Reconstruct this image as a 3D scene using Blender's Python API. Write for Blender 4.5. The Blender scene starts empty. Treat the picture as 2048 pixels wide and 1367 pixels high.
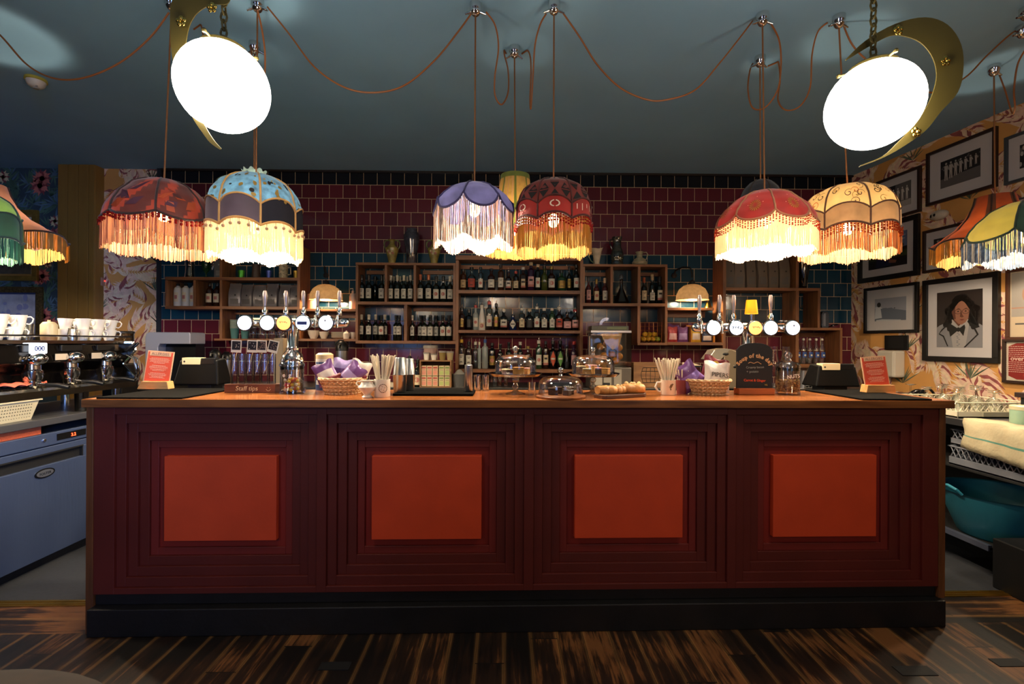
import bpy, bmesh, math, random
from mathutils import Vector, Matrix, Quaternion
random.seed(7)
SC = bpy.context.scene
COL = SC.collection
PI = math.pi
# ------------------------------------------------------------------ camera
FPX = 940.0; HC = 1.38
YAW = math.radians(0.8); ROLL = 0.005
fw = Vector((math.sin(YAW), math.cos(YAW), 0)); r0 = Vector((math.cos(YAW), -math.sin(YAW), 0)); u0 = Vector((0, 0, 1))
cr = (r0*math.cos(ROLL) + u0*math.sin(ROLL)).normalized(); cu = (u0*math.cos(ROLL) - r0*math.sin(ROLL)).normalized()
cam_d = bpy.data.cameras.new('camera'); cam = bpy.data.objects.new('camera', cam_d); COL.objects.link(cam)
cam_d.sensor_width = 36; cam_d.lens = FPX/2048*36; cam_d.clip_start = 0.05
mw = Matrix.Identity(4)
for i in range(3):
    mw[i][0] = cr[i]; mw[i][1] = cu[i]; mw[i][2] = -fw[i]
mw[2][3] = HC
cam.matrix_world = mw
cam_d.dof.use_dof = True; cam_d.dof.focus_distance = 2.9; cam_d.dof.aperture_fstop = 5.6
SC.camera = cam
# ------------------------------------------------------------------ world, daylight, exposure
SC.view_settings.view_transform = 'Standard'; SC.view_settings.look = 'None'
SC.view_settings.exposure = 1.08; SC.view_settings.gamma = 1.0; SC.view_settings.use_curve_mapping = False
W = bpy.data.worlds.new('world'); SC.world = W; W.use_nodes = True
W.node_tree.nodes['Background'].inputs[0].default_value = (0.25, 0.42, 0.9, 1); W.node_tree.nodes['Background'].inputs[1].default_value = 0.8
SC.cycles.use_denoising = True; SC.cycles.max_bounces = 7; SC.cycles.diffuse_bounces = 3; SC.cycles.glossy_bounces = 3
SC.cycles.transmission_bounces = 5; SC.cycles.transparent_max_bounces = 14; SC.cycles.sample_clamp_indirect = 4
SC.cycles.caustics_reflective = False; SC.cycles.caustics_refractive = False
def area(name, loc, target, sx, sy, power, col):
    d = bpy.data.lights.new(name, 'AREA'); d.shape = 'RECTANGLE'; d.size = sx; d.size_y = sy; d.energy = power; d.color = col
    o = bpy.data.objects.new(name, d); COL.objects.link(o); o.location = loc
    o.rotation_euler = (Vector(target)-Vector(loc)).to_track_quat('-Z', 'Y').to_euler(); return o
def point(name, loc, power, col=(1, .62, .30), r=.035):
    d = bpy.data.lights.new(name, 'POINT'); d.energy = power; d.color = col; d.shadow_soft_size = r
    o = bpy.data.objects.new(name, d); COL.objects.link(o); o.location = loc; return o
YB = 5.30; ZC = 3.286; YF = -4.6; XL = -6.3
area('daylight_left_window', (-3.3, YF+.02, 1.7), (-3.3, 5, 1.5), 1.5, 1.9, 7, (.30, .5, 1))
w_ = area('daylight_right_window', (2.6, YF+.02, 1.7), (-4.2, 3.2, 1.2), 1.5, 1.9, 10, (.22, .42, 1)); w_.data.spread = math.radians(26)
# unseen fill lights added behind the camera to brighten the bar front
point('front_fill_glow', (-2.2, -1.6, 2.3), 26, (1, .68, .40), .15)
point('front_fill_glow', (2.3, -1.6, 2.3), 26, (1, .68, .40), .15)
# ------------------------------------------------------------------ pixel -> point on a real plane
def ray(px, py): return fw + cr*((px-1024)/FPX) + cu*((683.5-py)/FPX)
CAM = Vector((0, 0, HC))
def atY(px, py, Y): d = ray(px, py); return CAM + d*(Y/d.y)
def atX(px, py, X): d = ray(px, py); return CAM + d*(X/d.x)
def atZ(px, py, Z): d = ray(px, py); return CAM + d*((Z-HC)/d.z)
c1 = atZ(1703, 352, ZC); c2 = atZ(2048, 205, ZC)
RW0 = c1.copy(); RWD = (c2-c1).normalized()               # right wall: point at back corner, direction towards the viewer
RWN = Vector((RWD.y, -RWD.x, 0)).normalized()
if RWN.x > 0: RWN = -RWN                                  # pointing into the room
def atW(px, py, off=0.0):
    d = ray(px, py); p0 = RW0 + RWN*off
    t = (p0-CAM).dot(RWN)/d.dot(RWN); return CAM + d*t
BARY = 2.262; BARR = 0.0143                                 # bar front plane is turned a little
def barY(x): return BARY + x*math.tan(BARR)
def bpt(px, py, back=0.0):                                 # point on the vertical plane 'back' metres behind the bar front
    d = ray(px, py); t = (BARY+back)/(d.y - d.x*math.tan(BARR)); return CAM + d*t
# ------------------------------------------------------------------ object helpers
def tag(o, label=None, cat=None, group=None, kind=None):
    if label: o['label'] = label
    if cat: o['category'] = cat
    if group: o['group'] = group
    if kind: o['kind'] = kind
    return o
def thing(name, label, cat, loc=(0, 0, 0), rz=0, group=None, scale=None):
    o = bpy.data.objects.new(name, None); COL.objects.link(o); o.empty_display_size = .05
    o.location = loc; o.rotation_euler = (0, 0, rz)
    if scale: o.scale = scale
    return tag(o, label, cat, group)
def obj(name, me, parent=None, loc=None, rz=0):
    o = bpy.data.objects.new(name, me); COL.objects.link(o)
    if parent: o.parent = parent
    if loc is not None: o.location = loc
    if rz: o.rotation_euler = (0, 0, rz)
    return o
def copy_tree(o, parent=None):
    kids = [c for c in TREE.get(o.name, [])]
    c = o.copy(); COL.objects.link(c)
    if parent: c.parent = parent
    TREE[c.name] = []
    for k in kids:
        n = copy_tree(k, c); TREE[c.name].append(n)
    return c
TREE = {}
def reg(root):                                             # remember a thing's children so that it can be copied
    TREE[root.name] = [o for o in bpy.data.objects if o.parent == root]
    for k in TREE[root.name]: reg(k)
    return root
class MB:
    def __init__(s): s.v = []; s.f = []; s.m = []; s.sm = []
    def add(s, vs, fs, m=0, smooth=False):
        b = len(s.v); s.v += [tuple(v) for v in vs]
        for f in fs: s.f.append([i+b for i in f]); s.m.append(m); s.sm.append(smooth)
        return s
    def box(s, x0, x1, y0, y1, z0, z1, m=0):
        vs = [(x, y, z) for z in (z0, z1) for y in (y0, y1) for x in (x0, x1)]
        return s.add(vs, [(0, 2, 3, 1), (4, 5, 7, 6), (0, 1, 5, 4), (2, 6, 7, 3), (0, 4, 6, 2), (1, 3, 7, 5)], m)
    def cbox(s, c, dx, dy, dz, m=0): return s.box(c[0]-dx/2, c[0]+dx/2, c[1]-dy/2, c[1]+dy/2, c[2]-dz/2, c[2]+dz/2, m)
    def hexa(s, b4, t4, m=0):                              # bottom ring of four, top ring of four (counter-clockwise from above)
        return s.add(list(b4)+list(t4), [(3, 2, 1, 0), (4, 5, 6, 7), (0, 1, 5, 4), (1, 2, 6, 5), (2, 3, 7, 6), (3, 0, 4, 7)], m)
    def lathe(s, prof, n=24, c=(0, 0, 0), m=0, cap0=True, cap1=True, a0=0, sq=0, axis='z', smooth=True):
        vs = []
        for (r, z) in prof:
            for i in range(n):
                a = a0 + 2*PI*i/n; ca, sa = math.cos(a), math.sin(a)
                rr = r
                if sq: rr = r*(1-sq+sq/max(abs(ca), abs(sa)))
                p = (rr*ca, rr*sa, z)
                if axis == 'y': p = (p[0], -p[2], p[1])    # axis towards the viewer (-Y)
                if axis == 'x': p = (p[2], p[0], p[1])
                vs.append((p[0]+c[0], p[1]+c[1], p[2]+c[2]))
        fs = []
        for k in range(len(prof)-1):
            for i in range(n):
                j = (i+1) % n; fs.append((k*n+i, k*n+j, (k+1)*n+j, (k+1)*n+i))
        s.add(vs, fs, m, smooth); b = len(s.v)-len(vs)
        if cap0 and prof[0][0] > 1e-5: s.f.append([b+i for i in range(n)][::-1]); s.m.append(m); s.sm.append(False)
        if cap1 and prof[-1][0] > 1e-5: s.f.append([b+(len(prof)-1)*n+i for i in range(n)]); s.m.append(m); s.sm.append(False)
        return s
    def cyl(s, c, r, h, n=20, m=0, axis='z', r2=None): return s.lathe([(r, 0), (r if r2 is None else r2, h)], n, c, m, axis=axis)
    def sph(s, c, r, n=12, m=0, sz=1, sx=1, sy=1):
        k = max(4, n//2); prof = [(max(1e-6, r*math.sin(PI*i/k)), -r*math.cos(PI*i/k)*sz) for i in range(k+1)]
        b = len(s.v); s.lathe(prof, n, (0, 0, 0), m, False, False)
        for i in range(b, len(s.v)): v = s.v[i]; s.v[i] = (v[0]*sx+c[0], v[1]*sy+c[1], v[2]+c[2])
        return s
    def tube(s, pts, r, n=6, m=0, closed=False):
        pts = [Vector(p) for p in pts]; L = len(pts); vs = []; prev = None
        for i, p in enumerate(pts):
            if closed: d = pts[(i+1) % L]-pts[i-1]
            else: d = pts[min(i+1, L-1)]-pts[max(i-1, 0)]
            if d.length < 1e-9: d = Vector((0, 0, 1))
            d.normalize()
            if prev is None:
                a = Vector((0, 0, 1)) if abs(d.z) < .9 else Vector((1, 0, 0)); x = d.cross(a).normalized()
            else:
                x = (prev - d*prev.dot(d))
                x = x.normalized() if x.length > 1e-6 else d.orthogonal().normalized()
            prev = x; y = d.cross(x)
            rr = r[i] if isinstance(r, (list, tuple)) else r
            for k in range(n): a = 2*PI*k/n; vs.append(p + x*(rr*math.cos(a)) + y*(rr*math.sin(a)))
        fs = []
        for i in range(L if closed else L-1):
            j = (i+1) % L
            for k in range(n): q = (k+1) % n; fs.append((i*n+k, i*n+q, j*n+q, j*n+k))
        if not closed: fs += [tuple(range(n))[::-1], tuple((L-1)*n+k for k in range(n))]
        return s.add(vs, fs, m, True)
    def prism(s, pts2, y0, y1, m=0, plane='xz'):           # outline extruded through its thickness
        n = len(pts2)
        if plane == 'xz': vs = [(a, y0, b) for a, b in pts2]+[(a, y1, b) for a, b in pts2]
        elif plane == 'yz': vs = [(y0, a, b) for a, b in pts2]+[(y1, a, b) for a, b in pts2]
        else: vs = [(a, b, y0) for a, b in pts2]+[(a, b, y1) for a, b in pts2]
        fs = [tuple(range(n)), tuple(range(n, 2*n))[::-1]] + [(i, n+i, n+(i+1) % n, (i+1) % n) for i in range(n)]
        return s.add(vs, fs, m)
    def patch(s, r, a0, a1, z0, z1, m=0, n=8, c=(0, 0, 0)):   # strip of a cylinder facing the viewer; angles from -Y
        vs = []
        for i in range(n+1):
            a = a0+(a1-a0)*i/n
            for z in (z0, z1): vs.append((c[0]+r*math.sin(a), c[1]-r*math.cos(a), c[2]+z))
        return s.add(vs, [(2*i, 2*i+2, 2*i+3, 2*i+1) for i in range(n)], m, True)
    def disc(s, c, r, m=0, n=16, ax='y', rz=None):
        rz = rz or r
        if ax == 'y': vs = [(c[0]+r*math.cos(2*PI*i/n), c[1], c[2]+rz*math.sin(2*PI*i/n)) for i in range(n)]
        else: vs = [(c[0]+r*math.cos(2*PI*i/n), c[1]+rz*math.sin(2*PI*i/n), c[2]) for i in range(n)]
        return s.add(vs, [tuple(range(n))], m)
    def mesh(s, me, M, m=0):
        b = len(s.v); s.v += [tuple(M @ v.co) for v in me.vertices]
        for p in me.polygons: s.f.append([i+b for i in p.vertices]); s.m.append(m); s.sm.append(False)
        return s
    def xf(s, M, start=0):
        for i in range(start, len(s.v)): s.v[i] = tuple(M @ Vector(s.v[i]))
        return s
    def build(s, name, mats, parent=None, loc=None, rz=0, bevel=0, sharp=40, fix=True):
        me = bpy.data.meshes.new(name); me.from_pydata(s.v, [], s.f)
        if not isinstance(mats, (list, tuple)): mats = [mats]
        for m in mats: me.materials.append(m)
        me.polygons.foreach_set('material_index', s.m); me.polygons.foreach_set('use_smooth', s.sm)
        if fix:
            bm = bmesh.new(); bm.from_mesh(me); bmesh.ops.recalc_face_normals(bm, faces=bm.faces); bm.to_mesh(me); bm.free()
        me.update()
        if any(s.sm): me.set_sharp_from_angle(angle=math.radians(sharp))
        o = obj(name, me, parent, loc, rz)
        if bevel:
            b = o.modifiers.new('bevel', 'BEVEL'); b.width = bevel; b.segments = 2; b.limit_method = 'ANGLE'; b.angle_limit = math.radians(50)
        return o
FONT = {}
def text_mesh(body, size, align='CENTER', extrude=0.0006, offset=0.0, shear=0):
    key = (body, size, align, extrude, offset, shear)
    if key in FONT: return FONT[key]
    c = bpy.data.curves.new('lettering', 'FONT'); c.body = body; c.size = size; c.align_x = align; c.extrude = extrude; c.offset = offset
    c.shear = shear; c.resolution_u = 3
    o = bpy.data.objects.new('lettering', c); COL.objects.link(o); bpy.context.view_layer.update()
    me = bpy.data.meshes.new_from_object(o.evaluated_get(bpy.context.evaluated_depsgraph_get()))
    bpy.data.objects.remove(o); FONT[key] = me; return me
RX = Matrix.Rotation(PI/2, 4, 'X')
def text(body, size, c, m, mb, rot=0.0, align='CENTER', tilt=0.0, offset=0.0, shear=0, face=RX, extrude=.0005):
    me = text_mesh(body, size, align, extrude, offset, shear)
    M = Matrix.Translation(c) @ Matrix.Rotation(tilt, 4, 'X') @ face @ Matrix.Rotation(rot, 4, 'Z')
    return mb.mesh(me, M, m)
# ------------------------------------------------------------------ materials
MATS = {}
def srgb(h):
    if isinstance(h, str): h = [int(h[i:i+2], 16)/255 for i in (0, 2, 4)]
    return tuple((c/12.92 if c <= .04045 else ((c+.055)/1.055)**2.4) for c in h)
def M(name, col='808080', rough=.5, metal=0, em=None, es=0, var=0, vs=8, vscale=None, spec=.5, coat=0, bump=0, bs=40, alpha=1, trl=0, sheen=0):
    if name in MATS: return MATS[name]
    m = bpy.data.materials.new(name); m.use_nodes = True; nt = m.node_tree; b = nt.nodes['Principled BSDF']
    c = srgb(col); b.inputs['Base Color'].default_value = (*c, 1); b.inputs['Roughness'].default_value = rough
    b.inputs['Metallic'].default_value = metal; b.inputs['Specular IOR Level'].default_value = spec
    if coat: b.inputs['Coat Weight'].default_value = coat; b.inputs['Coat Roughness'].default_value = .08
    if sheen: b.inputs['Sheen Weight'].default_value = sheen
    if em: b.inputs['Emission Color'].default_value = (*srgb(em), 1); b.inputs['Emission Strength'].default_value = es
    tc = nt.nodes.new('ShaderNodeTexCoord'); mp = nt.nodes.new('ShaderNodeMapping'); nt.links.new(tc.outputs['Object'], mp.inputs[0])
    if vscale: mp.inputs['Scale'].default_value = vscale
    if var:
        n = nt.nodes.new('ShaderNodeTexNoise'); n.inputs['Scale'].default_value = vs; n.inputs['Detail'].default_value = 4
        nt.links.new(mp.outputs[0], n.inputs['Vector'])
        cr_ = nt.nodes.new('ShaderNodeValToRGB'); e = cr_.color_ramp.elements
        e[0].position = .3; e[1].position = .7
        e[0].color = (*[x*(1-var) for x in c], 1); e[1].color = (*[min(1, x*(1+var)) for x in c], 1)
        nt.links.new(n.outputs['Fac'], cr_.inputs[0]); nt.links.new(cr_.outputs[0], b.inputs['Base Color'])
    if bump:
        n2 = nt.nodes.new('ShaderNodeTexNoise'); n2.inputs['Scale'].default_value = bs; n2.inputs['Detail'].default_value = 3
        nt.links.new(mp.outputs[0], n2.inputs['Vector'])
        bp = nt.nodes.new('ShaderNodeBump'); bp.inputs['Strength'].default_value = bump; bp.inputs['Distance'].default_value = .01
        nt.links.new(n2.outputs['Fac'], bp.inputs['Height']); nt.links.new(bp.outputs[0], b.inputs['Normal'])
    if trl:                                               # cloth and paper that light shines through
        t = nt.nodes.new('ShaderNodeBsdfTranslucent'); t.inputs[0].default_value = (*c, 1)
        if var: nt.links.new(cr_.outputs[0], t.inputs[0])
        mx = nt.nodes.new('ShaderNodeMixShader'); mx.inputs[0].default_value = trl
        nt.links.new(b.outputs[0], mx.inputs[1]); nt.links.new(t.outputs[0], mx.inputs[2])
        nt.links.new(mx.outputs[0], nt.nodes['Material Output'].inputs[0])
    MATS[name] = m; return m
def glass(name, tint='ffffff', gl=.95, rough=.03, base=.07):          # thin-walled glass
    if name in MATS: return MATS[name]
    m = bpy.data.materials.new(name); m.use_nodes = True; nt = m.node_tree; nt.nodes.remove(nt.nodes['Principled BSDF'])
    tr = nt.nodes.new('ShaderNodeBsdfTransparent'); tr.inputs[0].default_value = (*srgb(tint), 1)
    g = nt.nodes.new('ShaderNodeBsdfGlossy'); g.inputs['Roughness'].default_value = rough; g.inputs[0].default_value = (gl, gl, gl, 1)
    fr = nt.nodes.new('ShaderNodeLayerWeight'); fr.inputs[0].default_value = .28
    mm = nt.nodes.new('ShaderNodeMath'); mm.operation = 'MULTIPLY_ADD'; mm.inputs[1].default_value = .8; mm.inputs[2].default_value = base
    mx = nt.nodes.new('ShaderNodeMixShader'); nt.links.new(fr.outputs['Fresnel'], mm.inputs[0]); nt.links.new(mm.outputs[0], mx.inputs[0])
    nt.links.new(tr.outputs[0], mx.inputs[1]); nt.links.new(g.outputs[0], mx.inputs[2]); nt.links.new(mx.outputs[0], nt.nodes['Material Output'].inputs[0])
    MATS[name] = m; return m
def wood(name, a, b, sc=(1.5, 25, 25), rough=.45, coat=0, strength=.15):
    if name in MATS: return MATS[name]
    m = bpy.data.materials.new(name); m.use_nodes = True; nt = m.node_tree; bs = nt.nodes['Principled BSDF']; N = nt.nodes.new; L = nt.links.new
    tc = N('ShaderNodeTexCoord'); mp = N('ShaderNodeMapping'); mp.inputs['Scale'].default_value = sc; L(tc.outputs['Object'], mp.inputs[0])
    n = N('ShaderNodeTexNoise'); n.inputs['Scale'].default_value = 1.6; n.inputs['Detail'].default_value = 6; n.inputs['Distortion'].default_value = .6
    L(mp.outputs[0], n.inputs['Vector']); r = N('ShaderNodeValToRGB'); e = r.color_ramp.elements
    e[0].position = .32; e[1].position = .68; e[0].color = (*srgb(a), 1); e[1].color = (*srgb(b), 1)
    L(n.outputs['Fac'], r.inputs[0]); L(r.outputs[0], bs.inputs['Base Color']); bs.inputs['Roughness'].default_value = rough
    if coat: bs.inputs['Coat Weight'].default_value = coat; bs.inputs['Coat Roughness'].default_value = .12
    bp = N('ShaderNodeBump'); bp.inputs['Strength'].default_value = strength; bp.inputs['Distance'].default_value = .004
    L(n.outputs['Fac'], bp.inputs['Height']); L(bp.outputs[0], bs.inputs['Normal']); MATS[name] = m; return m
chrome = M('chrome', 'd8d8d8', .12, 1); steel = M('brushed_steel', 'b0b0b0', .28, 1, vscale=(1, 1, .05), bump=.05, bs=200)
brass = M('brass', 'b89a4a', .22, 1, bump=.04, bs=6); black = M('black_plastic', '0b0b0c', .35); white = M('white_china', 'e4dccb', .25, coat=.3)
matte_black = M('matte_black', '0a0a0b', .7); rubber = M('black_rubber', '060605', .95, bump=.3, bs=300, spec=.06)
G = glass('clear_glass', 'fafcfb'); G2 = glass('thick_clear_glass', 'f3f6f4', base=.22); G3 = glass('jar_glass', 'fcfdfc', base=.04); GD = glass('dome_glass', 'fafbfa', base=.13)
wh = wood('oiled_shelf_wood', '6a4024', '946038', (2, 22, 22)); wv = wood('oiled_shelf_wood_upright', '6a4024', '946038', (22, 22, 2))
wtop = wood('polished_bar_top_wood', '8a4a1e', 'b8713a', (1.2, 14, 14), .25, .5, .05)
wedge = wood('bar_top_edge_wood', '5a3116', '8c5428', (2, 20, 20), .4)
wend = wood('bar_end_wood', '4e2a12', '6e3f1c', (22, 22, 2), .5)
pine = wood('pale_wood', 'b07a40', 'd8a468', (2, 20, 20), .5); crate = wood('crate_wood', '6a4424', '94683a', (2, 15, 15), .6)
# ================================================================== THE ROOM
def WL(t): return -t.location                              # parts built in world coordinates under a placed Empty
def board_mat(name, ax, w):
    m = bpy.data.materials.new(name); m.use_nodes = True; nt = m.node_tree; b = nt.nodes['Principled BSDF']; N = nt.nodes.new; L = nt.links.new
    tc = N('ShaderNodeTexCoord'); sp = N('ShaderNodeSeparateXYZ'); L(tc.outputs['Object'], sp.inputs[0])
    a, c = (0, 1) if ax == 'y' else (1, 0)
    dv = N('ShaderNodeMath'); dv.operation = 'DIVIDE'; dv.inputs[1].default_value = w; L(sp.outputs[a], dv.inputs[0])
    fl = N('ShaderNodeMath'); fl.operation = 'FLOOR'; L(dv.outputs[0], fl.inputs[0])
    fr = N('ShaderNodeMath'); fr.operation = 'FRACT'; L(dv.outputs[0], fr.inputs[0])
    # board ends: length 1.4 m, shifted per board
    sh = N('ShaderNodeMath'); sh.operation = 'MULTIPLY_ADD'; sh.inputs[1].default_value = .617; L(fl.outputs[0], sh.inputs[0]); L(sp.outputs[c], sh.inputs[2])
    ln = N('ShaderNodeMath'); ln.operation = 'DIVIDE'; ln.inputs[1].default_value = 1.4; L(sh.outputs[0], ln.inputs[0])
    lf = N('ShaderNodeMath'); lf.operation = 'FLOOR'; L(ln.outputs[0], lf.inputs[0])
    lr = N('ShaderNodeMath'); lr.operation = 'FRACT'; L(ln.outputs[0], lr.inputs[0])
    cx = N('ShaderNodeCombineXYZ'); L(fl.outputs[0], cx.inputs[0]); L(lf.outputs[0], cx.inputs[1])
    wn = N('ShaderNodeTexWhiteNoise'); L(cx.outputs[0], wn.inputs[0])
    mp = N('ShaderNodeMapping'); mp.inputs['Scale'].default_value = (14, 1.1, 1) if ax == 'y' else (1.1, 14, 1); L(tc.outputs['Object'], mp.inputs[0])
    ad = N('ShaderNodeVectorMath'); L(mp.outputs[0], ad.inputs[0]); L(wn.outputs['Color'], ad.inputs[1])
    n = N('ShaderNodeTexNoise'); n.inputs['Scale'].default_value = 2.4; n.inputs['Detail'].default_value = 7; n.inputs['Roughness'].default_value = .7; L(ad.outputs[0], n.inputs['Vector'])
    n3 = N('ShaderNodeTexNoise'); n3.inputs['Scale'].default_value = 2.6; n3.inputs['Detail'].default_value = 3; L(tc.outputs['Object'], n3.inputs['Vector'])
    s1 = N('ShaderNodeMath'); s1.operation = 'MULTIPLY_ADD'; s1.inputs[1].default_value = .28; L(wn.outputs[0], s1.inputs[0]); L(n.outputs['Fac'], s1.inputs[2])
    s2 = N('ShaderNodeMath'); s2.operation = 'MULTIPLY_ADD'; s2.inputs[1].default_value = .9; L(n3.outputs['Fac'], s2.inputs[0]); L(s1.outputs[0], s2.inputs[2])
    r = N('ShaderNodeValToRGB'); e = r.color_ramp.elements
    e[0].position = .86; e[0].color = (*srgb('0f0a07'), 1); e[1].position = 1.6; e[1].color = (*srgb('7a4e2a'), 1)
    k = r.color_ramp.elements.new(.99); k.color = (*srgb('2e1c10'), 1)
    hv = N('ShaderNodeMath'); hv.operation = 'MULTIPLY'; hv.inputs[1].default_value = .78; L(s2.outputs[0], hv.inputs[0])
    e[0].position = .74; k.position = .90; e[len(e)-1].position = 1.0
    L(hv.outputs[0], r.inputs[0])
    # worn pale line along the board edges
    pp = N('ShaderNodeMath'); pp.operation = 'PINGPONG'; pp.inputs[1].default_value = .5; L(fr.outputs[0], pp.inputs[0])
    lt = N('ShaderNodeMapRange'); lt.inputs[1].default_value = 0; lt.inputs[2].default_value = .16; lt.inputs[3].default_value = 1; lt.inputs[4].default_value = 0; L(pp.outputs[0], lt.inputs[0])
    pw = N('ShaderNodeMath'); pw.operation = 'POWER'; pw.inputs[1].default_value = 3; L(lt.outputs[0], pw.inputs[0])
    pn = N('ShaderNodeMath'); pn.operation = 'POWER'; pn.inputs[1].default_value = 1.2; L(n.outputs['Fac'], pn.inputs[0])
    wr = N('ShaderNodeMath'); wr.operation = 'MULTIPLY'; L(pw.outputs[0], wr.inputs[0]); L(pn.outputs[0], wr.inputs[1])
    mx = N('ShaderNodeMixRGB'); L(wr.outputs[0], mx.inputs[0]); L(r.outputs[0], mx.inputs[1]); mx.inputs[2].default_value = (*srgb('c08a4c'), 1)
    lt2 = N('ShaderNodeMath'); lt2.operation = 'LESS_THAN'; lt2.inputs[1].default_value = .004; L(lr.outputs[0], lt2.inputs[0])
    lt3 = N('ShaderNodeMath'); lt3.operation = 'LESS_THAN'; lt3.inputs[1].default_value = .009; L(pp.outputs[0], lt3.inputs[0])
    om = N('ShaderNodeMath'); om.operation = 'MAXIMUM'; L(lt2.outputs[0], om.inputs[0]); L(lt3.outputs[0], om.inputs[1])
    mx2 = N('ShaderNodeMixRGB'); L(om.outputs[0], mx2.inputs[0]); L(mx.outputs[0], mx2.inputs[1]); mx2.inputs[2].default_value = (.004, .003, .002, 1)
    L(mx2.outputs[0], b.inputs['Base Color']); b.inputs['Roughness'].default_value = .42
    bp = N('ShaderNodeBump'); bp.inputs['Strength'].default_value = .25; bp.inputs['Distance'].default_value = .004; L(n.outputs['Fac'], bp.inputs['Height']); L(bp.outputs[0], b.inputs['Normal'])
    return m
STRIPY = 2.50
m = MB()
xr = 7.5
m.add([(XL, YF, 0), (xr, YF, 0), (xr, barY(xr)+.005, 0), (XL, barY(XL)+.005, 0)], [(0, 1, 2, 3)], 0)
m.add([(XL, barY(XL)+.005, 0), (xr, barY(xr)+.005, 0), (xr, STRIPY+xr*.0143, 0), (XL, STRIPY+XL*.0143, 0)], [(0, 1, 2, 3)], 1)
m.add([(XL, STRIPY+XL*.0143, 0), (xr, STRIPY+xr*.0143, 0), (xr, YB, 0), (XL, YB, 0)], [(0, 1, 2, 3)], 2)
fl = m.build('floor', [board_mat('worn_dark_floorboards', 'y', .124), board_mat('worn_floorboards_along_bar', 'x', .124), M('grey_sheet_vinyl', '35373c', .55, var=.12, vs=60, bump=.1)])
tag(fl, kind='structure')
ceil_m = M('slate_blue_ceiling_paint', '86b4d6', .8, var=.06, vs=1.2, bump=.05, bs=3)
tag(MB().box(XL, xr, YF, YB+.1, ZC, ZC+.1).build('ceiling', ceil_m), kind='structure')
# ---- tiled back wall
def tile_mat():
    m = bpy.data.materials.new('glazed_square_wall_tiles'); m.use_nodes = True; nt = m.node_tree; b = nt.nodes['Principled BSDF']; N = nt.nodes.new; L = nt.links.new
    tc = N('ShaderNodeTexCoord'); sp = N('ShaderNodeSeparateXYZ'); L(tc.outputs['Object'], sp.inputs[0])
    P = .1522
    cb = N('ShaderNodeCombineXYZ'); L(sp.outputs[0], cb.inputs[0]); L(sp.outputs[2], cb.inputs[1])
    br = N('ShaderNodeTexBrick'); br.offset = .5; br.offset_frequency = 2; br.squash = 1
    br.inputs['Scale'].default_value = 1; br.inputs['Brick Width'].default_value = P; br.inputs['Row Height'].default_value = P
    br.inputs['Mortar Size'].default_value = .0021; br.inputs['Mortar Smooth'].default_value = .1; br.inputs['Bias'].default_value = 0
    br.inputs['Color1'].default_value = (0, 0, 0, 1); br.inputs['Color2'].default_value = (1, 1, 1, 1)
    L(cb.outputs[0], br.inputs['Vector'])
    def band(edges):                                       # colour by row height
        r = N('ShaderNodeValToRGB'); r.color_ramp.interpolation = 'CONSTANT'; e = r.color_ramp.elements
        e[0].position = 0; e[0].color = (*srgb(edges[0][1]), 1); e[1].position = edges[1][0]; e[1].color = (*srgb(edges[1][1]), 1)
        for p, c in edges[2:]: k = e.new(p); k.color = (*srgb(c), 1)
        return r
    mr = N('ShaderNodeMapRange'); mr.inputs[1].default_value = 0; mr.inputs[2].default_value = P*22; L(sp.outputs[2], mr.inputs[0])
    q = 1/22
    r = band([(0, '642430'), (10*q, '1c4256'), (15*q, '642430'), (20*q, '15151c')])
    L(mr.outputs[0], r.inputs[0])
    vr = N('ShaderNodeMixRGB'); vr.blend_type = 'MULTIPLY'; vr.inputs[0].default_value = .3; L(r.outputs[0], vr.inputs[1]); L(br.outputs['Color'], vr.inputs[2])
    mx = N('ShaderNodeMixRGB'); L(br.outputs['Fac'], mx.inputs[0]); L(vr.outputs[0], mx.inputs[1]); mx.inputs[2].default_value = (*srgb('e0c498'), 1)
    L(mx.outputs[0], b.inputs['Base Color'])
    rr = N('ShaderNodeMath'); rr.operation = 'MULTIPLY_ADD'; rr.inputs[1].default_value = .6; rr.inputs[2].default_value = .14; L(br.outputs['Fac'], rr.inputs[0]); L(rr.outputs[0], b.inputs['Roughness'])
    n = N('ShaderNodeTexNoise'); n.inputs['Scale'].default_value = 9; L(tc.outputs['Object'], n.inputs['Vector'])
    s = N('ShaderNodeMath'); s.operation = 'MULTIPLY_ADD'; s.inputs[1].default_value = -1; L(br.outputs['Fac'], s.inputs[0]); L(n.outputs['Fac'], s.inputs[2])
    bp = N('ShaderNodeBump'); bp.inputs['Strength'].default_value = .25; bp.inputs['Distance'].default_value = .004; L(s.outputs[0], bp.inputs['Height']); L(bp.outputs[0], b.inputs['Normal'])
    return m
TX0 = atY(325, 500, YB).x; TX1 = RW0.x + .02
zb = atY(1000, 508, YB).z                                 # foot of the lowest plain maroon row of the upper band
TP = .1522; off_t = zb-15*TP
tw = MB().box(TX0, TX1, YB-.012-0, YB, -off_t, ZC-off_t)
o = tw.build('wall_back_tiles', tile_mat(), None, (0, 0, off_t)); tag(o, kind='structure')
tag(MB().box(XL-.1, xr, YB, YB+.1, 0, ZC).build('wall_back', M('plain_dark_wall', '2a2522', .8)), kind='structure')
tag(MB().box(XL-.1, XL, YF, YB, 0, ZC).build('wall_left', M('dark_teal_wall', '25343a', .8, var=.1)), kind='structure')
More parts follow.
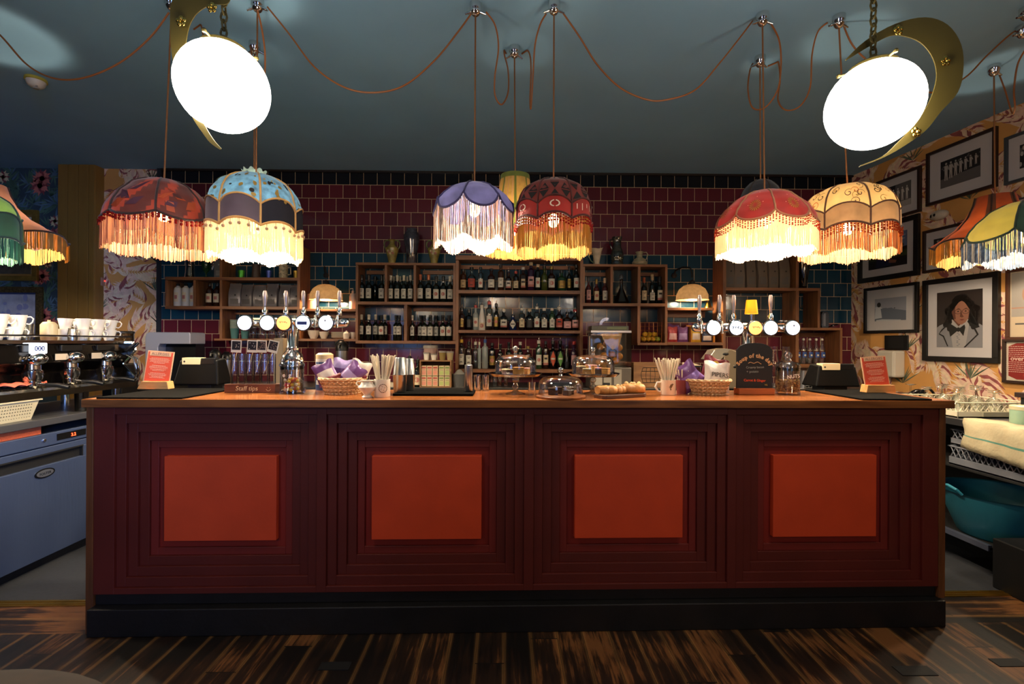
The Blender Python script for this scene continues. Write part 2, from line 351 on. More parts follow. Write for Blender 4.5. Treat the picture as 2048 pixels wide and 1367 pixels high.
# front wall with two window openings
fm = M('warm_grey_wall', '4a4038', .8, var=.05)
m = MB()
xs = [XL, -4.1, -2.5, 1.8, 3.4, xr]
for i in range(5):
    if i in (1, 3): m.box(xs[i], xs[i+1], YF-.15, YF, 0, .7); m.box(xs[i], xs[i+1], YF-.15, YF, 2.7, ZC)
    else: m.box(xs[i], xs[i+1], YF-.15, YF, 0, ZC)
tag(m.build('wall_front', fm), kind='structure')
for i, x0 in enumerate((-4.1, 1.8)):
    m = MB(); x1 = x0+1.6
    for a, b_, c, d in ((x0, x0+.06, .7, 2.7), (x1-.06, x1, .7, 2.7), (x0+.06, x1-.06, .7, .76), (x0+.06, x1-.06, 2.64, 2.7), (x0+.77, x0+.83, .76, 2.64), (x0+.06, x0+.77, 1.97, 2.02), (x0+.83, x1-.06, 1.97, 2.02)):
        m.box(a, b_, YF-.12, YF-.06, c, d, 0)
    m.box(x0+.06, x1-.06, YF-.092, YF-.088, .76, 2.64, 1)
    tag(m.build('window_%d' % (i+1), [M('white_window_paint', 'd8d2c8', .5), G]), kind='structure')
# tile edge trims
tag(MB().box(atY(317, 500, YB).x, TX0, YB-.03, YB, 0, ZC).build('trim_1', M('dark_grey_trim', '23242a', .5)), kind='structure')
tag(MB().box(TX0, TX1, YB-.035, YB-.012, atY(1000, 349, YB).z, ZC).build('trim_2', M('dark_brown_trim', '1c130d', .5)), kind='structure')
# ---- wallpapers: leaves drawn as thin shapes in the wall's own mesh
def leafshape(m, O, U, V, Nn, p, a, l, w, mi, rect, lift, curl=0.0):
    # pointed leaflet from p along angle a
    pts = []
    for t, s in ((0, 0), (.3, 1), (.65, .8), (1, 0), (.65, -.35), (.3, -.5)):
        aa = a+curl*t; x = p[0]+l*t*math.cos(aa)-w*s*math.sin(aa); y = p[1]+l*t*math.sin(aa)+w*s*math.cos(aa)
        x = min(max(x, rect[0]), rect[1]); y = min(max(y, rect[2]), rect[3]); pts.append(O+U*x+V*y+Nn*lift)
    m.add(pts, [(0, 1, 2, 3, 4, 5)], mi)
def plume(m, fr, rnd, u, v, a, L, rect):
    O, U, V, Nn = fr; k = rnd.uniform(-1.6, 1.6); x, y = u, v; n = 15; lift = rnd.uniform(.0004, .0022)
    for i in range(n):
        t = i/(n-1); aa = a+k*t; x += L/n*math.cos(aa); y += L/n*math.sin(aa)
        ll = L*(.42*math.sin(PI*min(1, .18+t*.8))+.05)
        for s in (1, -1):
            r = rnd.random()
            mi = 1 if r < .48 else (2 if r < .68 else 3)
            if (x < rect[0]-.1 or x > rect[1]+.1 or y < rect[2]-.1 or y > rect[3]+.1): continue
            leafshape(m, O, U, V, Nn, (x, y), aa+s*(.95-.35*t), ll*rnd.uniform(.8, 1.1), s*ll*.12, mi, rect, lift+i*.00001, -s*.35)
def tropical(fr, rect, seed, skip=None, name='wall', pitch=.2):
    rnd = random.Random(seed); m = MB(); O, U, V, Nn = fr
    m.add([O+U*rect[0]+V*rect[2], O+U*rect[1]+V*rect[2], O+U*rect[1]+V*rect[3], O+U*rect[0]+V*rect[3]], [(0, 1, 2, 3)], 0)
    nu = int((rect[1]-rect[0])/pitch)+2; nv = int((rect[3]-rect[2])/(pitch*.8))+2
    for j in range(nv):
        for i in range(nu):
            u = rect[0]+(i-.5+.5*(j % 2))*pitch+rnd.uniform(-.06, .06); v = rect[2]+(j-.3)*pitch*.8+rnd.uniform(-.06, .06)
            if (i*7+j*3) % 6 == 0:
                for q in range(9):
                    leafshape(m, O, U, V, Nn, (u, v), PI/2+rnd.uniform(-1.1, 1.1), rnd.uniform(.12, .22), .008, 4, rect, .0025)
                continue
            plume(m, fr, rnd, u, v, rnd.choice([.5, 2.4, 1.2, 1.9, -.5, 3.5])+rnd.uniform(-.3, .3), rnd.uniform(.32, .48), rect)
    return m
WPM = [M('ochre_wallpaper', 'cc9450', .7, var=.12, vs=3), M('pale_pink_leaf_print', 'dcb9a2', .7, var=.15, vs=20), M('plum_leaf_print', '8d4a4a', .7, var=.2, vs=20),
       M('cream_leaf_print', 'e0c9a8', .7, var=.12, vs=20), M('grey_green_leaf_print', '5b6650', .7, var=.2, vs=20)]
xa = atY(205, 500, YB).x; xb = atY(317, 500, YB).x
fr = (Vector((0, YB-.001, 0)), Vector((1, 0, 0)), Vector((0, 0, 1)), Vector((0, -1, 0)))
tag(tropical(fr, (xa, xb, .5, ZC), 3).build('wall_back_wallpaper', WPM, fix=False), kind='structure')
fr = (RW0.copy().to_3d(), RWD, Vector((0, 0, 1)), RWN); fr[0].z = 0
tag(tropical(fr, (0, 3.7, .8, ZC), 5, pitch=.23).build('wall_right', WPM, fix=False), kind='structure')
m = MB(); p = fr[0]
q = [p-RWN*.1, p+RWD*10.2-RWN*.1, p+RWD*10.2-RWN*.002, p-RWN*.002]
m.hexa([(v.x, v.y, 0) for v in q], [(v.x, v.y, ZC) for v in q])
tag(m.build('wall_right_backing', M('ochre_plain_wall', '8a6a3a', .8)), kind='structure')
# dark floral paper at the far left
def floral():
    rnd = random.Random(11); m = MB(); O = Vector((0, YB-.001, 0)); U = Vector((1, 0, 0)); V = Vector((0, 0, 1)); Nn = Vector((0, -1, 0))
    x0, x1 = XL, atY(135, 500, YB).x; rect = (x0, x1, .3, ZC)
    m.add([O+U*x0+V*.3, O+U*x1+V*.3, O+U*x1+V*ZC, O+U*x0+V*ZC], [(0, 1, 2, 3)], 0)
    for i in range(420):
        u, v = rnd.uniform(x0, x1), rnd.uniform(.9, ZC); a = rnd.uniform(0, 6.3)
        for k in range(rnd.choice((3, 5))): leafshape(m, O, U, V, Nn, (u, v), a+k*.35, rnd.uniform(.08, .2), .014, rnd.choice((1, 1, 2)), rect, .0005+i*.000004)
    for i in range(34):
        u, v = rnd.uniform(x0+.1, x1-.1), rnd.uniform(.9, ZC-.05); R = rnd.uniform(.05, .12); c = rnd.choice((3, 3, 3, 4))
        for q in range(4):
            for k in range(11): leafshape(m, O, U, V, Nn, (u, v), k*.571+q*.3, R*(1-.22*q), R*.2, c if (k+q) % 3 else 5, rect, .0024+q*.0003)
    return m.build('wall_left_back_wallpaper', [M('ink_blue_wallpaper', '2c3c46', .7, var=.2, vs=6), M('dark_leaf_print', '44604c', .7, var=.3), M('blue_leaf_print', '4c6474', .7, var=.3),
        M('coral_flower_print', 'b8685a', .7, var=.2, vs=30), M('cream_flower_print', 'c0ae86', .7, var=.2, vs=30), M('deep_rose_print', '7a3238', .7)], fix=False)
tag(floral(), kind='structure')
# ---- olive boarded pillar: front face and the side facing the bar
pf = atZ(115, 328, ZC); pr = atZ(188, 329, ZC); PYF = (pf.y+pr.y)/2
m = MB(); x0, x1 = atY(115, 400, PYF).x, atY(189, 400, PYF).x; n = 0
bx = [atY(p, 400, PYF).x for p in (115, 135, 156, 177, 189)]
m.box(x0, x1, PYF+.012, YB, 0, ZC, 0)
for a, b_ in zip(bx, bx[1:]): m.box(a+.004, b_-.004, PYF, PYF+.014, 0, ZC, 0)
o = m.build('trim_3', M('olive_boarding_paint', '86622a', .42, var=.08, vs=5, vscale=(3, 3, .6)), bevel=.002); tag(o, kind='structure')
PX1 = x1
# brass threshold strip between the boards and the vinyl
m = MB(); xs2 = (-4.6, 4.3); w = .055
for a, b_, z in ((0, w, .004), (.012, .02, .007), (.034, .042, .007)):
    q = [(xs2[0], STRIPY+xs2[0]*.0143+a, 0), (xs2[1], STRIPY+xs2[1]*.0143+a, 0), (xs2[1], STRIPY+xs2[1]*.0143+b_, 0), (xs2[0], STRIPY+xs2[0]*.0143+b_, 0)]
    m.hexa(q, [(x, y, z) for x, y, _ in q])
tag(m.build('trim_4', M('worn_brass_strip', 'b8903c', .35, 1, var=.2)), kind='structure')

# ================================================================== THE BAR
Zt = 1.105
bar = thing('bar_counter', 'long maroon panelled bar with oiled wooden top and black plinth', 'bar counter', (0, BARY, 0), BARR)
# local frame: x along the front, y behind the front, z up
def bx_(px, py=1000): 
    p = bpt(px, py); return (p.x)/math.cos(BARR)
XA, XB = bx_(187), bx_(1877)
mar = M('maroon_paint', '561810', .5, var=.12, vs=4, bump=.06, bs=60); bur = M('burgundy_paint', '6e1e17', .5, var=.1, vs=5, bump=.04, bs=60)
red = M('brick_red_paint', 'cc4420', .45, var=.08, vs=6, bump=.04, bs=60); dred = M('deep_red_paint', '7d1d12', .5, var=.1, vs=5); blk = M('scuffed_black_paint', '0d0b0c', .5, var=.5, vs=9, bump=.1)
bays = [(228, 633), (652, 1048), (1067, 1455), (1472, 1846)]
bays = [(bx_(a), bx_(b)) for a, b in bays]
z0b, z1b, zm0, zm1 = .212, 1.030, .184, Zt-.038
m = MB(); D = .075
e = [XA]+[v for b_ in bays for v in b_]+[XB]
for i in range(0, len(e), 2): m.box(e[i], e[i+1], 0, D, zm0, zm1)
for a, b_ in bays: m.box(a, b_, 0, D, zm0, z0b); m.box(a, b_, 0, D, z1b, zm1)
m.box(XA, XB, D, D+.02, .0, zm1)
m.build('front_frame', mar, bar, bevel=.0015)
for a, b_ in bays:
    z0, z1 = z0b, z1b; s = .044; d = .014; x0, x1 = a, b_; y = 0
    m = MB()
    for k in range(3):
        y += d
        m.box(x0, x0+s, y, D, z0, z1); m.box(x1-s, x1, y, D, z0, z1); m.box(x0+s, x1-s, y, D, z0, z0+s); m.box(x0+s, x1-s, y, D, z1-s, z1)
        x0 += s; x1 -= s; z0 += s; z1 -= s
    pn = m.build('stepped_moulding', mar, bar, bevel=.0015)
    m = MB(); y += d*.8; s = .036
    m.box(x0, x0+s, y, D, z0, z1); m.box(x1-s, x1, y, D, z0, z1); m.box(x0+s, x1-s, y, D, z0, z0+s); m.box(x0+s, x1-s, y, D, z1-s, z1)
    m.build('burgundy_moulding', bur, bar, bevel=.002)
    x0 += s; x1 -= s; z0 += s; z1 -= s
    m = MB(); m.box(x0, x1, y+.012, D, z0, z1, 0); m.build('recessed_panel', dred, bar)
    s = .038; m = MB(); m.box(x0+s, x1-s, y-.018, y+.012, z0+s, z1-s, 0)
    m.build('raised_panel', red, bar, bevel=.002)
m = MB(); m.box(XA-.0, XB, .012, .09, .128, zm0, 0); m.box(XA-.005, XB+.012, -.03, .06, .0, .128, 0)
m.build('plinth', blk, bar, bevel=.004)
for x0, x1 in ((XA-.032, XA), (XB, XB+.032)):
    MB().box(x0, x1, -.004 if x0 < 0 else -.004, .42, 0 if x0 < 0 else .128, zm1, 0).build('end_panel', wend, bar, bevel=.002)
TA, TB = bx_(175, 800), bx_(1897, 806)
m = MB(); m.box(TA, TB, -.035, .43, Zt-.038, Zt-.002, 0); m.build('top_edge', wedge, bar, bevel=.003)
m = MB(); m.box(TA+.002, TB-.002, -.033, .428, Zt-.002, Zt, 0); m.build('bar_top', wtop, bar)
# staff side: lower steel worktop behind the bar top, carried by a carcass
m = MB(); m.box(XA+.02, XB-.02, .43, .78, .86, .9, 0); m.build('back_worktop', M('dark_steel_top', '3a3a3c', .35, .8), bar)
MB().box(XA+.02, XB-.02, .46, .74, .0, .86, 0).build('back_carcass', matte_black, bar)
def topY(px, py): return atZ(px, py, Zt)
# ================================================================== BACK SHELVING
YS = 5.03                                                  # front edges of the wall shelving
YW = YB-.012
def sx(px, py=600): return atY(px, py, YS).x
def sz(py, px=1024): return atY(px, py, YS).z
def shelf_unit(name, label, planks, rails=(), back=None, cat='shelf', ups=()):
    xs_ = [p[0] for p in planks]; t = thing(name, label, cat, (sx(sum(xs_)/len(xs_)), YS+.13, min(sz(p[3], p[0]) for p in planks)))
    for (a, b_, c, d) in planks:
        z1, z0 = sz(c, (a+b_)/2), sz(d, (a+b_)/2); x0, x1 = sx(a, (c+d)/2), sx(b_, (c+d)/2)
        hor = (x1-x0) > (z1-z0)
        MB().box(x0, x1, YS+(0 if hor else .001), YW, z0, z1).build('shelf_board' if hor else 'upright', wh if hor else wv, t, WL(t), bevel=.002)
    for (a, b_, c, d) in rails:
        MB().box(sx(a), sx(b_), YW-.03, YW-.004, sz(d, a), sz(c, a)).build('back_rail', wh, t, WL(t), bevel=.002)
    return t
shelf_unit('wall_shelf', 'open wooden box shelving at far left holding syrup bottles and coffee bags',
    [(330, 600, 554, 560), (330, 600, 612, 618), (428, 600, 677, 681), (330, 335, 560, 612), (386, 391, 560, 612), (439, 444, 495, 554), (439, 444, 560, 612), (439, 444, 618, 677), (594, 600, 490, 677), (439, 594, 490, 496)], [(444, 594, 564, 572), (444, 594, 620, 626)])
shelf_unit('wall_shelf', 'lamp bay shelves between the left coffee shelving and the wine shelving',
    [(600, 711, 617, 622), (600, 711, 677, 682)], [(600, 711, 622, 633)])
shelf_unit('wine_shelf', 'wooden wine shelving with two rows of bottles left of the spirits',
    [(711, 911, 525, 530), (711, 911, 603, 609), (711, 911, 681, 687), (711, 716, 530, 681), (769, 774, 530, 603), (827, 832, 530, 603), (808, 814, 609, 681), (906, 911, 530, 681)],
    [(720, 769, 534, 542), (838, 906, 534, 542), (818, 906, 611, 619)])
shelf_unit('spirit_shelf', 'tall wooden centre shelving with three rows of spirit bottles',
    [(911, 1166, 511, 520), (917, 1160, 580, 587), (917, 1160, 660, 666), (917, 1160, 738, 745), (911, 917, 520, 750), (1160, 1166, 520, 750)],
    [(917, 1160, 668, 674), (917, 1160, 523, 531)])
shelf_unit('wine_shelf', 'small wooden shelving right of the spirits with rose wine, decanter and lemon box',
    [(1166, 1335, 528, 533), (1166, 1335, 606, 612), (1275, 1335, 685, 690), (1166, 1170, 533, 606), (1221, 1226, 533, 606), (1275, 1281, 533, 685), (1330, 1335, 533, 685)],
    [(1170, 1221, 538, 546), (1281, 1330, 538, 546)])
shelf_unit('wall_shelf', 'lamp bay shelves right of the lemon box holding crisp packets',
    [(1335, 1428, 615, 620), (1335, 1446, 684, 690)], [(1335, 1428, 620, 632)])
shelf_unit('wall_shelf', 'stepped wooden shelving at far right holding dark coffee bags and bottles',
    [(1446, 1452, 505, 750), (1452, 1640, 575, 581), (1592, 1598, 505, 575), (1592, 1598, 581, 735), (1636, 1641, 581, 655), (1598, 1685, 655, 660), (1680, 1685, 660, 728), (1598, 1685, 728, 735), (1446, 1598, 499, 505), (1452, 1592, 655, 660)],
    [(1600, 1680, 664, 672)])
# mirror glints aside, everything on the shelves is a thing of its own
YI = 5.13
ORD = ['leftmost', 'second', 'third', 'fourth', 'fifth', 'sixth', 'seventh', 'eighth', 'ninth', 'tenth', 'eleventh', 'twelfth', 'thirteenth', 'fourteenth', 'fifteenth', 'sixteenth', 'seventeenth', 'eighteenth']
def place(n): return 'leftmost' if n == 0 else ORD[n]+' from left'
BG = {'dark': M('dark_green_bottle_glass', '0c120c', .07, spec=.7), 'brown': M('brown_bottle_glass', '2a1207', .07, spec=.7), 'amber': M('amber_spirit', '3c1f08', .08, spec=.7),
      'clear': glass('bottle_clear_glass', 'cfd8d4'), 'green': M('green_bottle_glass', '1f3a22', .07, spec=.7), 'ygreen': M('yellow_green_bottle_glass', '3c4418', .08), 'purple': M('violet_bottle_glass', '33182f', .07, spec=.7),
      'black': M('black_bottle_glass', '050506', .06, spec=.7), 'blue': M('blue_bottle_glass', '12204a', .07, spec=.7), 'white': M('white_bottle', 'd8d0c4', .25), 'frost': M('frosted_bottle_glass', '8f9690', .4),
      'pink': glass('pink_spirit_glass', 'b89490'), 'rose': M('rose_wine_glass', '4a1a16', .08, spec=.7), 'honey': glass('honey_spirit_glass', 'c08a40')}
LB = {'w': M('white_paper_label', 'cfc6b4', .6), 't': M('tan_paper_label', 'b5966a', .6), 'c': M('cream_paper_label', 'd3bf98', .6), 'r': M('red_paper_label', 'a03a28', .6), 'k': M('black_paper_label', '141210', .5),
      'o': M('orange_label', 'c8502a', .5), 'g': M('green_label', '5d8a3a', .5), 'p': M('pink_paper_label', 'cf9a92', .6), 'gold': M('gold_foil', '8a7038', .4, .7), 'b': M('blue_label', '2a4a8c', .5)}
ink = M('label_ink', '2a211c', .6); inkr = M('red_label_ink', 'b06a5c', .6)
CP = {'k': M('black_capsule', '0e0d0d', .35), 'w': M('white_capsule', 'cfc4ae', .4), 'r': M('red_capsule', 'a3261c', .35), 'o': M('copper_capsule', 'b05a2e', .35), 'y': M('yellow_capsule', 'd0a628', .4), 'b': M('blue_capsule', '2c4f8c', .4),
      'cork': M('pale_cork', 'c9b18c', .7), 's': steel, 'gold': LB['gold'], 'c': glass('capsule_glass', 'd8d8d8')}
BT = {}
def bottle(px, Y, zb_, top, wpx, glass_, lab, cap, style='spirit', pour=0, ink_=None, label='', group=None, lz=None, botpy=None, name=None, cat='bottle'):
    b0 = atY(px, 640, Y); x = b0.x; z0 = zb_
    h = atY(px, top, Y).z - z0; r = wpx/2*Y/FPX
    key = (round(h, 2), round(r, 3), glass_, lab, cap, style, pour, ink_)
    t = thing(name or ('wine_bottle' if style in ('wine', 'burg') else 'spirit_bottle'), label, cat, (x, Y, z0), 0, group)
    if key in BT:
        for n, me in BT[key]: obj(n, me, t)
        return t
    out = []
    H = h - (.035 if pour else 0)
    sh = {'wine': (.60, .72), 'burg': (.5, .74), 'spirit': (.60, .74), 'square': (.66, .74), 'squat': (.62, .76), 'cone': (.38, .86), 'tall': (.72, .80), 'round': (.55, .72)}[style]
    rn = min(.0165, r*.42); k = .94 if cap != 'none' else 1
    prof = [(r*.8, 0), (r, .006), (r, H*sh[0])]
    for i in range(1, 6):
        t_ = i/5; s_ = .5-.5*math.cos(PI*t_); prof.append((r+(rn-r)*s_, H*(sh[0]+(sh[1]-sh[0])*t_)))
    prof += [(rn, H*.9), (rn*1.15, H*.905), (rn*1.15, H*.93)]
    if style == 'cone': prof = [(r*.9, 0), (r, .01), (r*.98, H*.3), (r*.75, H*.55), (rn, H*.85), (rn, H*.93)]
    sq = .75 if style in ('square',) else 0
    m = MB(); m.lathe(prof, 20 if not sq else 24, sq=0 if not sq else .28, a0=PI/4 if sq else 0); o = m.build('glass_body', BG[glass_], t, sharp=60); out.append(('glass_body', o.data))
    if lab:
        zl0, zl1 = lz if lz else (.14, .5)
        zl0 *= H; zl1 *= H; m = MB(); rr = r*(1.012 if not sq else 1.05)
        if style == 'cone': rr = r*.99; zl0 = .06*H; zl1 = .3*H
        A = .95; m.patch(rr, -A, A, zl0, zl1, 0, 10)
        dz = zl1-zl0; rr += .0007
        kk = ink_ or 'lines'
        if 'lines' in kk:
            for q, wq in ((.8, .5), (.66, .34), (.2, .45), (.28, .3)): m.patch(rr, -wq, wq, zl0+dz*q, zl0+dz*(q+.05), 1, 5)
        if 'seal' in kk:
            n = 14; m.add([(rr*math.sin(.55*math.cos(2*PI*i/n)), -rr*math.cos(.55*math.cos(2*PI*i/n))-.0012, zl0+dz*.5+.55*rr*math.sin(2*PI*i/n)) for i in range(n)], [tuple(range(n))], 2)
        if 'band' in kk: m.patch(rr, -A, A, zl0, zl0+dz*.22, 2, 8); m.patch(rr, -.5, .5, zl0+dz*.55, zl0+dz*.75, 1, 5)
        if 'dia' in kk:
            m.add([(rr*math.sin(a), -rr*math.cos(a)-.0005, zl0+z*dz) for a, z in ((-.6, .5), (0, -.02), (.6, .5), (0, 1.02))], [(0, 1, 2, 3)], 1)
            m.patch(rr+.0006, -.42, .42, zl0+dz*.44, zl0+dz*.56, 3, 4)
        o = m.build('paper_label', [LB[lab], ink, inkr, LB['w']], t, fix=False); out.append(('paper_label', o.data))
    m = MB(); rc = rn*1.28
    if cap != 'none':
        if style in ('wine', 'burg'): m.lathe([(rn*1.12, H*.80), (rn*1.18, H*.93), (rn*1.25, H*.94), (rn*1.25, H*.985), (rn*1.1, H)], 14)
        else: m.lathe([(rc, H*.89), (rc, H), (rc*.8, H+.002)], 14)
        o = m.build('capsule', CP[cap], t); out.append(('capsule', o.data))
    if pour:
        m = MB(); m.lathe([(rn*.8, H), (rn*.9, H+.006), (rn*.4, H+.01)], 10); m.tube([(0, 0, H+.008), (0, 0, H+.022), (.004, 0, H+.036)], .0028, 6)
        o = m.build('pourer', chrome, t); out.append(('pourer', o.data))
    BT[key] = out; return t
def row7(cx): return 900+cx/5.257
def top_(py, a, b_): return sz(py, (a+b_)/2)+.0004
zt1, zt2, zt3 = top_(580, 917, 1160), top_(660, 917, 1160), top_(738, 917, 1160)
def rowtop(cy): return 500+cy/5.257
R1 = [(138, 200, 66, 'amber', 't', 'k', 'tall', 0, None, 'amber bottle with tan label'), (225, 180, 86, 'clear', 'r', 'k', 'round', 0, 'lines', 'clear decanter bottle with red label'), (320, 178, 56, 'clear', 'w', 'k', 'tall', 0, 'seal', 'slim clear bottle with white label'),
      (432, 195, 78, 'brown', 'w', 'c', 'squat', 0, 'lines', 'broad brown bottle with big white label'), (532, 155, 66, 'amber', 'w', 'k', 'tall', 0, 'lines', 'amber bottle with tall white label'), (612, 185, 64, 'honey', 'w', 'c', 'spirit', 1, 'band', 'honey coloured bottle with white label'),
      (690, 190, 60, 'honey', 'c', 'r', 'tall', 1, 'lines', 'honey coloured bottle with red pourer collar'), (766, 182, 74, 'brown', 'c', 'w', 'square', 0, 'band', 'square brown bottle with cream and red label'), (848, 130, 74, 'purple', 'p', 'cork', 'tall', 0, 'band', 'tall violet bottle with cork stopper'),
      (920, 150, 56, 'dark', 'w', 'cork', 'tall', 0, 'seal', 'slim dark bottle with white label and cork'), (990, 135, 66, 'ygreen', None, 'k', 'spirit', 1, None, 'yellow green bottle without paper label'), (1065, 175, 78, 'brown', 'w', 'gold', 'spirit', 0, 'seal', 'brown bottle with long white label and gold cap'),
      (1170, 215, 92, 'green', 'gold', 'k', 'squat', 0, 'lines', 'squat green bottle with gold label'), (1250, 172, 50, 'dark', 'gold', 'k', 'wine', 0, None, 'slim dark bottle with gold label'), (1325, 155, 64, 'dark', 'w', 'k', 'spirit', 0, 'seal', 'dark bottle with round pale label')]
R2 = [(125, 570, 66, 'brown', 'gold', 'k', 'square', 1, 'lines', 'square brown bottle with gold label'), (200, 625, 72, 'black', 'k', 'k', 'square', 0, None, 'square black bottle with black label'), (270, 545, 60, 'frost', 'w', 'r', 'spirit', 1, 'seal', 'frosted bottle with white crest'),
      (335, 545, 76, 'white', 'c', 'w', 'cone', 1, 'seal', 'white conical bottle'), (412, 505, 68, 'clear', 'w', 'r', 'tall', 1, 'seal', 'clear bottle with tall red cap'), (485, 530, 58, 'dark', 'gold', 'k', 'spirit', 1, 'seal', 'dark bottle with small gold label'),
      (565, 620, 82, 'black', 'w', 'w', 'spirit', 0, 'band', 'black bottle with flag collar'), (660, 645, 84, 'blue', 'k', 'k', 'squat', 1, 'diaw', 'squat dark bottle with white diamond label'), (755, 575, 66, 'clear', 'c', 'w', 'tall', 1, 'lines', 'clear bottle with cream label and pourer'),
      (835, 620, 80, 'black', 'k', 'cork', 'squat', 0, None, 'squat black bottle with cork'), (912, 560, 64, 'clear', 'w', 'w', 'tall', 1, 'seal', 'slim clear bottle with crest label'), (990, 610, 68, 'clear', 'w', 'w', 'tall', 0, None, 'clear bottle with plain white collar'),
      (1072, 610, 64, 'green', 'w', 'w', 'tall', 0, 'lines', 'green bottle with white label'), (1147, 565, 76, 'pink', 'r', 'w', 'spirit', 1, 'band', 'pink bottle with red and white label'), (1232, 620, 92, 'honey', 'p', 'k', 'squat', 1, 'lines', 'squat honey bottle with wide pink label'),
      (1315, 590, 78, 'clear', 'p', 'r', 'spirit', 1, 'band', 'clear bottle with pink and red label')]
R3 = [(122, 905, 68, 'clear', 'w', 'y', 'tall', 1, 'lines', 'clear bottle with yellow cap'), (200, 930, 68, 'clear', 'w', 'k', 'tall', 1, 'lines', 'clear bottle with white label and dark cap'), (270, 930, 60, 'clear', None, 'w', 'square', 1, None, 'clear unlabelled square bottle'),
      (310, 930, 40, 'frost', None, 'w', 'tall', 1, None, 'slim frosted bottle'), (370, 905, 64, 'frost', None, 'b', 'tall', 1, None, 'frosted bottle with blue cap'), (445, 975, 70, 'black', 'gold', 'k', 'tall', 0, 'seal', 'black bottle with gold crest label'),
      (530, 985, 60, 'dark', 'k', 'k', 'wine', 0, None, 'dark bottle behind the glass dome'), (620, 965, 62, 'dark', 'gold', 'k', 'wine', 0, None, 'dark bottle with gold collar label'), (740, 965, 60, 'dark', 'k', 'w', 'spirit', 0, None, 'dark bottle with white cap'),
      (822, 1010, 72, 'brown', 'k', 'gold', 'squat', 0, None, 'squat brown bottle'), (935, 915, 66, 'green', 'w', 'w', 'tall', 1, 'seal', 'green bottle with white label and white cap'), (1008, 955, 62, 'brown', 'c', 'k', 'tall', 0, 'band', 'brown bottle with cream and red label'),
      (1083, 920, 80, 'black', 'k', 'k', 'spirit', 1, 'diao', 'black bottle with orange diamond label'), (1160, 920, 76, 'black', 'k', 'k', 'spirit', 1, 'diag', 'black bottle with green diamond label'), (1230, 995, 62, 'dark', 'k', 'c', 'cone', 0, None, 'small dark conical bottle'),
      (1302, 960, 66, 'purple', 'p', 'r', 'spirit', 0, 'seal', 'violet bottle with pink label and red cap')]
for R, zs, nm in ((R1, zt1, 'top spirit shelf'), (R2, zt2, 'middle spirit shelf'), (R3, zt3, 'bottom spirit shelf')):
    for i, (cx, cy, w, g, l, c, st, po, ik, look) in enumerate(R):
        dia = None
        if ik and ik.startswith('dia'): dia = ik[3]; ik = 'none'
        b_ = bottle(row7(cx), YI+random.uniform(-.015, .015), zs, rowtop(cy), w/5.257, g, l, c, st, po, ik, '%s, %s, %s' % (look, place(i), nm), 'spirit bottles on the '+nm, lz=(.22, .6) if dia else None)
        if dia:
            r_ = w/5.257/2*YI/FPX*1.03; h_ = atY(row7(cx), rowtop(cy), YI).z-zs; m = MB()
            nn = 10; vs_ = [(r_*math.sin(a), -r_*math.cos(a)-.0008, h_*(.33+s_*.25*(1-abs(a)/.8))) for a in [-.8+1.6*q/nn for q in range(nn+1)] for s_ in (-1, 1)]; m.add(vs_, [(2*q, 2*q+2, 2*q+3, 2*q+1) for q in range(nn)], 0); m.patch(r_+.0012, -.5, .5, h_*.30, h_*.355, 1, 4)
            m.build('diamond_label', [{'w': LB['w'], 'o': LB['o'], 'g': LB['g']}[dia], LB['w'] if dia != 'w' else ink], b_, fix=False)
# wine bottles
def row5(cx): return 700+cx/5.258
def wine(cx, ctop, zs, w, lab, cap, look, where, n, Y=YI, ink_='lines', g='dark', lz=None, back=False, ox=700, sc_=5.258, oy=440, st='wine'):
    bottle(ox+cx/sc_, Y, zs, oy+ctop/sc_, w/sc_, g, lab, cap, st, 0, ink_, '%s, %s %s' % (look, place(n), where), 'wine bottles on the wall shelves', lz=lz)
zw1, zw2 = top_(603, 711, 911), top_(681, 711, 911)
for n, cx in enumerate((122, 198, 262, 332)):
    wine(cx, 575 if n != 2 else 590, zw1, 66, 'w' if n != 2 else None, 'k', 'dark wine bottle with black capsule', 'in the top left wine box', n, Y=YI+(.1 if n == 2 else 0))
for n, cx in enumerate((428, 495, 565, 635)):
    wine(cx, 580, zw1, 58, 'w', 'w', 'white capped wine bottle in front row', 'of the top middle wine box', n)
for n, cx in enumerate((455, 525, 600)):
    wine(cx, 590, zw1, 52, 'w', 'w', 'white capped wine bottle in back row', 'of the top middle wine box', n, Y=YI+.085)
for n, (cx, cap, ik) in enumerate(((738, 'o', 'lines'), (825, 'o', 'lines'), (905, 'k', 'seal'), (980, 'k', 'seal'), (1052, 'w', 'lines'))):
    wine(cx, 572 if n < 2 else 590, zw1, 68, 'w', cap, ('copper capped wine bottle', 'copper capped wine bottle', 'black capped bottle with red seal label', 'black capped bottle with red seal label', 'pale capped wine bottle')[n], 'in the top right wine box', n, ink_=ik)
for n, (cx, ik, cap, Y) in enumerate(((120, 'lines', 'w', YI), (200, 'lines', 'w', YI), (270, 'lines', 'w', YI+.07), (332, 'seal', 'k', YI), (368, 'lines', 'w', YI+.085), (485, 'lines', 'k', YI+.085), (518, 'lines', 'k', YI))):
    wine(cx, 992 if cap == 'w' else 1000, zw2, 62, 'w', cap, ['white capped wine bottle', 'white capped wine bottle', 'white capped bottle standing back', 'black capped bottle with red seal label', 'white capped bottle standing back', 'dark wine bottle standing back', 'dark wine bottle with tall label'][n], 'in the bottom left wine box', n, Y=Y, ink_=ik, lz=(.24, .56))
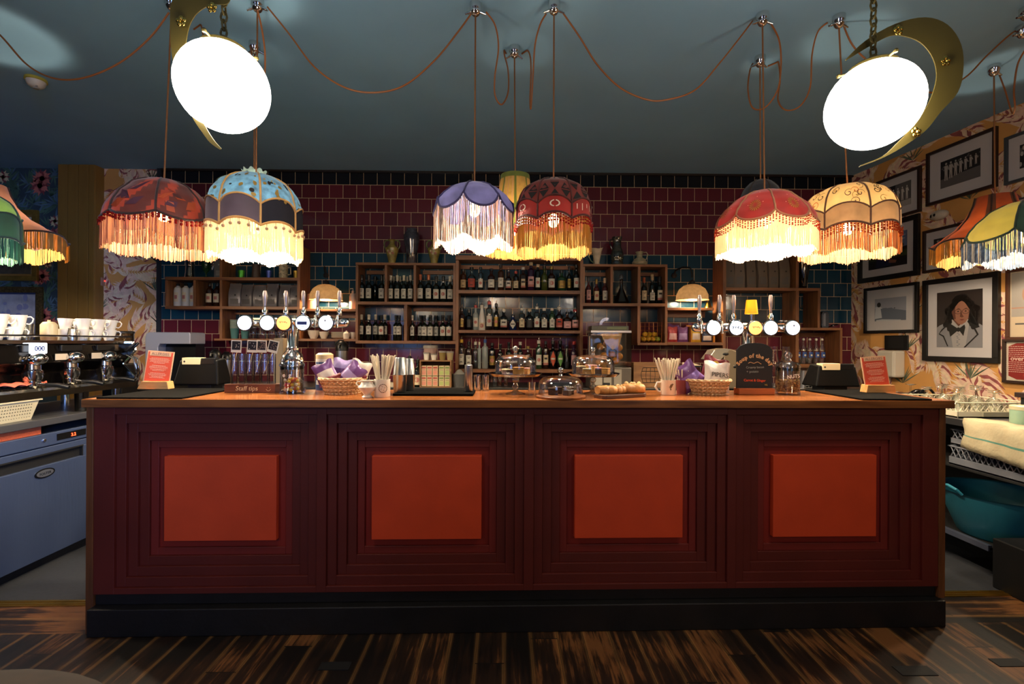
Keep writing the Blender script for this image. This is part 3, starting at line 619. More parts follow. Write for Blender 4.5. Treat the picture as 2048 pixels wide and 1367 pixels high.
for n, (cx, ik, cap, Y) in enumerate(((657, 'lines', 'w', YI), (745, 'lines', 'k', YI+.085), (782, 'lines', 'k', YI), (845, 'lines', 'k', YI), (905, 'lines', 'k', YI+.085), (977, 'seal', 'k', YI), (1042, 'seal', 'k', YI))):
    wine(cx, 1000, zw2, 50 if n == 0 else 66, 'w', cap, ['slim white capped bottle', 'black capped bottle standing back', 'black capped wine bottle', 'black capped wine bottle', 'black capped bottle standing back', 'black capped bottle with red seal label', 'black capped bottle with red seal label'][n], 'in the bottom right wine box', n, Y=Y, ink_=ik, lz=(.2, .55))
zr1 = top_(606, 1166, 1335)
for n, (cx, top, w, g, l, cap, ik) in enumerate(((85, 520, 52, 'rose', 'p', 'k', 'lines'), (165, 545, 56, 'rose', 'c', 'gold', 'seal'), (250, 535, 58, 'rose', 'w', 'cork', 'lines'))):
    wine(cx, top, zr1, w, l, cap, ('rose wine bottle with pink label', 'small rose bottle with patterned label', 'rose wine bottle with white label')[n], 'in the box right of the spirits', n, ink_=ik, g=g, ox=1160, sc_=5.064, oy=450)
for n, (cx, top, w, l, cap, ik) in enumerate(((645, 530, 60, 'c', 'o', 'lines'), (728, 500, 60, 'w', 'cork', 'lines'), (805, 520, 62, 'w', 'k', 'band'))):
    wine(cx, top, zr1, w, l, cap, ('dark bottle with cream label', 'dark bottle with low white label', 'dark bottle with black and white label')[n], 'in the box above the lemons', n, ink_=ik, ox=1160, sc_=5.064, oy=450, lz=(.12, .38) if n == 1 else None)
# decanter between them
x = sx(1247); t = thing('decanter', 'dark glass ship decanter in the middle box right of the spirits', 'decanter', (x, YI, zr1))
m = MB(); m.lathe([(.075, 0), (.085, .02), (.05, .1), (.02, .17), (.016, .25), (.022, .27)], 24); m.build('body', glass('smoky_glass', '6a6a66'), t)
m = MB(); m.lathe([(.012, .265), (.022, .285), (.02, .31), (.005, .325)], 16); m.build('stopper', G, t)
# vases and jugs standing on top
def amphora(px, label):
    z = top_(525, 711, 911); t = thing('two_handled_vase', label, 'vase', (sx(px), YI, z))
    m = MB(); m.lathe([(.035, 0), (.038, .015), (.045, .06), (.068, .14), (.07, .17), (.04, .2), (.026, .22), (.028, .25), (.042, .262)], 24, m=0)
    m.build('body', M('glazed_ochre_pottery', '8a7a3c', .25, var=.5, vs=18, coat=.4), t)
    for s in (-1, 1):
        m = MB(); m.tube([(s*.066, 0, .16), (s*.085, 0, .2), (s*.082, 0, .235), (s*.06, 0, .258), (s*.036, 0, .256)], .0075, 8); m.build('handle', M('glazed_green_pottery', '55602c', .3), t)
    m = MB(); 
    for a, z_, c in ((-.3, .12, 0), (.2, .13, 1), (-.05, .105, 1), (.35, .11, 0), (-.45, .135, 1)):
        for k in range(5):
            aa = a+.1*math.cos(k*1.26); zz = z_+.008*math.sin(k*1.26); rr = .066; m.sph((rr*math.sin(aa), -rr*math.cos(aa), zz), .006, 6, c)
    m.build('painted_flowers', [M('pottery_pink', 'b0685c', .4), M('pottery_cream', 'cdbb94', .4)], t)
amphora(779, 'small two-handled pottery vase left of the tall dark vase'); amphora(865, 'small two-handled pottery vase right of the tall dark vase')
z = top_(525, 711, 911); t = thing('tall_vase', 'tall dark mottled glass vase on the wine shelving', 'vase', (sx(819), YI, z))
MB().lathe([(.05, 0), (.055, .01), (.06, .12), (.085, .26), (.088, .31), (.06, .36), (.055, .375), (.062, .385), (.055, .385), (.048, .36)], 28, cap1=False).build('body', M('mottled_dark_glass', '3a3a44', .08, var=.8, vs=14, spec=.8), t)
z = top_(528, 1166, 1335); t = thing('tall_vase', 'tall dark banded glass jug above the wine shelving at right', 'vase', (sx(1238), YI, z))
m = MB(); m.lathe([(.068, 0), (.07, .02), (.062, .05), (.07, .07), (.07, .13), (.06, .16), (.045, .2), (.045, .27), (.058, .31), (.05, .31), (.04, .27)], 28, cap1=False); m.build('body', M('banded_smoky_glass', '2e312c', .08, var=.7, vs=10, vscale=(1, 1, 3), spec=.8), t)
MB().tube([(-.045, 0, .29), (-.075, 0, .28), (-.08, 0, .24), (-.05, 0, .17)], .007, 8).build('handle', M('dark_glass_handle', '20231f', .1), t)
z = top_(528, 1166, 1335); t = thing('lily_jug', 'slim pale pink and green pottery jug beside the red fringed lampshade', 'jug', (sx(1197), YI, z))
m = MB(); m.lathe([(.035, 0), (.036, .012), (.028, .025), (.04, .09), (.052, .15)], 24, m=0, cap1=False)
k = len(m.v); m.lathe([(.052, .15), (.062, .175)], 24, cap1=False, cap0=False)
for i in range(24): v = m.v[k+24+i]; a = 2*PI*i/24; m.v[k+24+i] = (v[0]*1.1, v[1], v[2]+.022*max(0, math.cos(a))**2+.01*max(0, -math.cos(a)))
m.build('body', M('pale_glazed_pottery', 'c9b9a0', .25, var=.25, vs=6, vscale=(1, 1, 2)), t)
MB().tube([(-.05, 0, .155), (-.085, 0, .15), (-.09, 0, .1), (-.065, 0, .05), (-.034, 0, .03)], .006, 8).build('handle', M('green_glazed_handle', '6f8a68', .3), t)
z = top_(528, 1166, 1335); t = thing('round_jug', 'squat cream and blue pottery jug at the right end of the vases', 'jug', (sx(1284), YI, z))
MB().lathe([(.06, 0), (.075, .01), (.08, .035), (.06, .07), (.03, .09), (.028, .12), (.045, .15), (.04, .15)], 28, cap1=False).build('body', M('banded_cream_pottery', 'a9a184', .3, var=.5, vs=6, vscale=(.5, .5, 9)), t)
MB().tube([(.036, 0, .145), (.075, 0, .148), (.09, 0, .125), (.078, 0, .08), (.058, 0, .06)], .006, 8).build('handle', M('cream_pottery', 'a9a184', .3), t)
# ---- far-left shelf contents
zl1 = top_(612, 330, 600); zl2 = top_(554, 330, 600); zl3 = top_(677, 428, 600)
for n, px in enumerate((343, 359, 375)):
    t = thing('syrup_bottle', 'white sauce bottle with red print, %s on the far left shelf' % place(n), 'bottle', (sx(px), YI, zl1), 0, 'white sauce bottles')
    MB().lathe([(.036, 0), (.04, .006), (.04, .17), (.034, .2), (.018, .212), (.016, .225)], 20).build('bottle_body', LB['w'], t)
    MB().lathe([(.017, .222), (.017, .24), (.012, .25)], 12).build('cap', CP['k'], t)
    m = MB(); m.patch(.0405, -.6, .6, .05, .15, 0, 8); m.patch(.041, -.35, .35, .08, .12, 1, 6); m.build('paper_label', [LB['c'], inkr], t, fix=False)
for n, px in enumerate((408, 423)):
    t = thing('syrup_bottle', 'dark syrup bottle with cream label, %s in the box beside the white sauce bottles' % ('left one' if n == 0 else 'right one'), 'bottle', (sx(px), YI, zl1), 0, 'dark syrup bottles')
    MB().lathe([(.034, 0), (.038, .006), (.038, .16), (.03, .19), (.016, .205), (.014, .225)], 20).build('glass_body', BG['brown'], t)
    MB().lathe([(.017, .222), (.014, .25), (.008, .265)], 12).build('pump_cap', G2, t)
    m = MB(); m.patch(.0387, -.9, .9, .045, .14, 0, 8); m.patch(.0392, -.45, .45, .075, .11, 1, 6); m.build('paper_label', [LB['c'], inkr], t, fix=False)
def coffee_bag(x, Y, z, w, h, label, group, mat, seed):
    rnd = random.Random(seed); t = thing('coffee_bag', label, 'bag', (x, Y, z), rnd.uniform(-.12, .12), group)
    m = MB(); n = 10; vs = []
    rows = [(0, 1, .5), (.06, 1, .62), (.35, 1.0, .66), (.6, .98, .55), (.8, .95, .33), (.92, .93, .1), (1, .9, .03)]
    for (f, a, d) in rows:
        for i in range(16):
            an = 2*PI*i/16; c, s_ = math.cos(an), math.sin(an); q = max(abs(c), abs(s_))**.75
            vs.append((w/2*a*c/q+rnd.uniform(-.003, .003), w/2*d*s_/q+rnd.uniform(-.004, .004)*(f > .1), h*f))
    fs = [(k*16+i, k*16+(i+1) % 16, (k+1)*16+(i+1) % 16, (k+1)*16+i) for k in range(len(rows)-1) for i in range(16)]+[tuple(range(16))[::-1], tuple(6*16+i for i in range(16))]
    m.add(vs, fs, 0, True); m.build('bag_body', mat, t)
    m = MB(); yy = -w/2*.66-.0015; m.disc((w*.08, yy, h*.5), w*.07, 1, 12); m.box(-w*.3, w*.3, yy, yy+.001, h*.12, h*.34, 0); m.build('printed_mark', [M('faded_print', '5a5450', .6), M('dark_print', '131110', .6)], t)
    return t
foil = M('grey_foil_bag', '7a7474', .34, .3, var=.15, vs=8, bump=.5, bs=18); kraft = M('dark_brown_kraft_bag', '64564a', .6, var=.1, vs=6, bump=.25, bs=14)
for n, px in enumerate((458, 483, 508, 534, 560, 583)):
    coffee_bag(sx(px), YI+.03, zl1, .132, .255-.01*(n % 3), 'grey foil coffee bag, %s of the six on the far left shelf' % place(n), 'foil coffee bags on the left shelf', foil, n)
zrb = top_(575, 1452, 1640)
for n, px in enumerate((1465, 1486, 1509, 1532, 1554, 1577)):
    coffee_bag(sx(px), YI, zrb, .118, .37, 'dark brown paper coffee bag, %s of six on the far right shelf' % place(n), 'paper coffee bags on the right shelf', kraft, 20+n)
t = thing('glass_vase', 'clear crinkled glass vase on the far left shelf below the orange lamp', 'vase', (sx(367), YI, zl2)); m = MB(); m.lathe([(.05, 0), (.052, .01), (.045, .06), (.042, .12), (.05, .2), (.075, .29)], 20, cap1=False); m.build('body', glass('crinkled_glass', 'b8c0bc'), t)
t = thing('goblet', 'dark green glass goblet on the far left shelf', 'glass', (sx(400), YI, zl2)); MB().lathe([(.035, 0), (.03, .008), (.008, .02), (.008, .05), (.035, .09), (.045, .14), (.04, .19), (.036, .22)], 20, cap1=False).build('bowl', M('deep_green_glass', '123a1c', .06, spec=.8), t)
t = thing('sign_card', 'grey printed card standing on the far left shelf beside the upright', 'sign', (sx(428), YI-.02, zl2)); m = MB(); m.box(-.05, .05, 0, .004, 0, .23); m.build('board', M('slate_grey_card', '5c6068', .5), t)
m = MB(); m.disc((.0, -.0006, .145), .013, 0, 3); [m.box(-.03, .03-.004*k, -.0008, 0, .03+.014*k, .035+.014*k, 0) for k in range(4)]; m.build('print', M('grey_print', '9a9a98', .5), t)
for n, (px, c, nm, h, r) in enumerate(((472, '3f9a2e', 'green', .085, .036), (528, '3a4f9a', 'blue', .085, .03), (584, 'b89a3c', 'gold', .085, .032))):
    t = thing('metal_pot', 'small %s metal plant pot on the shelf above the coffee bags' % nm, 'pot', (sx(px), YI, zl2)); MB().lathe([(r*.72, 0), (r, h), (r*.94, h), (r*.7, .01)], 20, cap1=False).build('pot_body', M(nm+'_metal_pot', c, .3, .5), t)
t = thing('pitcher', 'brown pottery pitcher between the green and blue pots', 'pitcher', (sx(502), YI, zl2)); MB().lathe([(.04, 0), (.045, .02), (.038, .12), (.042, .15)], 20).build('body', M('brown_pottery', '3c2a22', .5), t)
t = thing('patterned_mug', 'speckled cream mug on the shelf under the blue lamp', 'mug', (sx(558), YI, zl2)); m = MB(); m.lathe([(.044, 0), (.046, .004), (.046, .15), (.04, .15), (.04, .01)], 24, cap1=False); m.build('mug_body', M('speckled_cream', 'b3a482', .5, var=.6, vs=60), t); MB().tube([(.044, 0, .12), (.075, 0, .12), (.078, 0, .05), (.044, 0, .04)], .006, 8).build('handle', M('speckled_cream', ''), t)
for n, (px, k, dy) in enumerate(((459, 8, 0), (478, 7, .02))):
    for j in range(k):
        t = thing('paper_cup', 'teal paper cup in the %s nested stack, %s' % ('left' if n == 0 else 'right', 'topmost' if j == k-1 else '%s up from the shelf' % ORD[j].replace('leftmost', 'first')), 'cup', (sx(px), YI+dy, zl3+.012*j+(.0 if n == 0 else 0)), 0, 'teal paper cups')
        MB().lathe([(.033, .0), (.045, .115), (.047, .117), (.043, .118), (.032, .004)], 18, cap1=False).build('cup_body', M('teal_paper', '4f7f7a', .5), t); MB().lathe([(.0455, .1135), (.0478, .1145), (.0478, .1175), (.0455, .1185)], 18, cap0=False, cap1=False).build('rolled_rim', M('cup_rim', 'b8ac90', .5), t)
for n, px in enumerate((497, 515, 535, 553, 574)):
    t = thing('glass_jar', 'clear clip-top glass jar, %s on the lower left shelf behind the taps' % place(n), 'jar', (sx(px), YI, zl3), 0, 'clear jars behind the left taps')
    MB().lathe([(.036, 0), (.04, .005), (.04, .09), (.034, .105), (.034, .12)], 18).build('glass_body', G, t); MB().lathe([(.037, .118), (.037, .13), (.02, .134)], 18).build('lid', steel, t)
# lamp bay left: lower shelf crockery, upper bottle
zm1 = top_(617, 600, 711); zm2 = top_(677, 600, 711)
t = thing('soap_bottle', 'pale pink pump bottle at the right end of the left lamp bay', 'bottle', (sx(701), YI-.02, zm1)); MB().lathe([(.036, 0), (.038, .005), (.038, .14), (.03, .165), (.014, .175), (.014, .2)], 18).build('bottle_body', M('pale_pink_plastic', 'd8b8a4', .4), t); m = MB(); m.tube([(0, 0, .2), (0, 0, .225), (-.03, 0, .222)], .005, 8); m.build('pump', LB['w'], t)
t = thing('copper_tin', 'pale wooden canister behind the left tap handles', 'canister', (sx(618), YI, zm1)); MB().lathe([(.055, 0), (.055, .16), (.05, .165)], 24).build('canister_body', M('peach_tin', 'c08a68', .4), t)
for n, (px, r, h) in enumerate(((620, .06, .1), (641, .05, .085), (700, .035, .08))):
    t = thing('bowl', 'cream china bowl, %s on the lower shelf of the left lamp bay' % place(n), 'bowl', (sx(px), YI, zm2), 0, 'china bowls under the left lamp'); MB().lathe([(r*.55, 0), (r*.9, h*.5), (r, h*.9), (r*.94, h*.9), (r*.5, .01)], 24, cap1=False).build('bowl_body', white, t)
for j in range(6):
    t = thing('saucer', 'cream saucer in the stack under the left wall lamp, %s up from the shelf' % ORD[j].replace('leftmost', 'first'), 'saucer', (sx(672), YI, zm2+.011*j), 0, 'stacked saucers'); MB().lathe([(.045, 0), (.082, .014), (.084, .018), (.045, .006)], 28).build('plate', white, t)
t = thing('salt_pot', 'small lidded cream pot beside the saucer stack', 'pot', (sx(690), YI-.05, zm2)); m = MB(); m.lathe([(.03, 0), (.035, .03), (.035, .06), (.02, .075), (.008, .08), (.008, .09)], 20); m.build('pot_body', white, t)
# lamp bay right: bell, crisp packets
zm3 = top_(615, 1335, 1428); zm4 = top_(684, 1335, 1446)
t = thing('hand_bell', 'small brass hand bell beside the right wall lamp', 'bell', (sx(1422), YI-.03, zm3)); MB().lathe([(.045, 0), (.044, .006), (.03, .03), (.024, .06), (.01, .075)], 20).build('bell_body', brass, t); MB().lathe([(.006, .07), (.009, .1), (.006, .14), (.01, .155), (.003, .16)], 12).build('handle', M('dark_turned_wood', '4a2a18', .5), t)
def crisp_bag(name, label, loc, w, h, mat, mat2, rz=0, tilt=0, group=None, seed=1, txt=None, lean=0):
    rnd = random.Random(seed); t = thing(name, label, 'packet', loc, rz, group); t.rotation_euler = (lean, tilt, rz)
    m = MB(); nx, nz = 10, 12; F = []
    for side in (-1, 1):
        b = len(m.v); vs = []
        for j in range(nz+1):
            for i in range(nx+1):
                u, v = i/nx, j/nz; puff = (math.sin(PI*u)**.55)*(math.sin(PI*v)**.5)*w*.2
                x = (u-.5)*w*(1-.08*math.sin(PI*v)); z_ = v*h+.006*math.sin(u*9)*(v > .95)
                vs.append((x, side*(puff+.0008)+.004*math.sin(u*14+v*5+seed)*(.2+abs(v-.5)), z_))
        b0 = len(m.v); m.v += vs
        for j in range(nz):
            for i in range(nx):
                a = b0+j*(nx+1)+i; q = (a, a+1, a+nx+2, a+nx+1)
                m.f.append(q if side < 0 else q[::-1]); m.sm.append(True); v = (j+.5)/nz; u = (i+.5)/nx
                m.m.append(1 if (.18 < v < .62 and side < 0 and .12 < u < .88) else 0)
    m.build('packet_body', [mat, mat2], t, fix=False)
    if txt:
        m = MB(); yy = -w*.205-.001
        for s_, zz, body in txt: text(body, s_, (0, yy, zz), 0, m)
        m.build('lettering', ink, t)
    return t
MP = {k: M('crisp_packet_'+k, c, .35, .15, bump=.25, bs=30) for k, c in (('red', '9a3038'), ('purple', '6a3f78'), ('yellow', 'c8a030'), ('navy', '2a3550'), ('violet', '8a6ab0'), ('white', 'd5c8bc'), ('pink', 'd8b0b0'), ('crimson', '6a1424'), ('lilac', 'a58fc0'))}
for n, (px, a, b_, nm) in enumerate(((1350, 'red', 'pink', 'red'), (1371, 'purple', 'lilac', 'purple'), (1397, 'yellow', 'white', 'yellow'), (1420, 'navy', 'white', 'dark blue'))):
    crisp_bag('crisp_packet', '%s crisp packet standing on the shelf under the right wall lamp' % nm, (sx(px), YI-.03, zm4), .115, .165 if n < 3 else .12, MP[a], MP[b_], .1*(-1)**n, 0, 'crisp packets under the right lamp', n)
for n, px in enumerate((1352, 1395)):
    crisp_bag('crisp_packet', 'purple crisp packet at the back of the right lamp bay, %s one' % ('left' if n == 0 else 'right'), (sx(px), YI+.09, zm4), .13, .2, MP['purple'], MP['pink'], 0, .2, None, 11+n)
t = thing('packet_box', 'open orange display box around the yellow crisp packet', 'box', (sx(1408), YI-.03, zm4)); m = MB(); w = .13
for a in ((-w, -w+.004, -.05, .09), (w-.004, w, -.05, .09), (-w, w, .086, .09)): m.box(*a, 0, .19 if a[2] > 0 else .17)
m.build('box_wall', M('orange_card', 'b8762a', .6), t)
# wire crate of lemons
t = thing('wire_basket', 'copper wire basket holding lemons in the lowest box', 'basket', (sx(1304), YI, top_(685, 1275, 1335)), 0); m = MB()
bw, bd = .115, .07
for k in range(6):
    z_ = .01+.042*k; m.tube([(-bw, -bd, z_), (bw, -bd, z_), (bw, bd, z_), (-bw, bd, z_), (-bw, -bd, z_)], .0018, 5)
for q in range(6):
    x_ = -bw+2*bw*q/5; m.tube([(x_, -bd, .01), (x_, -bd, .22)], .0015, 5); m.tube([(x_, bd, .01), (x_, bd, .22)], .0015, 5)
for q in range(9): m.tube([(-bw+2*bw*q/8, -bd, .01), (-bw+2*bw*q/8, bd, .01)], .0015, 4)
m.build('wire_frame', M('copper_wire', 'b0683c', .3, 1), t)
lem = M('lemon_skin', 'c99a22', .45, bump=.3, bs=120); lime = M('lime_skin', '8a9a2c', .45, bump=.3, bs=120)
lp = [(-.07, -.03, .04), (-.02, -.035, .042), (.035, -.03, .04), (.082, -.03, .04), (-.085, .03, .045), (-.03, .03, .045), (.03, .03, .045), (-.05, -.02, .092), (.0, -.015, .092), (.06, .0, .092), (.08, .03, .04)]
for n, p in enumerate(lp):
    t2 = thing('lime' if n == 3 else 'lemon', ('green lime' if n == 3 else 'yellow lemon')+' in the wire basket'+(', lower right' if n == 3 else ''), 'fruit', t.location+Vector(p), random.uniform(0, 3), None if n == 3 else 'lemons in the wire basket')
    m = MB(); k = len(m.v); m.lathe([(.001, -.036), (.007, -.033), (.02, -.024), (.027, 0), (.02, .024), (.007, .033), (.001, .036)], 14, axis='x'); m.build('peel', lime if n == 3 else lem, t2)
# right shelf oddments
t = thing('dark_glass_vase', 'tall dark glass vase on the right shelving below the cream lamp', 'vase', (sx(1616), YI, top_(575, 1452, 1640))); MB().lathe([(.035, 0), (.045, .02), (.055, .12), (.075, .25), (.085, .36), (.08, .36)], 20, cap1=False).build('body', M('black_amber_glass', '14100d', .06, var=.8, vs=25, spec=.8), t)
t = thing('figurine', 'slender carved figurine in the right box shelf', 'figurine', (sx(1606), YI, top_(655, 1598, 1685))); m = MB(); m.lathe([(.03, 0), (.032, .02), (.016, .04), (.02, .1), (.012, .16), (.02, .2), (.014, .23), (.018, .25), (.008, .28)], 16); m.tube([(.01, 0, .19), (.05, 0, .23), (.065, 0, .25)], .006, 6); m.build('body', M('weathered_bronze', '3c3a30', .5, .4, var=.4, vs=30), t)
t = thing('desk_fan_heater', 'small grey rounded radio on top of the lower right shelf', 'radio', (sx(1660), YI, top_(655, 1598, 1685))); m = MB(); k = 0
m.prism([(-.035, 0), (.035, 0), (.04, .03), (.04, .15), (.025, .18), (-.025, .18), (-.04, .15), (-.04, .03)], -.03, .04); m.build('radio_case', M('grey_enamel', '3a3d46', .35), t, bevel=.006)
t.name = 'radio'
m = MB(); m.prism([(-.028, .02), (.0, .02), (.0, .16), (-.02, .16), (-.028, .14)], -.034, -.03); m.build('speaker_grille', M('silver_grille', '8a8e98', .35, .8), t)
t = thing('cable_bundle', 'black cable bundle lying beside the grey radio', 'cable', (sx(1676), YI, top_(655, 1598, 1685))); m = MB(); m.tube([(-.04+.012*math.cos(a*1.3)+.008*a, .03*math.sin(a*1.7), .008+.006*a/2) for a in range(12)], .006, 6); m.build('cable', black, t)
zk = top_(728, 1598, 1685)
for n, px in enumerate((1607, 1619, 1632, 1645, 1657)):
    t = thing('swing_top_bottle', 'swing-top glass bottle with blue label, %s of five, far right shelf' % place(n), 'bottle', (sx(px), YI, zk), 0, 'swing-top bottles')
    MB().lathe([(.028, 0), (.031, .005), (.031, .15), (.024, .18), (.013, .21), (.012, .26)], 16).build('glass_body', G, t)
    m = MB(); m.patch(.0315, -.8, .8, .07, .13, 0, 6); m.disc((0, -.0325, .095), .011, 1, 10); m.build('paper_label', [LB['b'], LB['w']], t, fix=False)
    MB().lathe([(.013, .258), (.014, .27), (.008, .28)], 12).build('stopper', LB['w'], t)
for n, px in enumerate((1470, 1486, 1552, 1573, 1582)):
    t = thing('storage_jar', 'glass jar with steel lid, %s on the shelf behind the right taps' % place(n), 'jar', (sx(px), YI, top_(655, 1452, 1592)), 0, 'jars behind the right taps'); MB().lathe([(.03, 0), (.033, .005), (.033, .06), (.028, .07)], 16).build('glass_body', G2, t); MB().lathe([(.03, .07), (.03, .085)], 16).build('lid', steel, t)
# wall lamps with glass shades
def wall_lamp(px, name_):
    yl = 5.02; x = atY(px, 600, yl).x; zr = atY(px, 600, yl).z; zt_ = atY(px, 568, yl).z
    t = thing('wall_lamp', name_, 'lamp', (x, YW, zt_+.08)); R_ = .165
    o = Vector((0, yl-YW, zr-t.location.z)); m = MB(); H_ = zt_-zr
    m.lathe([(R_+.008, 0), (R_, .004), (R_*.98, H_*.35), (R_*.8, H_*.7), (R_*.5, H_*.92), (R_*.2, H_)], 40, o, cap0=False, cap1=False)
    m.build('glass_shade', M('ribbed_smoked_glass', '6a5840', .25, trl=.12, var=.15, vs=30, bump=.3, bs=40), t)
    m = MB(); m.tube([(-.1, 0, .05), (-.1, -.05, .1), (-.06, -.16, .12), (-.015, -.255, .1), (0, yl-YW, .03), (0, yl-YW, -.01)], .009, 10); m.lathe([(.03, 0), (.03, .012), (.018, .02)], 16, (-.1, -.002, .05), axis='y'); m.build('curved_arm', matte_black, t)
    m = MB(); m.lathe([(.035, -.012), (.03, .03), (.012, .045)], 20, (0, yl-YW, -.08)); m.build('lamp_holder', matte_black, t)
    MB().sph((o.x, o.y, o.z+.065), .03, 14).build('bulb', M('warm_bulb', 'ffdca0', .5, em='ffc880', es=40), t)
    point('wall_lamp_glow', (x, yl, zr+.02), 13, (1, .74, .46), .03)
wall_lamp(652, 'domed glass wall lamp in the left lamp bay'); wall_lamp(1384, 'domed glass wall lamp in the right lamp bay')
# ================================================================== FRINGED PENDANT LAMPS
def catm(pts, t):                                          # smooth profile through (t, r)
    for i in range(len(pts)-1):
        if t <= pts[i+1][0] or i == len(pts)-2:
            a, b_ = pts[i], pts[i+1]; u = (t-a[0])/(b_[0]-a[0]); u = max(0, min(1, u))
            m0 = (b_[1]-pts[i-1][1])/(b_[0]-pts[i-1][0])*(b_[0]-a[0]) if i > 0 else (b_[1]-a[1])*1.4
            m1 = (pts[i+2][1]-a[1])/(pts[i+2][0]-a[0])*(b_[0]-a[0]) if i+2 < len(pts) else (b_[1]-a[1])
            h = u*u*(3-2*u); return a[1]*(1-h)+b_[1]*h + (u**3-2*u*u+u)*m0*.6 + (u**3-u*u)*m1*.6
    return pts[-1][1]
DOME = [(0, .12), (.06, .34), (.25, .66), (.5, .87), (.75, .97), (1, 1.0)]
FLAT = [(0, .08), (.04, .3), (.25, .62), (.55, .86), (.8, .97), (1, 1.0)]
DRUM = [(0, .3), (.05, .5), (.2, .78), (.4, .93), (.6, .99), (1, 1.0)]
BELL = [(0, .30), (.12, .33), (.35, .42), (.6, .58), (.82, .8), (1, 1.0)]
def C(name, h, tr=.2, var=.2, vs=14, **k): return M(name, h, .75, trl=tr, var=var, vs=vs, sheen=.2, **k)
def lamp(pxc, Y, label, px_w, py_top, py_edge, fr_len, prof, n, sc, mats, band, trim, fringe, bead=None, power=9, rose=None, seed=1, petals=False, a0=0, ruffle=None, ribs=True, motif=None, top_py=None, lean=0, bandcol=None, nst=300, col=(1, .83, .60), rp=None):
    if bandcol: band = lambda p, u, v, b0=band: b0(p, u, bandcol-.001 if v < bandcol+.05-.11*4*u*(1-u) else max(v, bandcol+.06))
    rnd = random.Random(seed)
    # py_edge: height of the fabric's lower edge on the side nearest the viewer
    R = px_w/2*Y/FPX; ctr = atY(pxc, 400, Y)
    Yn = Y-R; zt_ = atY(pxc, py_top, Y-R*.25).z; ze = atY(pxc, py_edge, Yn).z
    t = thing('pendant_lamp', label, 'lamp', (ctr.x, Y, ze))
    H = zt_-ze
    def pos(th, v, out=0.0):                               # v: 0 top .. 1 lower edge
        u = ((th-a0)/(2*PI)*n) % 1; pf = 4*u*(1-u)
        r = catm(prof, v)*R*(1-.055*(1-pf)*min(1, v*2.5))+out
        if petals: zz = H*(1-v)+(-sc*pf+sc*.0)*v*v+ (1-pf)*sc*.0
        else: zz = H*(1-v)+sc*pf*v*v
        if petals: zz = H*(1-v)+sc*(1-pf**.7)*v**3
        return Vector((r*math.sin(th), -r*math.cos(th), zz))
    sub = 12; nt = 24; m = MB(); vs = []
    for j in range(nt+1):
        for i in range(n*sub): vs.append(pos(a0+2*PI*i/(n*sub), j/nt))
    fs = []; N_ = n*sub
    b = 0; m.v = [tuple(v) for v in vs]
    for j in range(nt):
        for i in range(N_):
            k = (i+1) % N_; m.f.append((j*N_+i, j*N_+k, (j+1)*N_+k, (j+1)*N_+i)); m.sm.append(True)
            m.m.append(band(i//sub, (i % sub+.5)/sub, (j+.5)/nt))
    m.build('fabric_shade', mats, t, sharp=80, fix=False)
    # ribs and braids
    if trim:
        m = MB()
        if ribs:
            for q in range(n):
                th = a0+2*PI*q/n; m.tube([pos(th, v/14, .003) for v in range(15)], .0055, 6)
        ed = [pos(a0+2*PI*i/(n*sub), 1, .002) for i in range(n*sub)]
        m.tube(ed, .0065, 6, closed=True)
        if bandcol:                                        # extra braid between two cloths
            m.tube([pos(a0+2*PI*i/(n*sub), bandcol+.05-.11*4*(i % sub/sub)*(1-i % sub/sub), .003) for i in range(n*sub)], .005, 6, closed=True)
        m.build('braid_trim', trim, t)
    if motif:
        m = MB(); motif(m, pos, n, a0); m.build('shade_motif', MOT, t, fix=False)
    if bead:
        m = MB(); k = bead.get('n', 84); L_ = bead.get('len', .03)
        for i in range(k):
            th = 2*PI*i/k; p = pos(th, 1, .004)
            if bead.get('sparse'): m.tube([p, p-Vector((0, 0, L_))], .0012, 4); m.sph(p-Vector((0, 0, L_+.008)), .0085, 8)
            else:
                for q in range(bead.get('rows', 2)): m.sph(p-Vector((0, 0, .012+q*L_*.5+rnd.uniform(-.003, .003))), bead.get('r', .0055), 6)
        m.build('bead_trim', bead['mat'], t)
    # fringe: hanging strands
    m = MB(); top_off = 0
    for i in range(nst):
        th = 2*PI*i/nst+rnd.uniform(-.002, .002); p = pos(th, 1, -.001); L_ = fr_len+rnd.uniform(-.006, .006)+(fringe.get('pt', 0)*(1-4*((th-a0)/(2*PI)*n % 1)*(1-((th-a0)/(2*PI)*n % 1)))**3)
        w = 2*PI*R/nst*fringe.get('w', .36); dx = Vector((math.cos(th), math.sin(th), 0)); dr = Vector((math.sin(th), -math.cos(th), 0)); tw = rnd.uniform(-.004, .004)
        pts = []
        for (zf, rr) in ((0, 0), (.5, tw*.6), (1, tw)):
            c0 = p-Vector((0, 0, L_*zf))+dr*rr*.6+dx*rnd.uniform(-.0015, .0015); pts += [c0-dx*w-dr*w*.4, c0+dx*w-dr*w*.4, c0+dr*w]
        mi = 0 if len(fringe['mats']) == 1 else (1 if rnd.random() < fringe.get('mix', .4) else 0)
        m.add(pts, [(0, 1, 4, 3), (1, 2, 5, 4), (2, 0, 3, 5), (3, 4, 7, 6), (4, 5, 8, 7), (5, 3, 6, 8), (6, 7, 8)], mi, False)
    o = m.build('fringe', fringe['mats'], t, fix=False); o['kind'] = 'stuff'
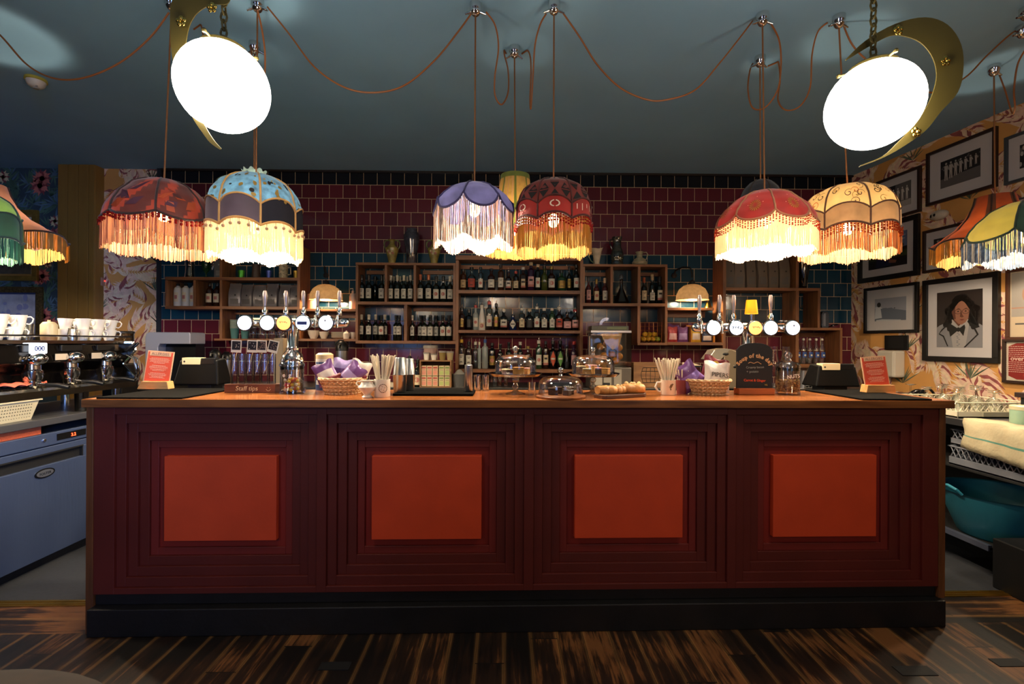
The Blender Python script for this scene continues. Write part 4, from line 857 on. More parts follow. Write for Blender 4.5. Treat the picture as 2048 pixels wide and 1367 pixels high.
    if ruffle:
        m = MB(); vs = []; N2 = 60
        for j, (r_, z_) in enumerate(((.16, 0), (.22, .015), (.26, .03), (.29, .042))):
            for i in range(N2): a = 2*PI*i/N2; w_ = 1+.05*math.sin(a*9)*j/2; vs.append((r_*R*w_*math.cos(a), r_*R*w_*math.sin(a), H+z_-.015+.006*math.sin(a*9+1)*j/2))
        m.add(vs, [(j*N2+i, j*N2+(i+1) % N2, (j+1)*N2+(i+1) % N2, (j+1)*N2+i) for j in range(3) for i in range(N2)], 0, True); m.build('ruffle', ruffle, t)
    # bulb, holder, flex and ceiling rose
    MB().sph((0, 0, .035), .032, 14, sz=1.2).build('bulb', M('hot_bulb', 'ffe0b0', .5, em='ffd090', es=25), t)
    m = MB(); m.lathe([(.02, .07), (.022, .12), (.012, .14)], 16); m.tube([(0, 0, .13), (0, 0, H)], .006, 6)
    for q in range(4): a = q*PI/2+.3; m.tube([(0, 0, H-.004), (R*.12*math.cos(a), R*.12*math.sin(a), H-.002)], .002, 4)
    m.build('lamp_holder', M('aged_brass_holder', '7a6234', .35, 1), t)
    rz = ZC-ze; q_ = atZ(rp[0], rp[1], ZC-.03)-t.location if rp else Vector((0, 0, 0)); q_.z = 0
    MB().tube([(0, 0, H-.01), (q_.x, q_.y, rz-.07)], .0045, 8).build('flex', M('brown_twisted_flex', '7a4c24', .6, bump=.3, bs=300), t)
    ceiling_rose(t, (q_.x, q_.y, rz), rose or (PI*.0, PI))
    # glow of the bulb: above (mostly through the cloth) and below
    point('pendant_glow', (ctr.x, Y, ze-.03), power*3.0, col, .04)
    return t, R, ze
def ceiling_rose(t, c, dirs):
    m = MB(); m.lathe([(.034, 0), (.034, -.035), (.03, -.04), (.03, -.048), (.026, -.055), (.018, -.066), (.006, -.072)], 24, c)
    for a in dirs:
        d = Vector((math.cos(a), math.sin(a)*.4, -.42)).normalized(); p = Vector(c)+Vector((0, 0, -.035)); m.tube([p+d*.02, p+d*.05], .008, 10); m.tube([p+d*.05, p+d*.064], .0055, 10)
    m.build('ceiling_rose', chrome, t)
Yr = lambda px, py: atZ(px, py, ZC-.035).y
MOT = [M('gold_embroidery', '9a7a3a', .5, .4), M('dark_embroidery', '3c2a1e', .7), M('white_embroidery', 'd8ceb8', .7), M('orange_silk', 'b8502a', .6, trl=.3), M('plum_cloth', '4a2430', .8)]
def on(pos, a0, n, pnl, u, v, out=.004): return pos(a0+2*PI*(pnl+u)/n, v, out)
def mo_medal(m, pos, n, a0):
    for p in range(n):
        for k in range(16):
            a = 2*PI*k/16
            for rr, mi in ((.11, 0),):
                c = [on(pos, a0, n, p, .5+.25*rr*math.cos(a)*1.2, .62+rr*.5*math.sin(a)), on(pos, a0, n, p, .5+rr*1.25*math.cos(a-.12), .62+rr*1.3*math.sin(a-.12)), on(pos, a0, n, p, .5+rr*1.5*math.cos(a), .62+rr*1.55*math.sin(a)), on(pos, a0, n, p, .5+rr*1.25*math.cos(a+.12), .62+rr*1.3*math.sin(a+.12))]
                m.add(c, [(0, 1, 2, 3)], 0)
        for (u, v) in ((.5, .35), (.3, .6), (.7, .55), (.55, .2)):
            m.add([on(pos, a0, n, p, u+.012*math.cos(k), v+.014*math.sin(k)) for k in (0, 1.57, 3.14, 4.71)], [(0, 1, 2, 3)], 2)
def spots(cols, k, r, seed, v0=.1, v1=.6):
    def f(m, pos, n, a0):
        rnd = random.Random(seed)
        for p in range(n):
            for q in range(k):
                u, v = rnd.uniform(.1, .9), rnd.uniform(v0, v1); rr = r*rnd.uniform(.6, 1.3); mi = rnd.choice(cols); e = rnd.uniform(.8, 1.2); s = rnd.uniform(.4, 1)
                m.add([on(pos, a0, n, p, u+rr*e*math.cos(j*.7), v+rr*s*math.sin(j*.7)) for j in range(9)], [tuple(range(9))], mi)
    return f
def swirls(m, pos, n, a0):
    rnd = random.Random(4)
    for p in range(n):
        for q in range(8):
            u, v = rnd.uniform(.15, .85), rnd.uniform(.15, .55); a1 = rnd.uniform(0, 6); s = rnd.choice((-1, 1)); mi = rnd.choice((1, 1, 0, 3, 4)); pts = []
            for j in range(18):
                r_ = .015+.009*j/1.6; a = a1+s*j*.42; pts.append((u+r_*math.cos(a), v+r_*.9*math.sin(a)))
            for j in range(17):
                (u1, v1), (u2, v2) = pts[j], pts[j+1]; w = .012*(1-j/26); dv, du = (u2-u1), -(v2-v1); l_ = math.hypot(du, dv)+1e-6; du, dv = du/l_*w, dv/l_*w
                if max(v1, v2) < .62: m.add([on(pos, a0, n, p, u1+du, v1+dv), on(pos, a0, n, p, u2+du, v2+dv), on(pos, a0, n, p, u2-du, v2-dv), on(pos, a0, n, p, u1-du, v1-dv)], [(0, 1, 2, 3)], mi)
def patches(m, pos, n, a0):
    rnd = random.Random(9)
    for p in range(n):
        for q in range(5):
            u, v = rnd.uniform(.1, .7), rnd.uniform(.25, .75); w, h_ = rnd.uniform(.08, .22), rnd.uniform(.1, .28); s = rnd.uniform(-.25, .25); mi = rnd.choice((3, 3, 4, 4))
            m.add([on(pos, a0, n, p, u, v), on(pos, a0, n, p, u+w, v+s*.3), on(pos, a0, n, p, min(.97, u+w+s), min(.95, v+h_)), on(pos, a0, n, p, max(.03, u+s), min(.95, v+h_))], [(0, 1, 2, 3)], mi)
def monogram(m, pos, n, a0):
    for p in range(n):
        if p % 2 == 0:
            for k in range(18):
                if k % 9 in (4,): continue
                a, b_ = 2*PI*k/18, 2*PI*(k+1)/18
                m.add([on(pos, a0, n, p, .5+r_*math.cos(x), .79+r_*.62*math.sin(x)) for r_, x in ((.1, a), (.14, a), (.14, b_), (.1, b_))], [(0, 1, 2, 3)], 2)
        else:
            for k, (u, l_) in enumerate(((.15, .12), (.32, .17), (.5, .1), (.66, .15), (.84, .12))): m.add([on(pos, a0, n, p, u-.012, .72), on(pos, a0, n, p, u+.012, .72), on(pos, a0, n, p, u+.012, .72+l_), on(pos, a0, n, p, u-.012, .72+l_)], [(0, 1, 2, 3)], 2)
        for r in range(3):                                 # rows of black triangles
            for q in range(3):
                u0, u1 = .03+q*.32, .03+(q+1)*.32-.02; v0 = .06+r*.19; v1 = v0+.17; up = (q+r+p) % 2
                m.add([on(pos, a0, n, p, u0, v1 if up else v0), on(pos, a0, n, p, u1, v1 if up else v0), on(pos, a0, n, p, (u0+u1)/2, v0 if up else v1)], [(0, 1, 2)], 1)
black_vel = M('black_velvet', '0a0808', .9)
MOT[1] = M('black_embroidery', '120c0c', .8)
# A: orange and brown patchwork
fA = dict(mats=[C('copper_tinsel_fringe', '9a5a3a', .3), C('pale_amber_fringe', 'e0b888', .55)], mix=.45, w=.40, pt=.03)
LA = lamp(328, 2.58, 'orange and brown patchwork lampshade with copper fringe, leftmost over the bar', 191, 352, 415, .15, FLAT, 7, -.03, [C('rust_brown_cloth', '43180e', .08), C('burnt_orange_cloth', '6e2410', .1)],
     lambda p, u, v: 1 if (u*1.3+v+p*.37) % 1 < .35 else 0, C('brown_braid', '2e140a', .05), fA, dict(n=70, mat=M('red_glass_beads', '7a1410', .15), r=.008, rows=2), power=4.5, rose=(0.1,), seed=1, rp=(343, 6), motif=patches, a0=-.41, petals=False)
# B: blue floral, navy velvet band, cream fringe
fB = dict(mats=[C('cream_fringe', 'fcf0d4', .62, .05)], w=.52)
LB_ = lamp(512, 2.62, 'pale blue patterned lampshade with navy velvet band and glowing cream fringe', 171, 345, 445, .155, DRUM, 7, .03, [C('pale_blue_print_cloth', '3f6480', .12, .5, 30), M('navy_velvet', '0a0918', .9), C('violet_grey_velvet', '2e2530', .06)],
     lambda p, u, v: 0 if v < .60+.0*u else (2 if p % 3 == 0 else 1), C('gold_braid', 'c89858', .2), fB, dict(n=36, mat=M('clear_drop_beads', 'a8866a', .1), sparse=True, len=.022), power=14, rose=(0.0, PI), seed=2, rp=(515, 10), motif=spots([0, 0, 0, 1], 14, .045, 3), a0=-.32, ruffle=None, bandcol=.6, nst=360)
# behind B
LB2 = lamp(508, 3.16, 'pale blue frilled lampshade hidden behind the blue patterned one', 150, 344, 440, .15, DRUM, 6, .02, [C('ice_blue_cloth', '6f8a8a', .15)], lambda p, u, v: 0, C('ice_blue_braid', '9aaaa0', .2), fB, None, power=9, rose=(0.6, PI-.6), seed=3, rp=(509, 95), ruffle=C('ice_blue_frill', '7a9090', .2), nst=180)
# C: lavender petals with silver fringe
fC = dict(mats=[C('silver_tinsel_fringe', '8a7c74', .3, .5, 40), C('pale_lilac_fringe', 'd8c0b0', .55)], mix=.35, w=.42, pt=.03)
LC = lamp(949, 2.62, 'lavender lampshade of overlapping petals with silver fringe', 160, 360, 409, .18, DOME, 7, .075, [C('lavender_cloth', '454570', .06, .4, 10)], lambda p, u, v: 0, C('lilac_braid', '3a3568', .08), fC, None, power=9, rose=(0.0, PI), seed=4, rp=(951, 18), petals=True, a0=-.2)
# D: green and gold pleated, behind
fD = dict(mats=[C('gold_fringe', 'b8833c', .5)], w=.42)
LD = lamp(1030, 3.08, 'tall green and gold pleated lampshade behind the lavender and red ones', 120, 346, 455, .13, [(0, .48), (.1, .5), (.4, .62), (.7, .82), (1, 1)], 8, .0, [C('straw_gold_cloth', 'a88a48', .4, .15, 30), C('olive_green_cloth', '5c6a2c', .3), C('red_stripe_cloth', 'b08a60', .4)],
     lambda p, u, v: 1 if (v < .08 or u < .12 or u > .88) else (2 if (u*9) % 1 < .25 and p % 2 else 0), None, fD, None, power=3, rose=(0.7, PI-.7), seed=5, rp=(1029, 103), ribs=False, nst=160)
# E: red and black
fE = dict(mats=[C('old_gold_fringe', '9a7430', .45), C('gold_tinsel_fringe', 'b08a4a', .3)], mix=.3, w=.44)
LE = lamp(1107, 2.62, 'brick red lampshade with black triangles, ring motif and old gold fringe', 154, 356, 433, .165, DRUM, 7, .028, [C('brick_cloth', '5a1a14', .06), C('scarlet_cloth', '6e100a', .08)], lambda p, u, v: 0 if v < .64 else 1, C('red_braid', '4a120e', .05), fE, dict(n=90, mat=M('ruby_beads', '8a1a14', .15), rows=3, len=.03), power=3.2, rose=(0.0, PI), seed=6, rp=(1108, 15), motif=monogram, a0=-.515, bandcol=.64, nst=330)
# F: red with gold medallions, cream fringe
fF = dict(mats=[C('bright_cream_fringe', 'fff2d8', .62, .05)], w=.52, pt=.03)
LF = lamp(1529, 2.64, 'dark red lampshade with gold medallions and brilliant cream fringe', 184, 375, 432, .15, FLAT, 8, .045, [C('dark_red_silk', '5a0e0a', .08), C('bright_red_silk', 'b01c18', .3)], lambda p, u, v: 0, C('tan_braid', 'a06a48', .15), fF, dict(n=110, mat=M('orange_red_beads', 'a02c14', .2), rows=4, len=.022, r=.0042), power=14, rose=(PI, -.2), seed=7, rp=(1525, 38), petals=True, a0=-.3, motif=mo_medal, nst=340)
LF2 = lamp(1521, 3.18, 'dark lampshade with brown panel hidden behind the red medallion one', 86, 358, 450, .1, DRUM, 6, .02, [C('dark_navy_cloth', '1c1c24', .05), C('brown_panel_cloth', '4a3222', .1)], lambda p, u, v: 1 if p == 1 else 0, C('dark_braid', '2a1c14', .05), fB, None, power=7, rose=(.6, PI-.6), seed=8, rp=(1520, 122), nst=150)
# G: cream paisley
fG = dict(mats=[C('bronze_fringe', '9a6a48', .3), C('peach_fringe', 'c8935c', .45)], mix=.5, w=.42)
LG = lamp(1695, 2.90, 'cream paisley lampshade with beige band and bronze fringe, by the framed photographs', 172, 366, 447, .155, DRUM, 7, .026, [C('cream_paisley_cloth', 'a88a58', .22, .2, 10), C('beige_band_cloth', '8a6a48', .12)], lambda p, u, v: 0 if v < .62 else 1, C('pinkish_braid', '6e4c3a', .1), fG, dict(n=100, mat=M('orange_beads', '9c3c1e', .2), rows=4, len=.026), power=7, rose=(PI, .3), seed=9, rp=(1678, 42), motif=swirls, a0=-.19, bandcol=.62, nst=330)
# H, I at right, J, K at left: beyond the bar ends
fH = dict(mats=[C('dull_gold_tinsel', '8a6a2c', .3), C('honey_fringe', 'b88a40', .5)], mix=.3, w=.42)
lamp(1990, 3.25, 'orange bell-shaped lampshade with brown ribs at the far right', 200, 385, 470, .12, BELL, 6, .04, [C('orange_cloth', '8a3a14', .12), C('brown_rib_cloth', '4a2814', .1)], lambda p, u, v: 1 if (u < .16 or u > .84) else 0, C('dark_brown_braid', '3a2010', .05), fH, None, power=7, rose=(.2,), seed=10, rp=(1988, 140), a0=.1, nst=240)
fI = dict(mats=[C('blue_silver_tinsel', '5a6a80', .3, .5, 50), C('pearl_fringe', 'c0b8a8', .5)], mix=.25, w=.44)
lamp(2052, 2.62, 'yellow and green petal lampshade with silver blue fringe at the right edge', 190, 395, 462, .12, FLAT, 6, .05, [C('yellow_pleated_cloth', '948638', .1, .1), C('dark_green_cloth', '162a22', .08)], lambda p, u, v: 0 if p % 2 else 1, C('green_braid', '1f3a30', .1), fI, None, power=5, rose=(PI,), seed=11, petals=True, a0=-1.0, nst=260)
lamp(-45, 2.95, 'orange bell-shaped lampshade with flowered panel at the far left', 270, 355, 442, .11, BELL, 6, .045, [C('rust_cloth', '4a1e0c', .08), C('flowered_cloth', '8a5c44', .15)], lambda p, u, v: 1 if p % 2 else 0, C('dark_brown_braid', ''), fH, None, power=13, rose=(.2,), seed=12, a0=.1, nst=260)
fK = dict(mats=[C('green_fringe', '3f7058', .4), C('dark_green_fringe', '1f4a38', .3)], mix=.5, w=.44)
lamp(-48, 2.35, 'lime and dark green lampshade with green fringe at the left edge', 132, 378, 468, .1, DRUM, 6, .02, [C('lime_cloth', '5a7838', .2), C('bottle_green_cloth', '0f3022', .1)], lambda p, u, v: 0 if v < .5 else 1, C('green_braid', ''), fK, None, power=4, rose=(.2,), seed=13, bandcol=.5, nst=200)
# ---- swagged cables between the roses
cabm = M('rust_brown_cable', '8a5022', .55)
def cable(pts, label, Ys=None, name='cable'):
    # smooth curve through the given points; depth runs evenly from one rose to the other
    P = []; n = len(pts)
    for i, (px, py) in enumerate(pts):
        Yi = Ys[0]+(Ys[1]-Ys[0])*i/(n-1); P.append(atY(px, py, Yi))
    out = []
    for i in range(n-1):
        p0, p1, p2, p3 = P[max(0, i-1)], P[i], P[i+1], P[min(n-1, i+2)]
        for k in range(8):
            u = k/8; out.append(.5*((2*p1)+(p2-p0)*u+(2*p0-5*p1+4*p2-p3)*u*u+(3*p1-p0-3*p2+p3)*u**3))
    out.append(P[-1]); out = [Vector((v.x, v.y, min(v.z, ZC-.006))) for v in out]
    t = MB().tube(out, .0048, 6).build('ceiling_cable', cabm); return tag(t, label, 'cable')
cable([(-60, 20), (0, 70), (55, 130), (110, 157), (170, 155), (240, 125), (300, 75), (338, 25)], 'brown cable swagged across the ceiling past the smoke detector', (2.7, 2.62))
cable([(388, 20), (402, 50), (408, 80)], 'short brown cable end behind the left globe lamp', (2.9, 2.8))
cable([(535, 14), (580, 70), (630, 135), (690, 175), (750, 185), (810, 170), (870, 120), (915, 65), (942, 28)], 'brown cable swagged between the blue and the lavender lamps', (2.62, 2.64))
cable([(515, 20), (524, 60), (530, 110), (527, 160), (510, 150), (503, 105), (500, 92)], 'brown cable loop behind the left globe lamp', (2.62, 3.0))
cable([(972, 24), (990, 50), (997, 95), (990, 150), (990, 190), (1003, 209), (1016, 185), (1016, 140), (1008, 105), (1012, 96)], 'brown cable loop left of the small middle rose', (2.64, 3.1))
cable([(1044, 95), (1058, 105), (1062, 135), (1060, 200), (1062, 215), (1066, 150), (1070, 90), (1080, 50), (1092, 28)], 'brown cable loop right of the small middle rose', (3.1, 2.64))
cable([(1126, 26), (1160, 75), (1195, 130), (1240, 175), (1290, 198), (1330, 200), (1390, 180), (1440, 125), (1480, 75), (1505, 42)], 'brown cable swagged between the red and the medallion lamps', (2.64, 2.74))
cable([(1540, 44), (1558, 80), (1562, 130), (1555, 180), (1530, 215), (1505, 215), (1496, 180), (1500, 140), (1510, 120)], 'brown cable loop above the medallion lamp', (2.74, 3.2))
cable([(1536, 116), (1555, 120), (1560, 160), (1556, 200), (1572, 220), (1600, 212), (1620, 175), (1624, 110), (1635, 65), (1655, 45)], 'brown cable loop between medallion and paisley lamps', (3.2, 2.76))
cable([(1686, 48), (1705, 90), (1740, 125), (1800, 165), (1870, 185), (1930, 155), (1975, 110), (2030, 62), (2070, 50)], 'brown cable running behind the right globe lamp', (2.76, 2.8))
cable([(1995, 140), (2010, 180), (2024, 225), (2030, 215), (2028, 180), (2035, 130), (2050, 100)], 'brown cable loop at the far right of the ceiling', (3.2, 2.9))
t = thing('ceiling_cable_clip', 'chrome ceiling rose at the far upper right edge', 'ceiling rose', atZ(2046, 52, ZC)); ceiling_rose(t, (0, 0, 0), (PI,)); t.name = 'ceiling_rose_fitting'
# ---- smoke detector
p = atZ(72, 157, ZC); t = thing('smoke_detector', 'white round smoke detector on the ceiling at upper left', 'smoke detector', (p.x, p.y, ZC-.001))
MB().lathe([(.062, 0), (.064, -.018), (.06, -.02)], 28).build('base', M('yellowed_plastic', 'b8a83c', .5), t)
MB().lathe([(.056, -.02), (.054, -.035), (.045, -.055), (.03, -.066), (.02, -.068)], 28).build('cover', M('detector_white', 'c8c0ae', .4), t)
m = MB(); m.lathe([(.02, -.068), (.018, -.074)], 16); m.sph((.025, -.02, -.062), .008, 8); m.build('sensor', M('detector_grey', '8a8880', .4), t)
# ---- big opal globes with brass crescents
opal = M('glowing_opal_glass', 'fff4e0', .3, em='fff0da', es=15.0)
def smooth2(P):
    o = []
    for i in range(len(P)-1):
        a, b_, c, d = [Vector((*P[max(0, min(len(P)-1, i+k))], 0)) for k in (-1, 0, 1, 2)]
        for k in range(4):
            u = k/4; v = .5*((2*b_)+(c-a)*u+(2*a-5*b_+4*c-d)*u*u+(3*b_-a-3*c+d)*u**3); o.append((v.x, v.y))
    return o+[P[-1]]
def globe(px, py, Y, Rg, label, flip, outline, flowers):
    c = atY(px, py, Y); t = thing('globe_lamp', label, 'lamp', (c.x, c.y, c.z))
    MB().sph((0, 0, 0), Rg, 48).build('glass_globe', opal, t)
    bm_ = M('globe_brass', '524820', .42, .4, bump=.1, bs=20)
    m = MB(); m.lathe([(.075, Rg*.86), (.075, Rg*.93), (.06, Rg*1.0), (.03, Rg*1.04), (.012, Rg*1.1), (.012, Rg*1.2)], 28)
    for k in range(3):
        a = .5+k*2.09; m.tube([(.075*math.cos(a), .075*math.sin(a), Rg*.9), (.1*math.cos(a), .1*math.sin(a), Rg*.9)], .004, 6); m.sph((.103*math.cos(a), .103*math.sin(a), Rg*.9), .008, 8)
    m.build('gallery', bm_, t)
    m = MB(); z = Rg*1.18; k = 0
    while z < ZC-c.z-.05:                                  # chain links
        a = (k % 2)*PI/2; m.tube([(.011*math.cos(q*PI/4)*math.cos(a), .011*math.cos(q*PI/4)*math.sin(a), z+.016+.02*math.sin(q*PI/4)) for q in range(8)], .0035, 6, closed=True); z += .028; k += 1
    m.build('chain', bm_, t)
    m = MB(); m.lathe([(.05, 0), (.05, -.02), (.02, -.05)], 20, (0, 0, ZC-c.z)); m.build('ceiling_cup', bm_, t)
    # crescent plate: outline on its own plane just beside the globe
    Yc = Y+(-.02 if flip else .02); outline = smooth2(outline[:len(outline)//2])+smooth2(outline[len(outline)//2:]); out = [atY(a, b_, Yc)-c for a, b_ in outline]; k = len(out)//2
    m = MB(); n = len(out); vs = [(v.x, v.y-.0015, v.z) for v in out]+[(v.x, v.y+.0015, v.z) for v in out]
    fs = []
    for i in range(k-1): j = n-1-i; fs += [(i, i+1, j-1, j), (n+j, n+j-1, n+i+1, n+i)]
    for i in range(n): q = (i+1) % n; fs.append((i, q, n+q, n+i))
    m.add(vs, fs, 0); m.build('brass_crescent', bm_, t)
    if flowers:
        m = MB()
        for (a, b_) in flowers:
            p = atY(a, b_, Yc-.012)-c
            for q in range(5): an = q*1.2566+.4; m.sph((p.x+.011*math.cos(an), p.y, p.z+.011*math.sin(an)), .0085, 8, sy=.5)
            m.sph(tuple(p+Vector((0, -.004, 0))), .005, 6); m.tube([p, p+Vector((0, .014, 0))], .003, 5)
        m.build('brass_blossom', brass, t)
    return t
oR = [(1690, 120), (1730, 82), (1790, 48), (1850, 35), (1895, 50), (1922, 90), (1926, 140), (1915, 185), (1880, 225), (1850, 262), (1800, 297), (1760, 318), (1717, 334)]
iR = [(1722, 330), (1765, 312), (1795, 285), (1828, 250), (1855, 210), (1870, 170), (1872, 140), (1862, 110), (1840, 85), (1810, 73), (1780, 72), (1740, 92), (1692, 121)]
globe(1746, 211, 1.68, .150, 'glowing white globe lamp with brass crescent, upper right', 0, oR+iR, [(1797, 60), (1892, 122), (1833, 264)])
oL = [(455, -30), (440, -55), (400, -55), (360, -30), (342, 10), (341, 60), (343, 100), (352, 150), (372, 205), (388, 240), (405, 265), (420, 285), (441, 300)]
iL = [(443, 297), (428, 280), (414, 258), (402, 235), (390, 205), (378, 165), (371, 120), (373, 80), (382, 45), (400, 22), (425, 10), (455, 8), (462, -10)]
globe(447, 175, 1.68, .150, 'glowing white globe lamp with brass crescent, upper left', 1, oL+iL, [(362, 42), (381, 212), (424, 15)])
# ================================================================== THINGS ON THE BAR
def scrib(m, x0, x1, y, z, a, n, r):                        # an illegible handwritten line
    k = n*6; m.tube([(x0+(x1-x0)*i/k+a*.5*math.sin(i*.9), y, z+a*math.sin(i*1.05)*(1+.4*math.sin(i*.37))) for i in range(k+1)], r, 4)
def on_bar(px, py): p = topY(px, py); return Vector((p.x, p.y, Zt))
def wpx(px0, px1, Y): return abs(px1-px0)*Y/FPX
def hpx(top, base, Y): return (base-top)*Y/FPX
# rubber mats
def mat_(label, pts, h=.008):
    q = [on_bar(*p) for p in pts]; c = sum(q, Vector())/4; t = MB(); t.hexa([(v.x-c.x, v.y-c.y, 0) for v in q], [(v.x-c.x, v.y-c.y, h) for v in q])
    o = t.build('bar_mat', rubber, None, (c.x, c.y, Zt), bevel=.002); return tag(o, label, 'mat')
def rect_mat(label, x0, x1, y0, y1, h=.008):
    o = MB().box(x0, x1, y0, y1, 0, h).build('bar_mat', rubber, None, (0, 0, Zt), bevel=.002); return tag(o, label, 'mat')
a = on_bar(368, 797); b_ = on_bar(188, 796); rect_mat('black rubber mat on the left end of the bar top', b_.x+.03, a.x, barY(-1.6)-.02, 2.66)
a = on_bar(1736, 802); rect_mat('black rubber mat on the right end of the bar top', a.x, on_bar(1890, 803).x-.02, barY(2.0)-.03, 2.70)
a = on_bar(784, 792); b_ = on_bar(946, 792); rect_mat('black rubber mat in the middle of the bar under the steel tumblers', a.x, b_.x, a.y+.012, a.y+.22, .012)
# allergies signs
def sign(px0, px1, pyb, pyt, label, lean):
    p = on_bar((px0+px1)/2, pyb); Y = p.y; w = wpx(px0, px1, Y); h = hpx(pyt, pyb, Y)
    t = thing('menu_stand', label, 'sign', (p.x, Y, Zt+.008))
    m = MB(); ww = w*.52; m.prism([(-ww, 0), (ww, 0), (ww*.9, .042), (-ww*.72 if lean > 0 else -ww*.9, .042)], -.02, .03); m.build('wooden_base', pine, t, bevel=.002)
    bw = w*.44; sh = Matrix.Translation((.006*lean, 0, .035)) @ Matrix.Rotation(math.radians(5)*lean, 4, 'Y') @ Matrix.Rotation(-.12, 4, 'X')
    m = MB(); m.box(-bw, bw, 0, .004, 0, h-.035, 0); m.box(-bw*.93, bw*.93, -.0008, 0, .006, h-.041, 1); m.box(-bw*.8, bw*.8, -.0014, 0, h*.70, h*.80, 0); m.xf(sh); m.build('printed_card', [M('card_cream', 'd0a680', .5), M('coral_card', 'cc4c33', .5)], t)
    m = MB(); text('ALLERGIES', .0205, (0, -.0016, h*.725), 0, m, extrude=.0003); k = len(m.v)
    lines = [(.63, .75), (.6, .9), (.57, .8), (.54, .85), (.505, .5), (.44, .6), (.41, .8), (.38, .82), (.34, .7), (.31, .5), (.24, .66), (.21, .8), (.18, .74), (.15, .5), (.12, .66)]
    for z_, f in lines:
        x = -bw*f*.85
        while x < bw*f*.85: l_ = random.uniform(.004, .012); m.box(x, min(x+l_, bw*f*.85), -.0012, -.0007, h*z_, h*z_+.0022, 1); x += l_+.002
    m.xf(sh); m.build('lettering', [M('faded_card_lettering', '8a6a5c', .6), M('pale_card_lettering', 'e6b49a', .6)], t)
sign(281, 340, 780, 705, 'coral red ALLERGIES card in wooden stand at left end of bar', .8)
sign(1728, 1786, 787, 714, 'coral red ALLERGIES card in wooden stand at right end of bar', -.8)
# tills: backs of monitors, standing on the staff-side worktop
def till(px0, px1, top, base, Y, label, flip=0):
    c = atY((px0+px1)/2, base, Y); w = wpx(px0, px1, Y); zt_ = atY(600, top, Y).z; z0 = .9; t = thing('till', label, 'till', (c.x, Y+.08, z0))
    h = zt_-z0; m = MB(); s = w/2; zb2 = Zt+.012-z0
    m.hexa([(-s, -.05, zb2), (s*.92, -.05, zb2), (s*.92, .1, zb2), (-s, .1, zb2)], [(-s*.78, -.03, h-.01), (s*.8, -.03, h-.01), (s*.8, .06, h), (-s*.78, .06, h)]); m.build('screen_back', M('till_black', '030303', .45, spec=.2), t, bevel=.008)
    MB().box(-s*.5, s*.5, -.02, .1, 0, zb2+.01).build('stand', matte_black, t, bevel=.004)
    MB().box(-s*.66, s*.1, -.036, .02, h-.035, h+.004).build('card_strip', M('cream_card', 'd6c59a', .5), t); MB().box(s*.1+.002, s*.72, -.034, .02, h-.035, h+.002).build('card_reader', M('reader_black', '141416', .25), t, bevel=.004)
    m = MB(); m.disc((-s*.56, -.0365, h-.018), .006, 0, 8); m.build('sticker', ink, t)
till(338, 432, 718, 776, 2.76, 'black till screen seen from behind at left end of bar'); till(1638, 1734, 724, 778, 2.80, 'black till screen seen from behind at right end of bar')
# staff tips box with tubes and photographs
p = on_bar(505, 785); Y = p.y; t = thing('tip_box', 'wooden tip box lettered Staff tips with clear tubes', 'tip box', (p.x, Y, Zt)); w = wpx(453, 560, Y)/2
walnut = wood('walnut_block', '5a2c14', '7a4422', (2, 20, 20), .4)
m = MB(); m.hexa([(-w, -.01, 0), (w*.86, -.01, 0), (w, .07, 0), (-w*.9, .07, 0)], [(-w, -.01, .045), (w*.86, -.01, .045), (w, .07, .045), (-w*.9, .07, .045)]); m.build('wooden_base', walnut, t, bevel=.0015)
m = MB(); text('Staff tips', .034, (-.025, -.0112, .013), 0, m, shear=.1); 
for q in (0, 1): m.sph((.083+.012*q, -.011, .028), .0018, 6)
m.tube([(.076+.0035*k, -.011, .02-.0085*math.sin(PI*k/7)) for k in range(8)], .0012, 4); m.build('chalk_lettering', M('chalk_cream', 'd8bc88', .7), t)
for k in range(6):
    x = -w*.80+.0405*k
    m = MB(); m.lathe([(.0175, .045), (.0175, .205), (.0165, .205), (.0165, .047)], 16, (x, .03, 0)); m.build('clear_tube', G3, t)
pm = [M('photo_black', '151012', .4), M('photo_white', 'd8d0bc', .5), M('photo_grain', '8a7466', .5)]
for k, (x, dx, tl, lab) in enumerate(((-w*.80, .012, .04, 'leftmost photo pick with a hanging lamp picture'), (-w*.80+.081, .012, .04, 'dark photo pick second from left in the tip box'), (-w*.80+.1215, .018, .03, 'photo pick of a crowd in the tip box'), (-w*.80+.162, .03, .22, 'tilted rightmost photo pick in the tip box'))):
    q = thing('photo_pick', lab, 'photo', (p.x+x, Y+.022+.006*k, Zt+.10), 0)
    m = MB(); top = Vector((dx+.008, 0, .118)); m.tube([(-.01, 0, 0), (dx*.5-.002, 0, .055), top], .0022, 6); m.build('stick', M('pale_stick', 'c8a468', .6), q)
    m = MB(); m.box(-.027, .027, -.004, -.002, 0, .066, 1); m.box(-.022, .022, -.0048, -.0038, .014, .06, 0); rr = random.Random(k)
    for _ in range((5, 6, 40, 24)[k]):
        a, b_ = rr.uniform(-.019, .018), rr.uniform(.017, .055); m.box(a, a+.004, -.0055, -.0046, b_, b_+.003, 2 if k > 1 else 1)
    m.xf(Matrix.Translation((dx+.004, 0, .112)) @ Matrix.Rotation(tl, 4, 'Y')); m.build('print', pm, q)
